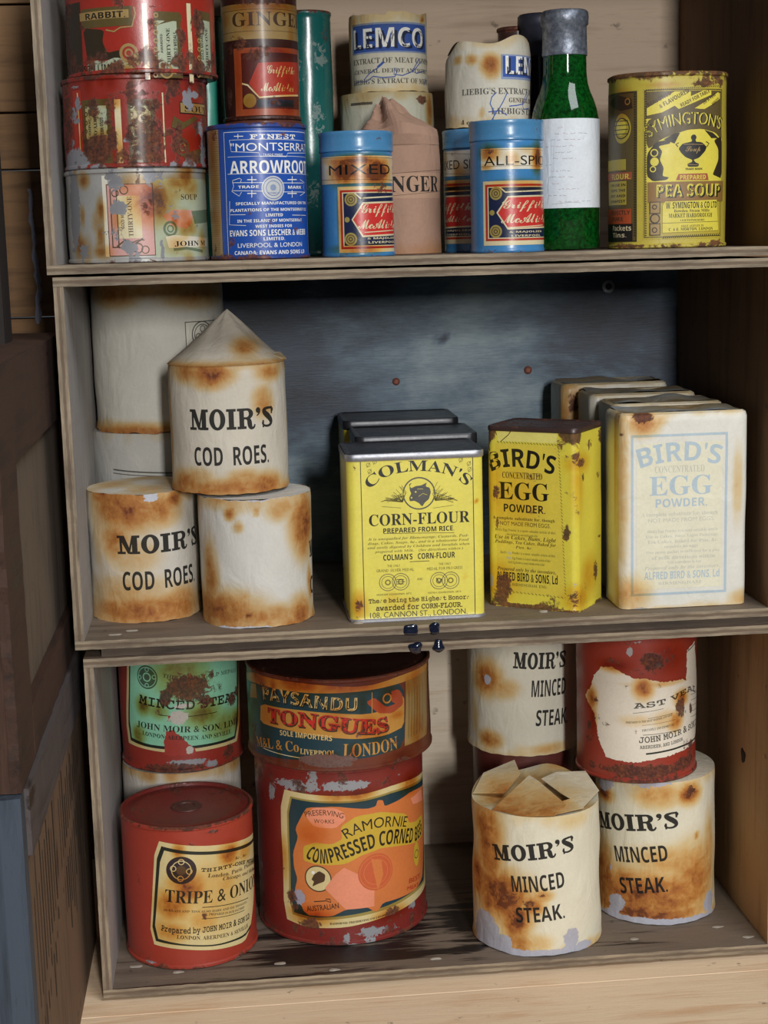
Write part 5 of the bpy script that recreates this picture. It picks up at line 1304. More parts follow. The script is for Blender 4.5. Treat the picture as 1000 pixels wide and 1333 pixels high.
'frontm':[["S",-34.7,73.1,11.8,33.7,1.0],["S",-25.9,38.6,21.9,16.8,1.25],["S",-14.2,26.3,10.1,16.8,1.2],["S",-48.9,45.8,10.1,13.5,1.1],["S",-12.6,7.9,10.1,10.1,0.8],["S",3.6,42.2,6.7,4.0,0.8],["S",-40.1,86.2,10.1,13.5,0.9],["S",-3.4,34.8,8.4,6.7,1.0],["S",-5.4,8.8,13.5,6.7,0.55],["S",26.3,92.3,13.5,6.7,0.3],["R",-19.7,40.0,13.5,6.7,0.45],["R",-5.1,36.5,5.7,3.0,0.6],["R",2.7,42.6,3.7,2.0,0.6],["P",-39.0,10.0,12.6,13.5,1.25],["P",-2.0,0.6,40.4,3.7,1.2],["P",-64.7,31.7,4.4,21.9,1.0],["P",23.7,10.1,5.7,7.6,1.1],["P",-22.2,7.9,6.7,5.1,1.0],["P",32.7,2.9,8.4,3.4,1.0],["P",-64.7,67.9,2.7,26.9,0.8],["P",30.9,100.3,8.4,2.4,0.8],["P",-64.7,89.6,5.1,1.7,0.9]],
}

# ------------------------------------------------------------------ scene helpers
def empty(name, label, cat, loc=(0, 0, 0), rz=0.0, group=None):
    o = bpy.data.objects.new(name, None); COL.objects.link(o); o.empty_display_size = .02
    o.location = loc; o.rotation_euler = (0, 0, rz); o['label'] = label; o['category'] = cat
    if group: o['group'] = group
    return o
def mesh_obj(name, verts, faces, mats, parent=None, midx=None, smooth=True, sharp=40, attrs=None, loc=None):
    me = bpy.data.meshes.new(name)
    me.from_pydata([tuple(map(float, v)) for v in verts], [], [tuple(map(int, f)) for f in faces])
    for m in (mats if isinstance(mats, (list, tuple)) else [mats]): me.materials.append(m)
    if midx is not None: me.polygons.foreach_set('material_index', np.asarray(midx, dtype=np.int32))
    if smooth:
        me.polygons.foreach_set('use_smooth', [True]*len(me.polygons))
        if sharp: me.set_sharp_from_angle(angle=math.radians(sharp))
    for k, v in (attrs or {}).items():
        a = me.attributes.new(k, 'FLOAT', 'POINT'); a.data.foreach_set('value', np.asarray(v, dtype=np.float32))
    o = bpy.data.objects.new(name, me); COL.objects.link(o)
    if parent: o.parent = parent
    if loc is not None: o.location = loc
    me.update()
    return o
def struct(o, label=None):
    o['kind'] = 'structure'
    if label: o['label'] = label
    return o

# ------------------------------------------------------------------ bodies: a closed outline with height, addressed by (s round, z up)
class Body:
    def __init__(s, kind, a, b=0, c=0, dent=0.0, seed=0):
        if kind == 'c':
            t = np.linspace(0, 2*PI, 721)[:-1]; P = np.c_[a*np.sin(t), -a*np.cos(t)]
        elif kind == 'e':
            t = np.linspace(0, 2*PI, 721)[:-1]; u, k = np.sin(t), -np.cos(t)
            P = np.c_[a*np.sign(u)*abs(u)**(2/c), b*np.sign(k)*abs(k)**(2/c)]
        else:
            P = [(0, -b)]; hw, hd = a-c, b-c
            for cx, cy, a0 in ((hw, -hd, -90), (hw, hd, 0), (-hw, hd, 90), (-hw, -hd, 180)):
                for q in np.radians(np.linspace(a0, a0+90, 24)): P.append((cx+c*np.cos(q), cy+c*np.sin(q)))
            P = np.array(P)
        s.kind = kind; Q = np.vstack([P, P[:1]]); s.cum = np.r_[0, np.cumsum(np.hypot(*np.diff(Q, axis=0).T))]; s.Q = Q; s.L = s.cum[-1]
        T = np.gradient(Q, s.cum, axis=0); T[0] = T[-1] = (Q[1]-Q[-2])/(np.hypot(*(Q[1]-Q[-2])))
        N = np.c_[T[:, 1], -T[:, 0]]; s.N = N/np.hypot(*N.T)[:, None]
        s.dent, s.seed = dent, seed; s.rmin = min(abs(Q[:, 1]).max(), abs(Q[:, 0]).max())
        s.step = math.sqrt(8*s.rmin*.000011)
    def cols(s):
        if s.kind == 'b':
            base = [x for x in np.arange(0, s.L, .003)]
            return np.unique(np.round(np.r_[base, s.cum[:-1][::3]], 6))
        n = int(s.L/s.step)+1
        return np.linspace(0, s.L, n+1)[:-1]
    def disp(s, S, Z):
        if not s.dent: return 0*S
        th = S/s.L*2*PI; k = s.seed*1.7
        return s.dent*(np.sin(2*th+k+Z*40)*.5+np.sin(3*th-2*k+Z*95)*.35+np.sin(5*th+3*k-Z*130)*.25+np.sin(9*th+k+Z*210)*.12)
    def P(s, S, Z, off):
        """S, Z, off in metres -> Nx3"""
        m = np.mod(S, s.L)
        x = np.interp(m, s.cum, s.Q[:, 0]); y = np.interp(m, s.cum, s.Q[:, 1])
        nx = np.interp(m, s.cum, s.N[:, 0]); ny = np.interp(m, s.cum, s.N[:, 1])
        d = off+s.disp(np.asarray(S, float), np.asarray(Z, float))
        return np.c_[x+nx*d, y+ny*d, Z], np.c_[nx, ny, 0*nx]

def wear_eval(lst, B, S, Z):
    """soft blobs of wear at (s, z) in mm -> three attributes"""
    out = {'stain': np.zeros(len(S)), 'rust': np.zeros(len(S)), 'peel': np.zeros(len(S))}
    nm = {'S': 'stain', 'R': 'rust', 'P': 'peel'}; L = B.L
    for k, s0, z0, rs, rz, a in lst:
        ds = np.mod(S-s0/1000+L/2, L)-L/2; d2 = (ds/(max(rs, .4)/1000))**2+((Z-z0/1000)/(max(rz, .4)/1000))**2
        out[nm[k]] = np.maximum(out[nm[k]], a*np.exp(-.75*d2**1.35))
    return out
def edges(h, kind, top=0, bot=0, depth=4.0, seed=0):
    """wear that follows the rims: list of blobs round the body"""
    r = random.Random(seed); L = []
    for zz, amt in ((h*1000, top), (0, bot)):
        if amt:
            for i in range(40):
                L.append([kind, -200+i*10+r.uniform(-4, 4), zz+r.uniform(-1, 1), r.uniform(5, 11), depth*r.uniform(.4, 1.5), amt*r.uniform(.6, 1.1)])
    return L

def shell(name, B, prof, mat, parent, wear=(), zt=None, zb=None, h=None, cap_top=True, cap_bot=True, sharp=45, rowstep=.0024, ragged=None):
    """prof: list of (offset, z); rows between are filled in; zt(s)/zb(s) push the top and bottom rows up and down (paper edges)"""
    rows = []
    for (o0, z0), (o1, z1) in zip(prof[:-1], prof[1:]):
        n = max(1, int(max(abs(z1-z0), 0)/rowstep))
        rows += [(o0+(o1-o0)*i/n, z0+(z1-z0)*i/n) for i in range(n)]
    rows.append(prof[-1]); cs = B.cols(); n = len(cs)
    S = np.tile(cs, len(rows)); O = np.repeat([r[0] for r in rows], n); Z = np.repeat([r[1] for r in rows], n)
    Z0 = Z.copy()
    if zt is not None:
        hh = max(r[1] for r in rows); lo = hh*.5
        w = np.clip((Z-lo)/(hh-lo), 0, 1)**2; Z = Z+w*zt(S)
    if zb is not None:
        w = np.clip(1-Z0/.012, 0, 1); Z = Z+w*zb(S)
    V, _ = B.P(S, Z, O)
    F = []
    for j in range(len(rows)-1):
        a, b = j*n, (j+1)*n
        F += [(a+i, a+(i+1) % n, b+(i+1) % n, b+i) for i in range(n)]
    V = list(V); at = wear_eval(wear, B, S, Z0)
    for flag, row, zc in ((cap_bot, 0, rows[0][1]), (cap_top, len(rows)-1, rows[-1][1])):
        if flag:
            rng = [row*n+i for i in range(n)]; c = np.mean([V[i] for i in rng], axis=0); V.append(c); ci = len(V)-1
            for q in at: at[q] = np.r_[at[q], at[q][rng].mean()]
            F += [((rng[i], ci, rng[(i+1) % n]) if row == 0 else (rng[i], rng[(i+1) % n], ci)) for i in range(n)]
    return mesh_obj(name, V, F, mat, parent, sharp=sharp, attrs=at)

# ------------------------------------------------------------------ lettering
_tx = {}
def _m(s, u):
    o = ''
    for c in s:
        if 'A' <= c <= 'Z': o += chr(u+ord(c)-65)
        elif 'a' <= c <= 'z': o += chr(u+26+ord(c)-97)
        elif '0' <= c <= '9' and u in (0x1D400, 0x1D5D4): o += chr((0x1D7CE if u == 0x1D400 else 0x1D7EC)+ord(c)-48)
        else: o += c
    return o
STY = {'b': (0, 0), 'g': (0x1D5D4, 0), 'c': (0x1D5D4, 0), 's': (0x1D400, 0), 'S': (0x1D400, .028), 'i': (0x1D468, 0), 'x': (0x1D4D0, .004), 'm': (0x1D670, .018)}
def slab(txt):
    """a fat slab-serif drawn letter by letter (for the big black name on the paper wrappers)"""
    def rect(a, b, c, d): return [(a, c), (b, c), (b, d), (a, d)]
    def ring(cx, cy, ro, qo, ri, qi, a0, a1, n=22):
        t = np.radians(np.linspace(a0, a1, n+1)); o = [(cx+ro*math.cos(x), cy+qo*math.sin(x)) for x in t]; i = [(cx+ri*math.cos(x), cy+qi*math.sin(x)) for x in t]
        return [[o[k], o[k+1], i[k+1], i[k]] for k in range(n)]
    def stroke(P, w):
        P = np.array(P, float); t = np.linspace(0, 1, len(P)); u = np.linspace(0, 1, 40); c = np.polyfit(t, P, 6); P = np.c_[np.polyval(c[:, 0], u), np.polyval(c[:, 1], u)]
        d = np.gradient(P, axis=0); d /= np.hypot(*d.T)[:, None]; nn = np.c_[-d[:, 1], d[:, 0]]*np.interp(u, np.linspace(0, 1, len(w)), w)[:, None]/2
        return [[tuple(P[k]-nn[k]), tuple(P[k+1]-nn[k+1]), tuple(P[k+1]+nn[k+1]), tuple(P[k]+nn[k])] for k in range(39)]
    G = {'M': (1.12, [rect(0, .42, 0, .13), rect(.13, .25, .1, .9), rect(0, .3, .87, 1), rect(.62, 1.12, 0, .13), rect(.74, 1.0, .1, 1), rect(.8, 1.12, .87, 1), [(.08, 1), (.37, 1), (.62, .3), (.53, .02)], [(.53, .02), (.62, .02), (.84, 1), (.74, 1)]]),
         'O': (.88, ring(.44, .5, .44, .52, .17, .38, 0, 360, 40)), 'I': (.52, [rect(0, .52, 0, .13), rect(0, .52, .87, 1), rect(.12, .40, .1, .9)]),
         'R': (1.0, [rect(0, .5, 0, .13), rect(0, .4, .87, 1), rect(.12, .38, .1, .9), rect(.35, .56, .88, 1), rect(.35, .56, .46, .57)]+ring(.55, .73, .36, .27, .11, .15, -90, 90)+stroke([(.5, .5), (.62, .46), (.68, .34), (.70, .2), (.75, .07), (.86, .03), (.96, .1), (1.0, .2)], [.12, .2, .26, .26, .22, .12, .1, .07])),
         '\u2019': (.30, [[(.15+.14*math.sin(x), .87-.14*math.cos(x)) for x in np.linspace(0, 2*PI, 20)[:-1]], [(.29, .87), (.27, .74), (.19, .64), (.08, .58), (.05, .62), (.14, .70), (.17, .78), (.1, .84)]]),
         'S': (.80, stroke([(.70, .74), (.62, .90), (.40, .95), (.17, .87), (.16, .68), (.38, .54), (.62, .42), (.66, .22), (.50, .07), (.28, .05), (.12, .16), (.08, .28)], [.09, .11, .13, .2, .27, .30, .27, .2, .13, .11, .1, .09])+[rect(.63, .73, .64, 1), rect(.05, .15, 0, .36)])}
    V, F, x = [], [], 0
    for c in txt:
        w, polys = G[c]
        for p in polys:
            b = len(V); V += [(x+a, d) for a, d in p]; F.append(tuple(range(b, b+len(p))))
        x += w+.06
    V = np.array(V)*.7
    out = []
    for f in F:
        q = V[list(f)]; ar = sum(q[i][0]*q[(i+1) % len(q)][1]-q[(i+1) % len(q)][0]*q[i][1] for i in range(len(q)))
        out.append(f if ar > 0 else f[::-1])
    return V, out
def text2d(txt, st, small):
    if st == 'S' and set(txt) <= set('MOIR\u2019S'):
        if (txt, 'slab') not in _tx: _tx[(txt, 'slab')] = slab(txt)
        return _tx[(txt, 'slab')]
    k = (txt, st, small)
    if k not in _tx:
        u, off = STY[st]
        cu = bpy.data.curves.new('t', 'FONT'); cu.body = _m(txt, u) if u else txt; cu.size = 1; cu.offset = off
        cu.resolution_u = 1 if small else 4; cu.fill_mode = 'FRONT'
        o = bpy.data.objects.new('t', cu); me = o.to_mesh()
        v = np.zeros(len(me.vertices)*3); me.vertices.foreach_get('co', v); v = v.reshape(-1, 3)[:, :2]
        f = [tuple(p.vertices) for p in me.polygons]
        o.to_mesh_clear(); bpy.data.objects.remove(o); bpy.data.curves.remove(cu)
        _tx[k] = (v, f)
    return _tx[k]
def clip_strips(poly, ax, step):
    lo = min(p[ax] for p in poly); hi = max(p[ax] for p in poly)
    if hi-lo <= step*1.3: return [poly]
    out = []; cur = poly; x = (math.floor(lo/step)+1)*step
    while x < hi-1e-6 and cur:
        L, R = [], []
        for i in range(len(cur)):
            p, q = cur[i], cur[(i+1) % len(cur)]
            (L if p[ax] <= x else R).append(p)
            if (p[ax] <= x) != (q[ax] <= x):
                t = (x-p[ax])/(q[ax]-p[ax]); m = [p[0]+(q[0]-p[0])*t, p[1]+(q[1]-p[1])*t]; m[ax] = x; L.append(tuple(m)); R.append(tuple(m))
        if len(L) > 2: out.append(L)
        cur = R; x += step
    if len(cur) > 2: out.append(cur)
    return out
class Art:
    def __init__(s, B): s.B = B; s.polys = {'label': [], 'lettering': []}
    def add(s, where, poly, ink, off, zclip=None):
        flat = s.B.kind == 'b'
        st = (6.0 if flat else s.B.step*1000)
        for a in clip_strips(poly, 0, st):
            for b in (clip_strips(a, 1, zclip) if zclip else [a]): s.polys[where].append((b, ink, off))
    def path(s, pts, w):
        P = np.array(pts, float); d = np.gradient(P, axis=0); d /= np.maximum(np.hypot(*d.T), 1e-6)[:, None]; n = np.c_[-d[:, 1], d[:, 0]]*w/2
        return [[tuple(P[i]-n[i]), tuple(P[i+1]-n[i+1]), tuple(P[i+1]+n[i+1]), tuple(P[i]+n[i])] for i in range(len(P)-1)]
    def run(s, ops, base=.06, inkmap=None):
        lay = base
        for o in ops:
            k = o[0]
            if k == 't':
                _, txt, s0, s1, z0, z1, st, ink = o[:8]; rot = o[8] if len(o) > 8 else 0
                v, f = text2d(txt, st, abs(z1-z0) < 3.2 and abs(s1-s0) < 30)
                if not len(v): continue
                if rot == 90: v = np.c_[-v[:, 1], v[:, 0]]
                elif rot == -90: v = np.c_[v[:, 1], -v[:, 0]]
                lo, hi = v.min(0), v.max(0); q = (v-lo)/np.maximum(hi-lo, 1e-6)
                q = np.c_[s0+q[:, 0]*(s1-s0), z0+q[:, 1]*(z1-z0)]
                for p in f: s.add('lettering', [tuple(q[i]) for i in p], ink, lay+.03, 4)
            elif k == 'q':
                _, txt, pts, hh, st, ink = o
                v, f = text2d(txt, st, hh < 3.2)
                P = np.array(pts, float)
                if len(P) > 2:   # smooth the baseline
                    t = np.r_[0, np.cumsum(np.hypot(*np.diff(P, axis=0).T))]; c = np.polyfit(t, P, min(len(P)-1, 4)); tt = np.linspace(0, t[-1], 60); P = np.c_[np.polyval(c[:, 0], tt), np.polyval(c[:, 1], tt)]
                d = np.r_[0, np.cumsum(np.hypot(*np.diff(P, axis=0).T))]; T = np.gradient(P, d, axis=0); T /= np.hypot(*T.T)[:, None]
                x0, x1 = v[:, 0].min(), v[:, 0].max(); u = (v[:, 0]-x0)/(x1-x0)*d[-1]; yy = v[:, 1]/.7*hh
                px, py = np.interp(u, d, P[:, 0]), np.interp(u, d, P[:, 1]); tx, ty = np.interp(u, d, T[:, 0]), np.interp(u, d, T[:, 1])
                q = np.c_[px-ty*yy, py+tx*yy]
                for p in f: s.add('lettering', [tuple(q[i]) for i in p], ink, lay+.03, 4)
            elif k == 'r':
                _, s0, s1, z0, z1, ink = o; lay += .028
                s.add('label', [(s0, z0), (s1, z0), (s1, z1), (s0, z1)], ink, lay, 3.0)
            elif k == 'f':
                _, s0, s1, z0, z1, w, ink = o
                for a in ((s0, s1, z0, z0+w), (s0, s1, z1-w, z1), (s0, s0+w, z0+w, z1-w), (s1-w, s1, z0+w, z1-w)):
                    s.add('lettering', [(a[0], a[2]), (a[1], a[2]), (a[1], a[3]), (a[0], a[3])], ink, lay+.03, 4)
            elif k in 'do':
                lay += .02 if k == 'd' else 0
                if k == 'd':
                    _, cs, cz, r, ink = o[:5]; rz = o[5] if len(o) > 5 else r
                    c = [(cs+r*math.sin(t), cz-rz*math.cos(t)) for t in np.linspace(0, 2*PI, 41)[:-1]]
                    s.add('label', c, ink, lay, 3.0)
                else:
                    _, cs, cz, r, w, ink = o; ts = np.linspace(0, 2*PI, 33)
                    for a, b in zip(ts[:-1], ts[1:]):
                        s.add('lettering', [(cs+r*math.cos(a), cz+r*math.sin(a)), (cs+r*math.cos(b), cz+r*math.sin(b)), (cs+(r-w)*math.cos(b), cz+(r-w)*math.sin(b)), (cs+(r-w)*math.cos(a), cz+(r-w)*math.sin(a))], ink, lay+.03)
            elif k == 'p':
                _, pts, ink = o; lay += .022
                # round the corners a little, then triangulate
                P = np.array(pts, float)
                if ink in ('peelpaper', 'redtin'):   # torn paper edge
                    rr = random.Random(int(abs(P).sum())); Q = []
                    for i in range(len(P)):
                        a, b = P[i], P[(i+1) % len(P)]; nn = max(1, int(np.hypot(*(b-a))/1.1))
                        Q += [a+(b-a)*j/nn+np.array([rr.uniform(-.55, .55), rr.uniform(-.55, .55)]) for j in range(nn)]
                    P = np.array(Q)
                elif len(P) > 6: P = np.vstack([[P[i]*.86+P[i-1]*.14, P[i]*.86+P[(i+1) % len(P)]*.14] for i in range(len(P))])
                for t in tessellate_polygon([[Vector((a, b, 0)) for a, b in P]]):
                    q = [tuple(P[i]) for i in t]
                    if (q[1][0]-q[0][0])*(q[2][1]-q[0][1])-(q[1][1]-q[0][1])*(q[2][0]-q[0][0]) < 0: q.reverse()
                    s.add('label', q, ink, lay, 3.0)
            elif k == 'l':
                for q in s.path(o[1], o[2]): s.add('lettering', q, o[3], lay+.03, 4)
    def build(s, parent, wear, peel, rough=.5, coat=0.0, kind='tin', label_name='label'):
        par = parent; res = []
        for where in ('label', 'lettering'):
            L = s.polys[where]
            if not L: continue
            inks = sorted({p[1] for p in L}); V = []; F = []; mi = []; O = []
            for poly, ink, off in L:
                b = len(V); V += poly; O += [off]*len(poly); F.append(tuple(range(b, b+len(poly)))); mi.append(inks.index(ink))
            A = np.array(V)/1000; P, N = s.B.P(A[:, 0], A[:, 1], np.array(O)/1000)
            at = wear_eval(wear, s.B, A[:, 0], A[:, 1])
            ob = mesh_obj(label_name if where == 'label' else 'lettering', P, F, [wear_mat(INK[i], peel, rough, 0, kind, coat) for i in inks], par, mi, sharp=0, attrs=at)
            ob.data.normals_split_custom_set_from_vertices([tuple(n) for n in N])
            res.append(ob); par = ob if where == 'label' else par
        return res

def tin_profile(h, rim=.0009, rh=.003):
    return [(-.0022, .0), (0, .0001), (rim, .0008), (rim, rh*.75), (0, rh)] + [(0, h-rh), (rim, h-rh*.75), (rim, h-.0007), (0, h)]
def tin_lid(B, h, mat, parent, wear=(), drop=.0022, name='lid'):
    prof = [(0, h), (-.0012, h-.0002), (-.0016, h-drop), (-.006, h-drop+.0002), (-.0085, h-drop+.0011), (-.0105, h-drop+.0002)]
    return shell(name, B, prof, mat, parent, wear, cap_bot=False)
def tin(key, name, label, cat, color, peel='9a9aa0', rough=.45, coat=.15, metal=0.0, lidc=None, group=None, et=.5, eb=.55, ek='R', dent=.00025, body=None, rim=.0009, lid=True, mottle=.22, alpeel=None, artrough=None, h=None, extra=(), body_extra=()):
    x, y, z, hh, r, rz = GEO[key]; h = h or hh
    B = body or Body('c', r-rim, dent=dent, seed=len(key))
    root = empty(name, label, cat, (x, y, z), rz, group)
    wear = WEAR.get(key, []) + edges(h, ek, et, eb, 3.0, seed=len(key)*7+3) + list(extra)
    m = wear_mat(color, peel, rough, metal, 'tin', coat, mottle)
    shell('body', B, tin_profile(h, rim), m, root, wear+list(body_extra), cap_top=False)
    if lid: tin_lid(B, h, wear_mat(lidc or color, peel, rough, metal, 'tin', coat, mottle), root, edges(h, 'R', .5, 0, 3, 5))
    if key in ART:
        a = Art(B); a.run(ART[key]); a.build(root, wear, alpeel or peel, artrough or rough, coat)
    if key+'_side' in ART:
        a = Art(B); a.run(ART[key+'_side']); a.build(root, wear, alpeel or peel, artrough or rough, coat, 'tin', 'side_label')
    return root, B, wear

def crumple(seed, amp, nx=7, R=.04):
    """piecewise-flat folded sheet: a max of min of tilted planes"""
    r = random.Random(seed); pl = [(r.uniform(-1, 1)*amp/R, r.uniform(-1, 1)*amp/R, r.uniform(-.3, .5)*amp) for _ in range(nx)]
    def f(X, Y):
        v = [a*X+b*Y+c for a, b, c in pl]
        h = len(v)//2
        return np.maximum(np.minimum.reduce(v[:h]), np.minimum.reduce(v[h:]))
    return f
def paper_top(name, B, h, fn, mat, parent, wear_fn=None, inset=.0004, nr=16, na=96):
    V = []; F = []; st = []
    for j in range(nr+1):
        q = 1-j/nr*.999
        S = np.linspace(0, B.L, na+1)[:-1]; P, _ = B.P(S, np.full(na, h), np.full(na, -inset))
        X, Y = P[:, 0]*q, P[:, 1]*q; Z = h+fn(X, Y)
        V += list(np.c_[X, Y, Z])
    for j in range(nr):
        for i in range(na): F.append((j*na+i, j*na+(i+1) % na, (j+1)*na+(i+1) % na, (j+1)*na+i))
    V = np.array(V)
    at = {'stain': np.zeros(len(V)), 'rust': np.zeros(len(V)), 'peel': np.zeros(len(V))}
    if wear_fn: at['stain'] = wear_fn(V[:, 0], V[:, 1])
    return mesh_obj(name, V, F, mat, parent, sharp=12, attrs=at)
def jag(seed, amp, k=1):
    r = random.Random(seed); ph = [r.uniform(0, 6.28) for _ in range(6)]
    def f(S):
        t = np.asarray(S)*2*PI/.22*k
        return amp*(np.sin(2*t+ph[0])*.4+np.sin(5*t+ph[1])*.35+np.sin(11*t+ph[2])*.25+np.sin(23*t+ph[3])*.2)
    return f
def paper_tin(key, name, label, color, peel, group=None, cat='tin', et=.5, eb=.7, ek='S', depth=5.0, dent=.0005, top=None, h=None, zt=None, zb=None, undertin=True, seed=1, rough=.75, topcolor=None, flare=.0006, mottle=.16, tw=None, tinc='5a3a30', polyg=0):
    x, y, z, hh, r, rz = GEO[key]; h = h or hh
    root = empty(name, label, cat, (x, y, z), rz, group)
    wear = WEAR.get(key, []) + edges(h, ek, et, eb, depth, seed)
    B = Body('c', r, dent=dent, seed=seed)
    pm = wear_mat(color, peel, rough, 0, 'paper', 0, mottle)
    if undertin:
        Bi = Body('c', r-.0016-dent); shell('body', Bi, tin_profile(h-.0012 if not isinstance(undertin, float) else h-undertin, .0006), wear_mat(tinc, '8a8a8c', .5, .3, 'tin'), root, edges(h, 'R', .7, .7, 8, seed))
    paper = shell('paper_wrapper', B, [(flare, .0006), (0, .006), (0, h-.004), (-.0003, h)], pm, root, wear, zt=zt, zb=zb or jag(seed+20, .0007), cap_top=False, cap_bot=False)
    if top is not None:
        paper_top('folded_paper_top', B, h, top, wear_mat(topcolor or color, peel, rough, 0, 'paper', 0, mottle), root, tw)
    if key in ART:
        a = Art(B); a.run(ART[key], base=.05); a.build(paper, wear, peel, rough, 0, 'paper', 'printed_panel')
    return root, B, wear

# ------------------------------------------------------------------ the setting: hut wall and bench
def gridbox(name, lo, hi, mats, parent=None, axis='z', seg=(1, 1, 1), jit=0.0, wear=None, seed=0, bev=0):
    """a board: faces across `axis` carry mats[0], its edges mats[1]; the origin sits mid-board"""
    lo, hi = np.array(lo, float), np.array(hi, float); c = (lo+hi)/2; ax = 'xyz'.index(axis)
    bm = bmesh.new(); idx = {}; n = seg; r = random.Random(seed); jv = {}
    def vert(i, j, k):
        q = (i, j, k)
        if q not in idx:
            p = lo+(hi-lo)*np.array([i/n[0], j/n[1], k/n[2]])-c
            if jit:
                lng = max(range(3), key=lambda a: n[a]); key = (q[lng],)
                if key not in jv: jv[key] = (r.uniform(-jit, jit), r.uniform(-jit, jit))
                if j == 0: p[1] += jv[key][0]
                p[ax] += jv[key][1]*.35
            idx[q] = bm.verts.new(p)
        return idx[q]
    fm = []
    for a in range(3):
        b, d = [q for q in range(3) if q != a]
        for side in (0, n[a]):
            for i in range(n[b]):
                for j in range(n[d]):
                    def mk(u, v):
                        q = [0, 0, 0]; q[a] = side; q[b] = u; q[d] = v; return vert(*q)
                    f = [mk(i, j), mk(i+1, j), mk(i+1, j+1), mk(i, j+1)]
                    if (side == 0) != (a == 1): f.reverse()
                    fc = bm.faces.new(f); fc.material_index = 0 if a == ax else 1
    bmesh.ops.recalc_face_normals(bm, faces=bm.faces)
    if bev: bmesh.ops.bevel(bm, geom=[e for e in bm.edges if e.calc_face_angle(0) > 1], offset=bev, segments=2, affect='EDGES')
    me = bpy.data.meshes.new(name); bm.to_mesh(me); bm.free()
    for m in mats: me.materials.append(m)
    if wear is not None:
        co = np.zeros(len(me.vertices)*3); me.vertices.foreach_get('co', co); co = co.reshape(-1, 3)+c
        at = me.attributes.new('stain', 'FLOAT', 'POINT'); at.data.foreach_set('value', np.asarray(wear(co), dtype=np.float32))
    o = bpy.data.objects.new(name, me); COL.objects.link(o); o.location = tuple(c)
    if parent: o.parent = parent
    return o
def blobs(lst):
    def f(co):
        v = np.zeros(len(co))
        for (a, b, ra, rb, k), (i, j) in lst:
            d = ((co[:, i]-a)/ra)**2+((co[:, j]-b)/rb)**2; v = np.maximum(v, k*np.exp(-d))
        return v
    return f
pine = wood_mat('pale_bench_pine', 'f6d8b4', 'e0b488', 'x', .8)
hutw = wood_mat('brown_hut_boards', '7c5c3c', '553d27', 'x', .7)
def boards(prefix, spans, fixed, mat, vertical, x0=-1.3, x1=1.5):
    """one mesh per run of planks (planks are surface pattern): tongue-and-groove with dark joints"""
    bm = bmesh.new()
    for a, b in spans:
        lo = (x0, fixed[0], a) if vertical else (x0, a, fixed[0]); hi = (x1, fixed[1], b) if vertical else (x1, b, fixed[1])
        g = bmesh.ops.create_cube(bm, size=1); c = (np.array(lo)+np.array(hi))/2; d = np.array(hi)-np.array(lo)
        for v in g['verts']: v.co = Vector(np.array(v.co)*d+c)
    bmesh.ops.bevel(bm, geom=list(bm.edges), offset=.0004, segments=1, affect='EDGES')
    me = bpy.data.meshes.new(prefix); bm.to_mesh(me); bm.free(); me.materials.append(mat)
    o = bpy.data.objects.new(prefix, me); COL.objects.link(o); return o
zs = [-.35, -.21, -.06, .075, .245, .4195, .5255, .5655, .64, .78, .93, 1.08, 1.25]
struct(boards('wall_back', [(a+.0008, b-.0008) for a, b in zip(zs[:-1], zs[1:])], (.240, .262), hutw, True), 'horizontal brown boards of the hut wall behind the boxes')
ys = [-.30, -.16, -.0195, .115, .24]
struct(boards('floor', [(a+.0002, b-.0002) for a, b in zip(ys[:-1], ys[1:])], (-.030, .0), pine, False), 'pale pine bench boards under the boxes')
# pale drip of paint on the hut wall
rd = random.Random(4)
pts = [(-.1385+rd.uniform(-.0008, .0008)+.001*math.sin(z*60), z) for z in np.linspace(.415, .512, 26)]
V = []; F = []
for i, (x, z) in enumerate(pts):
    w = .0011+.0014*abs(math.sin(i*.9))*(1 if i < 14 else .5)
    V += [(x-w, .2399, z), (x-w*.5, .2392, z), (x+w*.5, .2392, z), (x+w, .2399, z)]
for i in range(len(pts)-1):
    for k in range(3): F.append((i*4+k, i*4+k+1, i*4+5+k, i*4+4+k))
o = mesh_obj('paint_drip', V, F, plain('pale_paint', '8d8fa0', .6)); o['label'] = 'thin pale grey paint drip running down the brown wall boards'; o['category'] = 'paint mark'

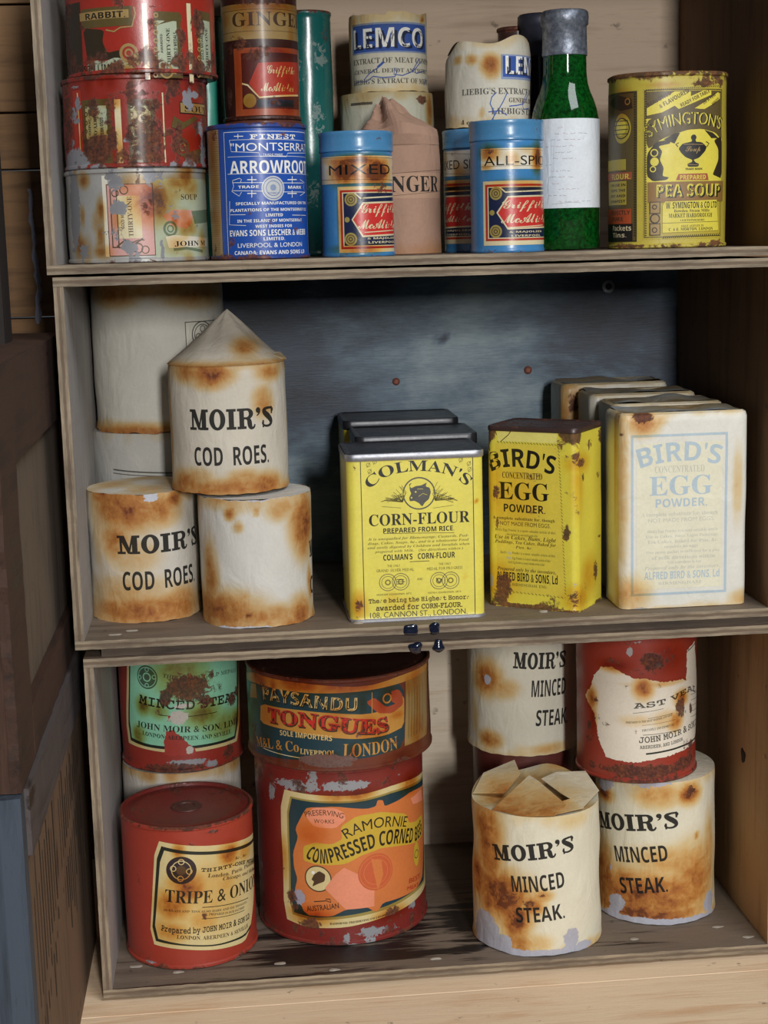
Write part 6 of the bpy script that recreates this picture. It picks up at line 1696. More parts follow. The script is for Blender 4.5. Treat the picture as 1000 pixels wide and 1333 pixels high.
# ------------------------------------------------------------------ the three plywood boxes
PEX, PEZ = ply_edge('plywood_edge_upright', 'x'), ply_edge('plywood_edge_flat', 'z')
w_left = wood_mat('box_side_grey', 'a39f9c', '858180', 'z', .8)
w_right = wood_mat('box_side_brown', '7e5e40', '5c432c', 'z', .7)
w_floor = wood_mat('box_floor_grey_brown', '7b6c5d', '584b40', 'x', .8, .7, '1f1917')
w_top = wood_mat('box_top_brown', '6a5646', '4c3c30', 'x', .8)
w_back = wood_mat('box_back_pale', 'd8c8b2', 'bda88e', 'x', .6)
def painted_back():
    k = NT('dark_blue_grey_painted_back'); co = k.n('ShaderNodeTexCoord').outputs['Object']
    mp = k.n('ShaderNodeMapping', {'Vector': co, 'Scale': (1.0, 1, 2.2)}).outputs[0]
    n = k.noise(mp, 11, 7, .62, .15); st = k.n('ShaderNodeMapping', {'Vector': co, 'Scale': (6, 6, 60)}).outputs[0]; f = k.noise(st, 14, 5, .7)
    at = k.n('ShaderNodeAttribute', attribute_name='stain').outputs['Fac']
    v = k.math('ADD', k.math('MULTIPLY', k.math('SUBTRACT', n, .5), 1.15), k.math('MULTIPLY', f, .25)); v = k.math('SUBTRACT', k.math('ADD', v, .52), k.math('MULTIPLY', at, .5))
    c = k.ramp(v, [(.16, '151c2a'), (.36, '2c3a4c'), (.54, '566a7a'), (.72, '83949c'), (.9, '9aa5a6')])
    k.link(c, k.b.inputs['Base Color']); k.b.inputs['Roughness'].default_value = .5
    bp = k.n('ShaderNodeBump', {'Strength': .2, 'Distance': .0008, 'Height': f}); k.link(bp.outputs[0], k.b.inputs['Normal'])
    return k.m
def ply_box(label, xl, xr, z0, z1, back, floor_wear=None, back_stain_shade=None, right=w_right, tl=.0058, tf=.0054, depth=.207, seed=0):
    root = empty('plywood_box', label, 'box', ((xl+xr)/2, 0, z0), 0, 'plywood boxes stacked on their sides')
    root.location = (0, 0, 0)
    n = 60
    gridbox('base_panel', (xl, 0, z0), (xr, depth, z0+tf), [w_floor, PEZ], root, 'z', (90, 30, 2), .0003, floor_wear or (lambda c: 0*c[:, 0]), seed)
    gridbox('top_panel', (xl, 0, z1-tf), (xr, depth, z1), [w_top, PEZ], root, 'z', (90, 10, 2), .0003, None, seed+1)
    gridbox('side_panel', (xl, 0.0004, z0+tf), (xl+tl, depth, z1-tf), [w_left, PEX], root, 'x', (2, 10, 50), .00025, None, seed+2)
    gridbox('side_panel', (xr-tl, 0.0004, z0+tf), (xr, depth, z1-tf), [right, PEX], root, 'x', (2, 10, 50), .00025, None, seed+3)
    gridbox('back_panel', (xl, depth, z0), (xr, depth+.005, z1), [back, back], root, 'y', (80, 1, 44), 0, back_stain_shade or (lambda c: 0*c[:, 0]), seed+4)
    return root
zb0, zm0, zt0 = .0026, .2290, .4541
B3 = lambda *l: blobs([((a, b, ra, rb, k), (0, 1)) for a, b, ra, rb, k in l])
box_low = ply_box('lowest plywood box, dark-stained floor, holding the red tins and paper-wrapped minced steak tins', -.0968, .3395, zb0, .2232, w_back,
   B3((.06, .03, .10, .035, .75), (.10, .10, .05, .06, .55), (-.02, .01, .03, .02, .5), (.14, .02, .03, .04, .6), (.02, .0, .2, .006, .6), (.06, .06, .14, .05, .6), (.15, .06, .04, .07, .7), (.25, .02, .06, .03, .4)), seed=10, right=wood_mat('box_side_tan', 'b08d66', '8a6a48', 'z', .7))
box_mid = ply_box('middle plywood box with dark blue-grey back, holding the yellow and white rectangular tins', -.1012, .3365, zm0, .4525, painted_back(),
   B3((.12, .005, .04, .01, .5), (.08, .17, .1, .03, .3)), blobs([((.035, .42, .05, .06, 1.0), (0, 2)), ((.09, .44, .05, .03, .9), (0, 2)), ((.28, .40, .05, .09, .75), (0, 2)), ((.32, .34, .04, .1, .9), (0, 2)), ((.05, .36, .06, .05, .7), (0, 2)), ((.2, .452, .2, .012, .6), (0, 2)), ((.155, .397, .004, .003, 1.1), (0, 2))]), seed=20)  # dark patches on the back; the strip along its top paints the shelf's shadow
w_back_top = wood_mat('box_back_shaded', 'bca690', '9b8570', 'x', .6)  # darker version of w_back: the top shelf's shade is put into the colour
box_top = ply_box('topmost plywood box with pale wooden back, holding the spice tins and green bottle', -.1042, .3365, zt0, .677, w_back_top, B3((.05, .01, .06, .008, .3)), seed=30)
# thin dark board caught between the lower two boxes
o = gridbox('spacer_board', (-.086, .004, .22335), (.335, .19, .22885), [w_top, wood_mat('dark_spacer_edge', '54473c', '2c241f', 'x')], None, 'z', (60, 2, 1), .0006, None, 3)
o['label'] = 'thin dark board sandwiched between the middle and lowest boxes'; o['category'] = 'board'
# screws in the painted back
scm = plain('rusty_screw', '7a4636', .6, .3); zinc = plain('zinc_washer', '8e9296', .4, .7)
def screw(x, z, r, mat, washer=False):
    bm = bmesh.new(); prof = [(r, 0), (r*.92, r*.35), (r*.5, r*.6), (0, r*.66)]; n = 20; rings = []
    for rr, d in prof[:-1]: rings.append([bm.verts.new((rr*math.cos(t), -d, rr*math.sin(t))) for t in np.linspace(0, 2*PI, n+1)[:-1]])
    tip = bm.verts.new((0, -prof[-1][1], 0))
    for a, b in zip(rings[:-1], rings[1:]):
        for i in range(n): bm.faces.new((a[i], a[(i+1) % n], b[(i+1) % n], b[i]))
    for i in range(n): bm.faces.new((rings[-1][i], rings[-1][(i+1) % n], tip))
    c = bmesh.ops.create_cube(bm, size=1)
    for v in c['verts']: v.co = Vector((v.co.x*r*1.3*.7+v.co.z*r*.25, v.co.y*.0004-r*.62, v.co.z*r*1.3*.7-v.co.x*r*.2)); 
    bmesh.ops.recalc_face_normals(bm, faces=bm.faces)
    me = bpy.data.meshes.new('screw'); bm.to_mesh(me); bm.free(); me.materials.append(mat)
    o = bpy.data.objects.new('screw', me); COL.objects.link(o); o.parent = box_mid; o.location = (x, .2069, z)
    if washer:
        ts = np.linspace(0, 2*PI, 25)[:-1]; V = []; F = []
        for rr, d in ((r*2.1, 0), (r*2.1, -.0006), (r*1.1, -.0009), (r*1.1, 0)): V += [(rr*math.cos(t), d, rr*math.sin(t)) for t in ts]
        for j in range(3):
            for i in range(24): F.append((j*24+i, j*24+(i+1) % 24, j*24+24+(i+1) % 24, j*24+24+i))
        w = mesh_obj('washer', V, F, zinc, box_mid, loc=(x, .2069, z))
screw(.1198, .3665, .0028, scm); screw(.2178, .3716, .0030, scm); screw(.2784, .4310, .0022, plain('dark_screw', '2c2c30', .5, .5), True)
# drips of dark blue wax on the front edges
wax = plain('dark_blue_wax', '11182c', .18, 0, Coat_Weight=.6)
def blob(name, loc, sc, mat, parent, seed=0):
    bm = bmesh.new(); bmesh.ops.create_icosphere(bm, subdivisions=3, radius=1); r = random.Random(seed); a = [r.uniform(0, 6) for _ in range(4)]
    for v in bm.verts:
        k = 1+.18*math.sin(3*v.co.x+a[0])+.15*math.sin(4*v.co.z+a[1])+.1*math.sin(5*v.co.y+a[2]); v.co = Vector((v.co.x*sc[0]*k, v.co.y*sc[1]*k, v.co.z*sc[2]*k))
    me = bpy.data.meshes.new(name); bm.to_mesh(me); bm.free(); me.materials.append(mat)
    for p in me.polygons: p.use_smooth = True
    o = bpy.data.objects.new(name, me); COL.objects.link(o); o.location = loc
    if parent: o.parent = parent
    return o
for i, (x, z, p) in enumerate(((.1034, .2318, box_mid), (.1180, .2322, box_mid), (.1058, .2200, box_low), (.1205, .2202, box_low))): blob('wax_drip', (x, -.0002, z), (.0040, .0018, .0034), wax, p, i)
# staples and chips in the floors
stp = plain('pale_splinter', 'a2978a', .7)
for (x, y, p, z) in ((-.078, .012, box_mid, zm0), (-.068, .02, box_mid, zm0), (.072, .012, box_mid, zm0), (.19, .018, box_mid, zm0), (-.078, .03, box_low, zb0), (-.05, .018, box_low, zb0), (.05, .006, box_low, zb0), (.20, .012, box_low, zb0), (.25, .02, box_low, zb0), (.31, .03, box_low, zb0), (.325, .012, box_low, zb0), (.015, .02, box_low, zb0), (.116, .012, box_low, zb0)):
    blob('splinter', (x, y, z+.0056), (.0035, .0016, .0007), stp, p, int(x*1000))
# knot hole in the low box's right side
blob('knot', (.3338, .054, .1193), (.0006, .0065, .0055), plain('dark_knot', '2e2018', .8), box_low, 2)

# ------------------------------------------------------------------ wooden crates at the left
crate_dark = wood_mat('crate_red_brown', '4c3122', '2c1c14', 'z', .8, .75, '1c1210')
crate_grey = wood_mat('crate_panel_grey_brown', '6e5f50', '4c4036', 'z', 1.0, .8)
crate_blue = wood_mat('crate_slate_paint', '434c58', '262b34', 'z', .7, .7)
crate_warm = wood_mat('crate_side_warm', '735a44', '4c392b', 'z', 1.0, .8)
crate_frame = wood_mat('crate_batten_dark', '442b1e', '261812', 'y', .8, .75, '15100e')
crate_band = wood_mat('crate_band_slate_brown', '544b4a', '312a2a', 'y', .8, .75)
def cw(seed):
    r = random.Random(seed); L = [(r.uniform(-.2, .1), r.uniform(0, .42), r.uniform(.006, .03), r.uniform(.01, .05), r.uniform(.25, .6)) for _ in range(26)]
    return blobs([(b, (1, 2)) for b in L])
r = empty('wooden_crate', 'rust-brown wooden crate with battens, on top of the slate blue crate at left', 'crate', (0, 0, 0))
X = -.1105
gridbox('front_panel', (-.42, -.206, .2125), (X, -.190, .410), [crate_dark]*2, r, 'y', (20, 2, 16), .001, None, 1)
gridbox('side_panel', (X-.014, -.190, .2125), (X-.003, .095, .405), [crate_grey]*2, r, 'x', (1, 40, 40), .0, cw(9), 2)
gridbox('top_panel', (-.42, -.206, .405), (X, .10, .4155), [crate_dark]*2, r, 'z', (16, 16, 1), .001, None, 3)
gridbox('back_panel', (-.42, .095, .2125), (X-.003, .105, .405), [crate_dark]*2, r, 'y', (4, 1, 4), 0, None, 4)
gridbox('side_panel', (-.42, -.190, .2125), (-.41, .095, .405), [crate_dark]*2, r, 'x', (1, 4, 4), 0, None, 5)
gridbox('base_panel', (-.41, -.190, .2125), (X-.014, .095, .2225), [crate_dark]*2, r, 'z', (4, 4, 1), 0, None, 5)
gridbox('batten', (X-.003, -.206, .2125), (X+.002, -.150, .4155), [crate_frame]*2, r, 'x', (1, 4, 24), .001, cw(0), 6)
gridbox('batten', (X-.003, -.150, .365), (X+.002, .10, .4155), [crate_frame]*2, r, 'x', (1, 20, 4), .001, cw(1), 7)
gridbox('batten', (X-.003, -.150, .2125), (X+.002, .10, .240), [crate_frame]*2, r, 'x', (1, 20, 4), .001, cw(2), 8)
r = empty('wooden_crate', 'slate blue crate with faded black print on its brown side', 'crate', (0, 0, 0))
X = -.1085
gridbox('front_panel', (-.42, -.212, .0002), (X, -.198, .212), [crate_blue]*2, r, 'y', (30, 2, 30), .001, cw(7), 11)
gridbox('side_panel', (X-.013, -.198, .0002), (X-.0005, .088, .212), [crate_warm]*2, r, 'x', (1, 40, 40), 0, cw(6), 12)
gridbox('top_panel', (-.42, -.198, .2045), (X-.013, .088, .212), [crate_blue]*2, r, 'z', (4, 4, 1), 0, None, 13)
gridbox('back_panel', (-.42, .088, .0002), (X-.0005, .098, .212), [crate_warm]*2, r, 'y', (4, 1, 4), 0, None, 14)
gridbox('batten', (X-.0005, -.198, .178), (X+.0025, .09, .212), [crate_band]*2, r, 'x', (1, 40, 6), .0006, cw(5), 15)
gridbox('base_panel', (-.42, -.198, .0002), (X-.013, .088, .010), [crate_warm]*2, r, 'z', (4, 4, 1), 0, None, 13)
# faded black stencil bars on the crate side
rd = random.Random(8)
ST2 = [([], []), ([], [])]
for k in range(26):
    y = -.185+k*.0098; z0 = .055+.05*rd.random()+.0002*k; z1 = .160-.02*rd.random(); w = rd.choice((.0014, .0022, .0034))
    if 9 < k < 12: continue
    zm = .112+.0022*(k-12)
    for q, (a, b) in enumerate(((z0, zm-.006), (zm+.006, z1+.01))):
        V, F = ST2[q]; i = len(V); V += [(X-.0002, y, a), (X-.0002, y+w, a), (X-.0002, y+w, b), (X-.0002, y, b)]; F.append((i, i+1, i+2, i+3))
for V, F in ST2: mesh_obj('stencil_print', V, F, plain('faded_black_print', '3a3029', .8), r, smooth=False)
# dark upright on the brown crate
r = empty('dark_upright', 'near-black wooden upright standing on the brown crate at left', 'post', (0, 0, 0))
gridbox('post', (-.19, -.012, .4156), (-.1290, .020, .572), [wood_mat('near_black_wood', '2a1f1a', '16110f', 'z')]*2, r, 'z', (4, 4, 12), .0008, None, 3)
gridbox('cap_board', (-.19, -.013, .572), (-.1282, .021, .578), [wood_mat('near_black_board', '332620', '1b1512', 'x')]*2, r, 'z', (6, 4, 1), .0005, None, 4)

# ------------------------------------------------------------------ top box: tins
def grime(seed, n, h, a0=.38, a1=.75, kind='R'):
    r = random.Random(seed); return [[kind, r.uniform(-140, 140), r.uniform(0, h*1000), r.uniform(2, 7), r.uniform(2, 9), r.uniform(a0, a1)] for _ in range(n)]
G3 = 'red stewed meat tins stacked at the left of the top shelf'
tin('stack1', 'food_tin', 'grey tin with peeling pink and green label, under two red tins', 'tin', 'a8a6a2', '83858c', .45, .1, .2, et=.4, eb=.5, dent=.0004, extra=grime(7, 50, .055, .4, .9, 'P')+grime(8, 40, .055, .4, 1.0, 'S')+grime(9, 14, .055, .4, .6))
tin('stack2', 'food_tin', 'rusty red tin with bare grey patches at its bottom, middle of a stack', 'tin', '8f2c22', '8d8f98', .38, .2, group=G3, et=.8, eb=.5, dent=.0004, extra=grime(1, 120, .054, .4, .8)+grime(5, 40, .054, .4, .8, 'P')+grime(6, 40, .054, .4, .9, 'S'))
tin('rabbit', 'food_tin', 'red tin lettered rabbit with olive scrollwork, topmost of the stack of three', 'tin', 'a02e22', '8d8f98', .33, .3, group=G3, et=.7, eb=.7, dent=.0004, extra=grime(2, 60, .060)+[['R', -150+k*9, 4+3*(k % 3), 6, 6, .6+.15*(k % 2)] for k in range(34)])
tin('ginger', 'spice_tin', 'dark maroon ginger tin with tan band, standing above and behind the blue arrowroot tin', 'tin', '3c1d18', '7a5a48', .45, .15, et=.6, eb=.5, extra=grime(3, 30, .1)+grime(4, 30, .1, .4, .8, 'S'))
tin('brown', 'spice_tin', 'plain brown tin hidden behind the blue arrowroot tin, under the ginger tin', 'tin', '5a2e22', '7a5a48', .5)
tin('arrow', 'arrowroot_tin', 'royal blue arrowroot tin with white lettering and a buff side', 'tin', '1c3f8c', '6f87b0', .42, .2, et=.6, eb=.7, alpeel='7fa0d8')
tin('teal', 'tall_tin', 'tall narrow blotchy teal tin to the right of the ginger tin', 'tin', '17605c', '6f8c86', .25, .4, et=.7, eb=.2, rim=.0006, extra=[['P', s, z, 9, 16, .5] for s, z in ((-8, 120), (10, 130), (6, 90), (-12, 60), (14, 60), (2, 40))]+[['R', s, z, 8, 14, .4] for s, z in ((14, 140), (18, 100), (16, 40))], lidc='3a4a48')
tin('teal2', 'tall_tin', 'bright teal tin, only a sliver showing between the red tins and ginger tin', 'tin', '2f9a86', '7d9a94', .4, .2, rim=.0005)

SPG = 'blue spice tins on the top shelf'
def spice_tin(key, label):
    x, y, z, h, r, rz = GEO[key]
    root = empty('spice_tin', label, 'tin', (x, y, z), rz, SPG)
    B = Body('c', r-.0008, dent=.0002, seed=3); wear = WEAR[key]+edges(h, 'R', .35, .45, 2, 9)
    m = wear_mat('3f7fb4', '8fa4b4', .3, 0, 'tin', .35)
    hl = h-.0125
    shell('body', B, [(-.002, 0), (0, .0002), (.0005, .001), (.0003, .002), (0, .003), (0, hl), (-.0008, hl+.001)], m, root, wear, cap_top=False)
    shell('lid', B, [(-.0004, hl+.0004), (.0007, hl+.0006), (.0008, hl+.0016), (.0006, hl+.002), (.0006, h-.0025), (.0009, h-.0015), (.0006, h-.0002), (-.001, h), (-.0022, h-.0006), (-.0028, h-.0018), (-.01, h-.002)], wear_mat('4a84b0', '8fa4b4', .3, 0, 'tin', .35), root, wear, cap_bot=False)
    a = Art(B); a.run(ART[key]); a.build(root, wear, '8fa4b4', .33, .3)
    return root
spice_tin('mixed', 'blue mixed spice tin with wholly rust-stained band, beside the blue arrowroot tin')
spice_tin('dspice', 'blue spice tin mostly hidden behind the all-spice tin, under the white paper-wrapped jar')
spice_tin('allsp', 'blue all-spice tin with white band, beside the green bottle')

# crumpled brown paper packet
def packet():
    x, y, z, h, r, rz = GEO['packet']; root = empty('paper_packet', 'brown paper packet of ginger with crumpled twisted top, between the blue spice tins', 'packet', (x, y, z), rz)
    B = Body('c', r, dent=.0006, seed=4); wear = edges(.08, 'S', 0, .25, 6, 2)
    m = wear_mat('a3806c', 'c9a692', .85, 0, 'paper', 0, .2)
    shell('bag', B, [(-.001, .0), (0, .0006), (0, .055), (-.0004, .068)], m, root, wear, cap_top=False)
    ca, sa = math.cos(rz), math.sin(rz)
    rings = [(0, 0, 1.0, .068), (-.0005, -.001, 1.0, .0735), (-.001, -.002, .93, .0790), (-.003, -.002, .72, .0835), (-.005, -.001, .50, .0870), (-.006, 0, .40, .0915), (-.008, .001, .24, .0955), (-.008, .001, .02, .0935)]
    V = []; F = []; n = 64; rr = random.Random(5)
    for j, (ox, oy, q, zz) in enumerate(rings):
        for i in range(n):
            t = 2*PI*i/n; k = min(j, 4)/4
            fold = 1+k*(.13*math.sin(4*t+j*.3)+.09*math.sin(7*t+.6*j))
            dz = k*(.0028*math.sin(2*t+.8)+.0018*math.sin(5*t+j*.4))
            V.append((ox+r*q*fold*math.sin(t)-.0004*math.sin(t), oy-(r*q*fold)*math.cos(t)*(.9 if j > 2 else 1), zz+dz))
    for j in range(len(rings)-1):
        for i in range(n): F.append((j*n+i, j*n+(i+1) % n, (j+1)*n+(i+1) % n, (j+1)*n+i))
    c0 = len(V)
    mesh_obj('twisted_top', V, F, m, root, sharp=9, attrs={'stain': np.zeros(len(V)), 'rust': np.zeros(len(V)), 'peel': np.zeros(len(V))})
    a = Art(B); a.run(ART['packet']); a.build(root, wear, 'c9a692', .85, 0, 'paper', 'paper_band')
packet()

# meat extract jars
paper_tin('lemlow', 'extract_tin', 'greyish paper-wrapped tin hidden behind the brown paper packet, under the blue-banded jar', 'b9b7a4', '8a8a80', et=.4, eb=.3, top=lambda X, Y: 0*X, zt=None, zb=None, undertin=False)
root, B, wr = paper_tin('lemco', 'extract_jar', 'cream paper-wrapped meat extract jar with blue band and white capitals, above the paper packet', 'cfc9b4', '9a978a', et=.35, eb=.3, zt=lambda S: jag(7, .0012)(S)+.003*np.exp(-((np.mod(S+.02, .163)-.02-.045)/.012)**2), top=lambda X, Y: jag(7, .0012)(np.mod(np.arctan2(X, -Y), 2*PI)*.02598)*np.hypot(X, Y)/.026, undertin=False)
def lejar_top(X, Y):
    return -.0038+.0065*np.exp(-((X-.021)/.011)**2)+.0032*np.exp(-((X+.018)/.014)**2)-.004*np.clip(.6-np.hypot(X, Y)/.027, 0, 1)-.0075*np.clip((-X-.019)/.008, 0, 1)**1.5
def lejar():
    x, y, z, h, r, rz = GEO['lejar']; h = .054
    root = empty('extract_jar', 'creased white paper-wrapped extract jar with partly seen blue patch, left of the green bottle', 'jar', (x, y, z), rz)
    B = Body('c', r, dent=.0006, seed=6); wear = WEAR['lejar']+edges(h, 'S', .25, .3, 4, 3); m = wear_mat('c9c3b3', '9a978a', .8, 0, 'paper', 0, .2)
    def zt(S):
        P, _ = B.P(S, 0*S, 0*S); return lejar_top(P[:, 0], P[:, 1])
    p = shell('paper_wrapper', B, [(.0004, .0004), (0, .003), (0, h-.008), (-.0006, h-.002), (-.0016, h)], m, root, wear, zt=zt, zb=jag(4, .0008), cap_top=False)
    paper_top('folded_paper_top', B, h, lejar_top, m, root, inset=.0016)
    a = Art(B); a.run(ART['lejar']); a.build(p, wear, '9a978a', .8, 0, 'paper', 'printed_panel')
lejar()
tin('rusty', 'tall_tin', 'rusty dark brown tin peeping above the white paper-wrapped jar', 'tin', '3a2019', '5a4038', .6, et=.9, eb=.5)

# bottles
def bottle(key, label, glassc, h, capc, fit_label=True):
    x, y, z, _, r, rz = GEO[key]; root = empty('glass_bottle', label, 'bottle', (x, y, z), rz, 'foil-capped glass bottles')
    B = Body('c', r); k = h/.1485
    def lathe(name, prof, mat, n=64):
        V = []; F = []
        for rr, zz in prof: V += [(rr*math.sin(t), -rr*math.cos(t), zz) for t in np.linspace(0, 2*PI, n+1)[:-1]]
        for j in range(len(prof)-1):
            for i in range(n): F.append((j*n+i, j*n+(i+1) % n, (j+1)*n+(i+1) % n, (j+1)*n+i))
        return mesh_obj(name, V, F, mat, root, sharp=50, attrs={a: np.zeros(len(V)) for a in ('stain', 'rust', 'peel')})
    zs = .1485*k
    lathe('glass', [(.0001, .0015), (r*.82, .0006), (r*.95, .0008), (r, .003), (r, .078), (r*.985, .082), (r*.93, .088), (r*.84, .094), (r*.74, .099), (r*.67, .104), (r*.635, .110), (.0137, .121*1), (.0135, zs-.008), (.0001, zs-.008)], glassc)
    pr = [(.0142, zs-.0275), (.0144, zs-.026), (.0142, zs-.0245), (.0139, zs-.0095), (.0150, zs-.0085), (.0152, zs-.0045), (.0150, zs-.0012), (.0139, zs), (.0001, zs+.0004)]
    lathe('foil_capsule', pr, capc, 48)
    if fit_label:
        ops = [['r', -41, 41, 26.5, 81.5, 'labelwhite']]; rd = random.Random(2)
        for i in range(13):
            s0 = -14+rd.uniform(0, 10); zz = 76-i*3.8
            s = s0
            for q in range(rd.randint(2, 6)):
                e = s+rd.uniform(.6, 3.2); ops.append(['l', [[s, zz+rd.uniform(-.3, .3)], [(s+e)/2, zz+rd.uniform(-.5, .5)], [e, zz+rd.uniform(-.3, .3)]], .22, rd.choice(('faint', 'faint', 'faintpink'))]); s = e+rd.uniform(.3, 2.5)
        ops += [['l', [[-12, 29], [-11, 34], [-11.6, 40], [-10.5, 46]], .22, 'faint'], ['l', [[-9, 29], [4, 30], [10, 29.4]], .2, 'faint']]
        a = Art(B); a.run(ops); a.build(root, [], 'd0d0d0', .7, 0, 'paper', 'paper_label')
INK.update(labelwhite='dfe3e8', faint='8f8c90', faintpink='b98c90')
gm = NT('green_bottle_glass'); gco = gm.n('ShaderNodeTexCoord').outputs['Object']; gn = gm.noise(gco, 420, 5, .7)
gm.link(gm.ramp(gn, [(.38, '062c0c'), (.62, '0e5c1c')]), gm.b.inputs['Base Color']); gm.b.inputs['Roughness'].default_value = .06; gm.b.inputs['Transmission Weight'].default_value = .25; gm.b.inputs['IOR'].default_value = 1.5
dk = plain('dark_bottle_glass', '141018', .08)
foil = NT('grey_foil'); fo = foil.n('ShaderNodeTexCoord').outputs['Object']; fn = foil.noise(fo, 260, 5, .65)
foil.link(foil.ramp(fn, [(.3, '4c5260'), (.5, '7d838f'), (.7, 'a2a6ae')]), foil.b.inputs['Base Color']); foil.b.inputs['Roughness'].default_value = .42; foil.b.inputs['Metallic'].default_value = .55
foil.link(foil.n('ShaderNodeBump', {'Strength': .5, 'Distance': .0006, 'Height': fn}).outputs[0], foil.b.inputs['Normal'])
bottle('bottle', 'green glass bottle with grey foil capsule and faded white label', gm.m, .1485, foil.m)
bottle('dbottle', 'dark foil-capped bottle half hidden behind the green bottle', dk, .1565, plain('dark_foil', '3c3e4c', .45, .4), False)

# pea soup tin
tin('sym', 'soup_tin', 'yellow and brown oval pea soup tin at the right end of the top shelf', 'tin', 'bcaa40', '9a9688', .46, .06, et=.55, eb=.6, body=Body('e', .0360, .0292, 2.6, dent=.0003, seed=2), lidc='4c3026', extra=edges(.1063, 'R', .9, .5, 5, 77))

# ------------------------------------------------------------------ middle box
PW = 'c4bfb4'
CRG = 'paper-wrapped cod roe tins'
paper_tin('tallow', 'paper_tin', 'plain pale paper-wrapped tin behind the cod roe tins, under a taller one', 'b4b2ac', '8f9096', et=.2, eb=.2, top=lambda X, Y: 0*X, seed=3)
paper_tin('tallup', 'paper_tin', 'tall pale paper-wrapped tin with stained lower edge and small round stamp, back left', 'c9c5ba', '8f9096', et=.6, eb=.8, depth=4, h=.0988, top=lambda X, Y: 0*X, seed=5, zb=jag(9, .0014), flare=.0012)
cr = crumple(3, .003)
def tw_noise(c0, a): return lambda X, Y: np.clip(a*(.5+.5*np.sin(X*140+c0)*np.cos(Y*120+c0*2)), 0, 1.2)
paper_tin('LL', 'paper_tin', 'cod roes tin in stained cream paper, at the far left of the lower pair', 'cdc6ba', 'c9ccd8', CRG, et=.55, eb=.55, seed=11, top=lambda X, Y: np.minimum(.0016+cr(X, Y)*.5, .0024)-.001, dent=.0009, tw=tw_noise(1, .5), zt=jag(5, .0007))
paper_tin('LR', 'paper_tin', 'paper-wrapped cod roe tin with its blank side forward, right of the lower pair', 'd2cec6', 'c9ccd8', CRG, et=.5, eb=.75, seed=12, top=lambda X, Y: 0*X, dent=.0006, zt=jag(6, .0008))
def cod():
    x, y, z, h, r, rz = GEO['topcod']
    root, B, wear = paper_tin('topcod', 'paper_tin', 'cod roes tin with paper folded up to a gable point, standing on two others', 'cbc2b2', 'c9ccd8', CRG, et=.5, eb=.8, seed=13, top=None, dent=.0004)
    # the paper gathered into an envelope-like point
    S = B.cols()[::2]; n = len(S); P, _ = B.P(S, np.full(n, h), np.full(n, .0004)); V = [tuple(p) for p in P]; F = []
    apex = np.array([.002, .012, h+.0325]); m = 12
    for j in range(1, m+1):
        t = j/m
        for p in P:
            q = p*(1-t)+apex*t
            if p[1] < 0: q[1] += .35*t*(1-t)*(-p[1])
            else: q[1] -= .25*t*(1-t)*p[1]
            q[2] += .0012*math.sin(p[0]*260+t*5)*t*(1-t)*2
            V.append(tuple(q))
    for j in range(m):
        for i in range(n): F.append((j*n+i, j*n+(i+1) % n, (j+1)*n+(i+1) % n, (j+1)*n+i))
    V = np.array(V); st = .9*np.exp(-(((V[:, 0]-.012)/.008)**2+((V[:, 2]-h-.010)/.005)**2))+.75*np.exp(-((V[:, 2]-h)/.0022)**2)
    mesh_obj('folded_paper_top', V, F, wear_mat('c0b6a6', 'c9ccd8', .75, 0, 'paper', 0, .16), root, sharp=25, attrs={'stain': st, 'rust': 0*st, 'peel': 0*st})
    # flap tucked at the right of the rim
    fl = [(.017, -.0328, h-.0003), (.0380, -.006, h+.0012), (.0345, .004, h+.0048), (.0255, -.0155, h+.0062)]
    mesh_obj('paper_flap', fl+[(a, b+.0005, c-.0004) for a, b, c in fl], [(0, 1, 2, 3), (7, 6, 5, 4), (0, 4, 5, 1), (1, 5, 6, 2), (2, 6, 7, 3), (3, 7, 4, 0)], wear_mat('c0b6a6', 'c9ccd8', .75, 0, 'paper', 0, .16), root, smooth=False, attrs={'stain': [.5, .4, .1, .2]*2, 'rust': [0]*8, 'peel': [0]*8})
cod()

# rectangular tins
def box_tin(name, label, cat, loc, rz, a, b, c, h, color, lidc, wear, art=None, group=None, peel='8f8a80', rough=.35, coat=.3, dent=0.0, lid_h=.0035, edge=(.3, .5), lidmetal=.35, rims=False, seed=1):
    root = empty(name, label, cat, loc, rz, group)
    B = Body('b', a, b, c, dent=dent, seed=seed); w = list(wear)+edges(h, 'R', edge[0], edge[1], 2.0, seed)
    m = wear_mat(color, peel, rough, 0, 'tin', coat)
    shell('body', B, [(-.0015, 0), (.0002, .0002), (.0004, .0012), (0, .0022), (0, h-lid_h)], m, root, w, cap_top=False)
    lm = wear_mat(lidc, '8a8a8e', .38, lidmetal, 'tin', .1)
    shell('lid', B, [(.0001, h-lid_h), (.0005, h-lid_h+.0004), (.0005, h-.0012), (0, h-.0002), (-.002, h), (-.0028, h-.0006), (-.004, h-.0006)], lm, root, edges(h, 'R', edge[0]*.8, 0, 2.0, seed+1), cap_bot=False)
    if rims:
        sm = wear_mat('b2b2b8', '8a8a8e', .5, .8, 'tin', 0, .5)
        shell('seam', B, [(.0004, h-lid_h-.0014), (.0008, h-lid_h-.001), (.0009, h-.0012), (.0005, h-.0006)], sm, root, edges(h, 'R', .35, 0, 2, 3), cap_top=False, cap_bot=False)
        shell('seam', B, [(.0004, .0003), (.0008, .0005), (.0008, .0020), (.0003, .0024)], sm, root, edges(h, 'R', 0, .42, 2, 4), cap_top=False, cap_bot=False)
    if art:
        q = Art(B); q.run(ART[art]); q.build(root, w, peel, rough, coat)
    return root
x, y, z, h, _, _ = GEO['colman']; FG = 'yellow corn flour tins one behind the other'
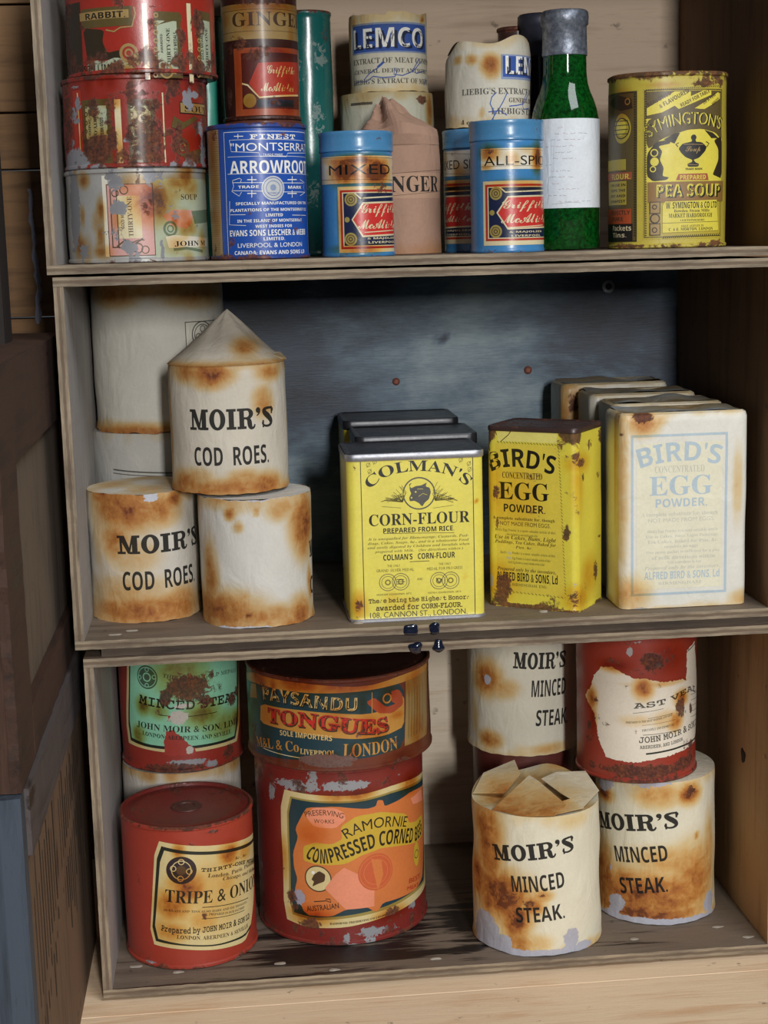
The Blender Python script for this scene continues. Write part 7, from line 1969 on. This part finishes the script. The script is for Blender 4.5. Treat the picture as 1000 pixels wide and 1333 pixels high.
box_tin('flour_tin', 'yellow corn-flour tin with a bull emblem, front of three in a row', 'tin', (x, .0425, z), 0, .0425, .0295, .0055, .1066, 'e9da5c', '3b3a40', WEAR['colman'], 'colman', FG, rims=True, edge=(.4, .55))
box_tin('flour_tin', 'yellow tin directly behind the corn-flour tin, only its dark lid showing', 'tin', (.1188, .1045, z), 0, .0400, .0295, .0055, .1092, 'd8c43a', '2c2b31', [], None, FG, seed=4, lid_h=.0075)
box_tin('flour_tin', 'rearmost dark-lidded yellow tin in the corn-flour row, its corner showing at left', 'tin', (.1155, .1668, z), 0, .0400, .0295, .0055, .1128, 'd8c43a', '2c2b31', [], None, FG, seed=5, lid_h=.0065)
x, y, z, h, _, rz = GEO['birdy']
EG = 'egg powder tins'
box_tin('egg_powder_tin', 'rust-spotted bright yellow egg powder tin turned to show its right side', 'tin', (x, y, z), rz, .031, .0225, .005, h, 'e2d24a', '42302c', WEAR['birdy']+grime(21, 40, .117, .35, .6), 'birdy', EG, peel='b9bcc4', edge=(.6, .65), lidmetal=.1, dent=.0002)
# white egg powder packets
def white_packet(label, loc, a, h, wear, art=False, b=.0215, seed=1, wave=.0014, colour='c3beb1'):
    root = empty('egg_powder_packet', label, 'packet', loc, 0, 'white egg powder packets')
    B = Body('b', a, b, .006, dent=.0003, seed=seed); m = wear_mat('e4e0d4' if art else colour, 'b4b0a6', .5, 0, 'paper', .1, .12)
    w = list(wear)+edges(h, 'S', .3, .35, 2.5, seed)
    shell('body', B, [(-.002, 0), (0, .0008), (0, h-.004), (-.0008, h-.0012), (-.003, h)], m, root, w, cap_top=False)
    def f(X, Y): return wave*np.sin(X*75+seed)*np.cos(Y*90+seed*2)*.8+.0008*np.sin(X*190+seed*3)-.0012*np.clip(1-abs(Y)/.012, 0, 1)
    Z = lambda X, Y: f(X, Y)*np.clip(1.15-(np.maximum(abs(X)/a, abs(Y)/b))**4, 0, 1)
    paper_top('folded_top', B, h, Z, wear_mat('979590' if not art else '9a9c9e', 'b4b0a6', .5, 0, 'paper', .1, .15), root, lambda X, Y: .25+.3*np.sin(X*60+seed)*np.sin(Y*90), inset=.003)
    if art:
        q = Art(B); q.run(ART['birdw']); q.build(root, w, 'b4b0a6', .5, .1, 'paper', 'printed_panel')
z = GEO['birdw'][2]
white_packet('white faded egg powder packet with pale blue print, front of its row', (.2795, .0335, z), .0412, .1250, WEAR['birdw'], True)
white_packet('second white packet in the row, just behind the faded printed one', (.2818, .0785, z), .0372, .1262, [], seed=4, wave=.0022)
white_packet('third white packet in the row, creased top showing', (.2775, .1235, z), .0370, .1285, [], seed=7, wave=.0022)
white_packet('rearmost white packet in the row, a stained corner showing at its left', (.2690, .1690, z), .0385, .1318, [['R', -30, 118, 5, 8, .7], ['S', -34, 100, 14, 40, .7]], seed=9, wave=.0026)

# ------------------------------------------------------------------ bottom box
RED = 'ac3c2c'
def big_tin(key, name, label, **k): return tin(key, name, label, 'tin', **k)
big_tin('tripe', 'meat_tin', 'red tripe and onions tin with cream label, at the front left of the lowest box', color='a23a2a', peel='96949a', rough=.42, coat=.12, lidc='6e2520', et=.85, eb=.65, rim=.0008, alpeel='b9a99a', dent=.0002, body_extra=grime(14, 30, .1, .3, .5))
TR = [o for o in bpy.data.objects if o.name == 'meat_tin'][0]
def vent(parent, h, r, col):
    V, F, n = [], [], 40
    pr = [(r, 0), (r*.96, .0006), (r*.55, .0010), (r*.5, .0003), (.0001, .0003)]
    for q, zz in pr: V += [(q*math.sin(t), -q*math.cos(t), h+zz) for t in np.linspace(0, 2*PI, n+1)[:-1]]
    for j in range(len(pr)-1): F += [(j*n+i, j*n+(i+1) % n, (j+1)*n+(i+1) % n, (j+1)*n+i) for i in range(n)]
    mesh_obj('vent_cap', V, F, wear_mat(col, '96949a', .5, 0, 'tin', .1), parent, attrs={'stain': [0]*len(V), 'rust': [.42]*len(V), 'peel': [0]*len(V)})
vent(TR, GEO['tripe'][3]-.0020, .0105, '4a2420')
big_tin('ram', 'meat_tin', 'large red corned beef tin with orange picture label, beneath the tongues tin', color='7e2a24', peel='96989e', rough=.36, coat=.25, et=.6, eb=.7, alpeel='a9a6bc', dent=.0004, body_extra=grime(11, 110, .12, .38, .7)+grime(12, 40, .12, .4, .7, 'P'))
big_tin('pay', 'meat_tin', 'wide rusty tongues tin with navy and gold label, on the corned beef tin', color='6a3424', peel='5c3428', rough=.4, coat=.2, lidc='3c2018', et=.6, eb=.6, alpeel='62362c', dent=.0004, extra=grime(13, 50, .06, .4, .9, 'S'))
GS = edges(.103, 'P', 0, .55, 5, 3)
big_tin('green', 'meat_tin', 'red tin with torn mint green minced steak label, behind the tripe tin', color='983428', peel='99999f', rough=.42, coat=.12, et=.5, eb=.8, alpeel='d6cfc4', dent=.0003, extra=GS)
paper_tin('glow', 'paper_tin', 'paper-wrapped tin almost hidden behind the tripe tin, under the green-labelled one', 'c9c2b8', '9fa0ae', et=.7, eb=.5, top=lambda X, Y: 0*X, seed=31)
MSG = 'paper-wrapped minced steak tins'
CP = 'ded8c2'
paper_tin('rightm', 'paper_tin', 'minced steak tin in brown-bottomed cream paper, under the peeling red tin', CP, 'b9bac8', MSG, et=.35, eb=.55, seed=21, top=lambda X, Y: 0*X, dent=.0005, zb=jag(3, .0006))
paper_tin('backm', 'paper_tin', 'minced steak tin in cream paper behind the peeling red tin, standing on another tin', 'd9d4c2', 'b9bac8', MSG, et=.2, eb=.35, seed=22, top=lambda X, Y: 0*X, h=.107, dent=.0004, zb=jag(12, .0008), flare=.0009)
tin('backlow', 'meat_tin', 'dark maroon tin under the rear minced steak tin', 'tin', '5c2a24', '6a5a58', .5, et=.7, eb=.5)
big_tin('veal', 'meat_tin', 'red roast veal tin with torn white label, on a minced steak tin at right', color='963628', peel='a8a6aa', rough=.42, coat=.12, et=.6, eb=.85, alpeel='c9b4a4', dent=.0003, extra=grime(12, 30, .1, .35, .6))
def front_moir():
    x, y, z, h, r, rz = GEO['frontm']
    cz = crumple(12, .006, 8)
    def top(X, Y):
        R = np.hypot(X, Y)/r; back = np.clip((Y+.012)/.054, 0, 1)
        return back*.0085*(.8+.2*np.sin(np.arctan2(X, Y)*5))*np.clip(R, 0, 1)**.6+cz(X, Y)*np.clip(.4+back, 0, 1)*.6-.003*np.clip(1-R, 0, 1)-.001
    B0 = Body('c', r, dent=.0009, seed=14)
    def zt(S):
        P, _ = B0.P(S, 0*S, 0*S); return top(P[:, 0], P[:, 1])
    root, B, wear = paper_tin('frontm', 'paper_tin', 'minced steak tin with crumpled torn paper top, in front of the others at right', CP, 'b9bac8', MSG, et=.25, eb=.55, seed=14, top=top, zt=zt, dent=.0009, undertin=.004, tw=tw_noise(2, .75), topcolor='c9c2ac', zb=jag(8, .0006))
    pm = wear_mat('d2c8b0', 'b9bac8', .75, 0, 'paper', 0, .16)
    def flap(pts, stain):
        P = [np.array(p) for p in pts]; k = len(P); V = P+[p-np.array([0, 0, .0004]) for p in P]
        F = [tuple(range(k)), tuple(range(2*k-1, k-1, -1))]+[(i, k+i, k+(i+1) % k, (i+1) % k) for i in range(k)]
        mesh_obj('paper_flap', V, F, pm, root, smooth=False, attrs={'stain': list(stain)*2, 'rust': [0]*2*k, 'peel': [0]*2*k})
    flap([(-.028, -.032, h-.0004), (-.008, -.0415, h-.0008), (.012, -.0412, h-.0006), (.020, -.030, h+.0025), (.002, .004, h+.0065), (-.004, .010, h+.0082)], (.95, .85, .7, .7, .05, .1))
    flap([(.012, -.041, h), (.031, -.029, h+.0002), (.030, -.014, h+.0032), (.016, -.026, h+.0030)], (.75, .2, .1, .7))
    flap([(.031, -.028, h+.0006), (.042, -.002, h+.0022), (.034, .022, h+.0072), (.014, .018, h+.0078), (.004, .006, h+.0072), (.016, -.014, h+.0050)], (.1, .1, .1, .05, .05, .35))
    flap([(-.041, -.006, h+.0014), (-.035, .020, h+.0062), (-.014, .037, h+.0098), (-.010, .014, h+.0078), (-.020, -.010, h+.0030)], (.2, .15, .1, .3, .9))
front_moir()
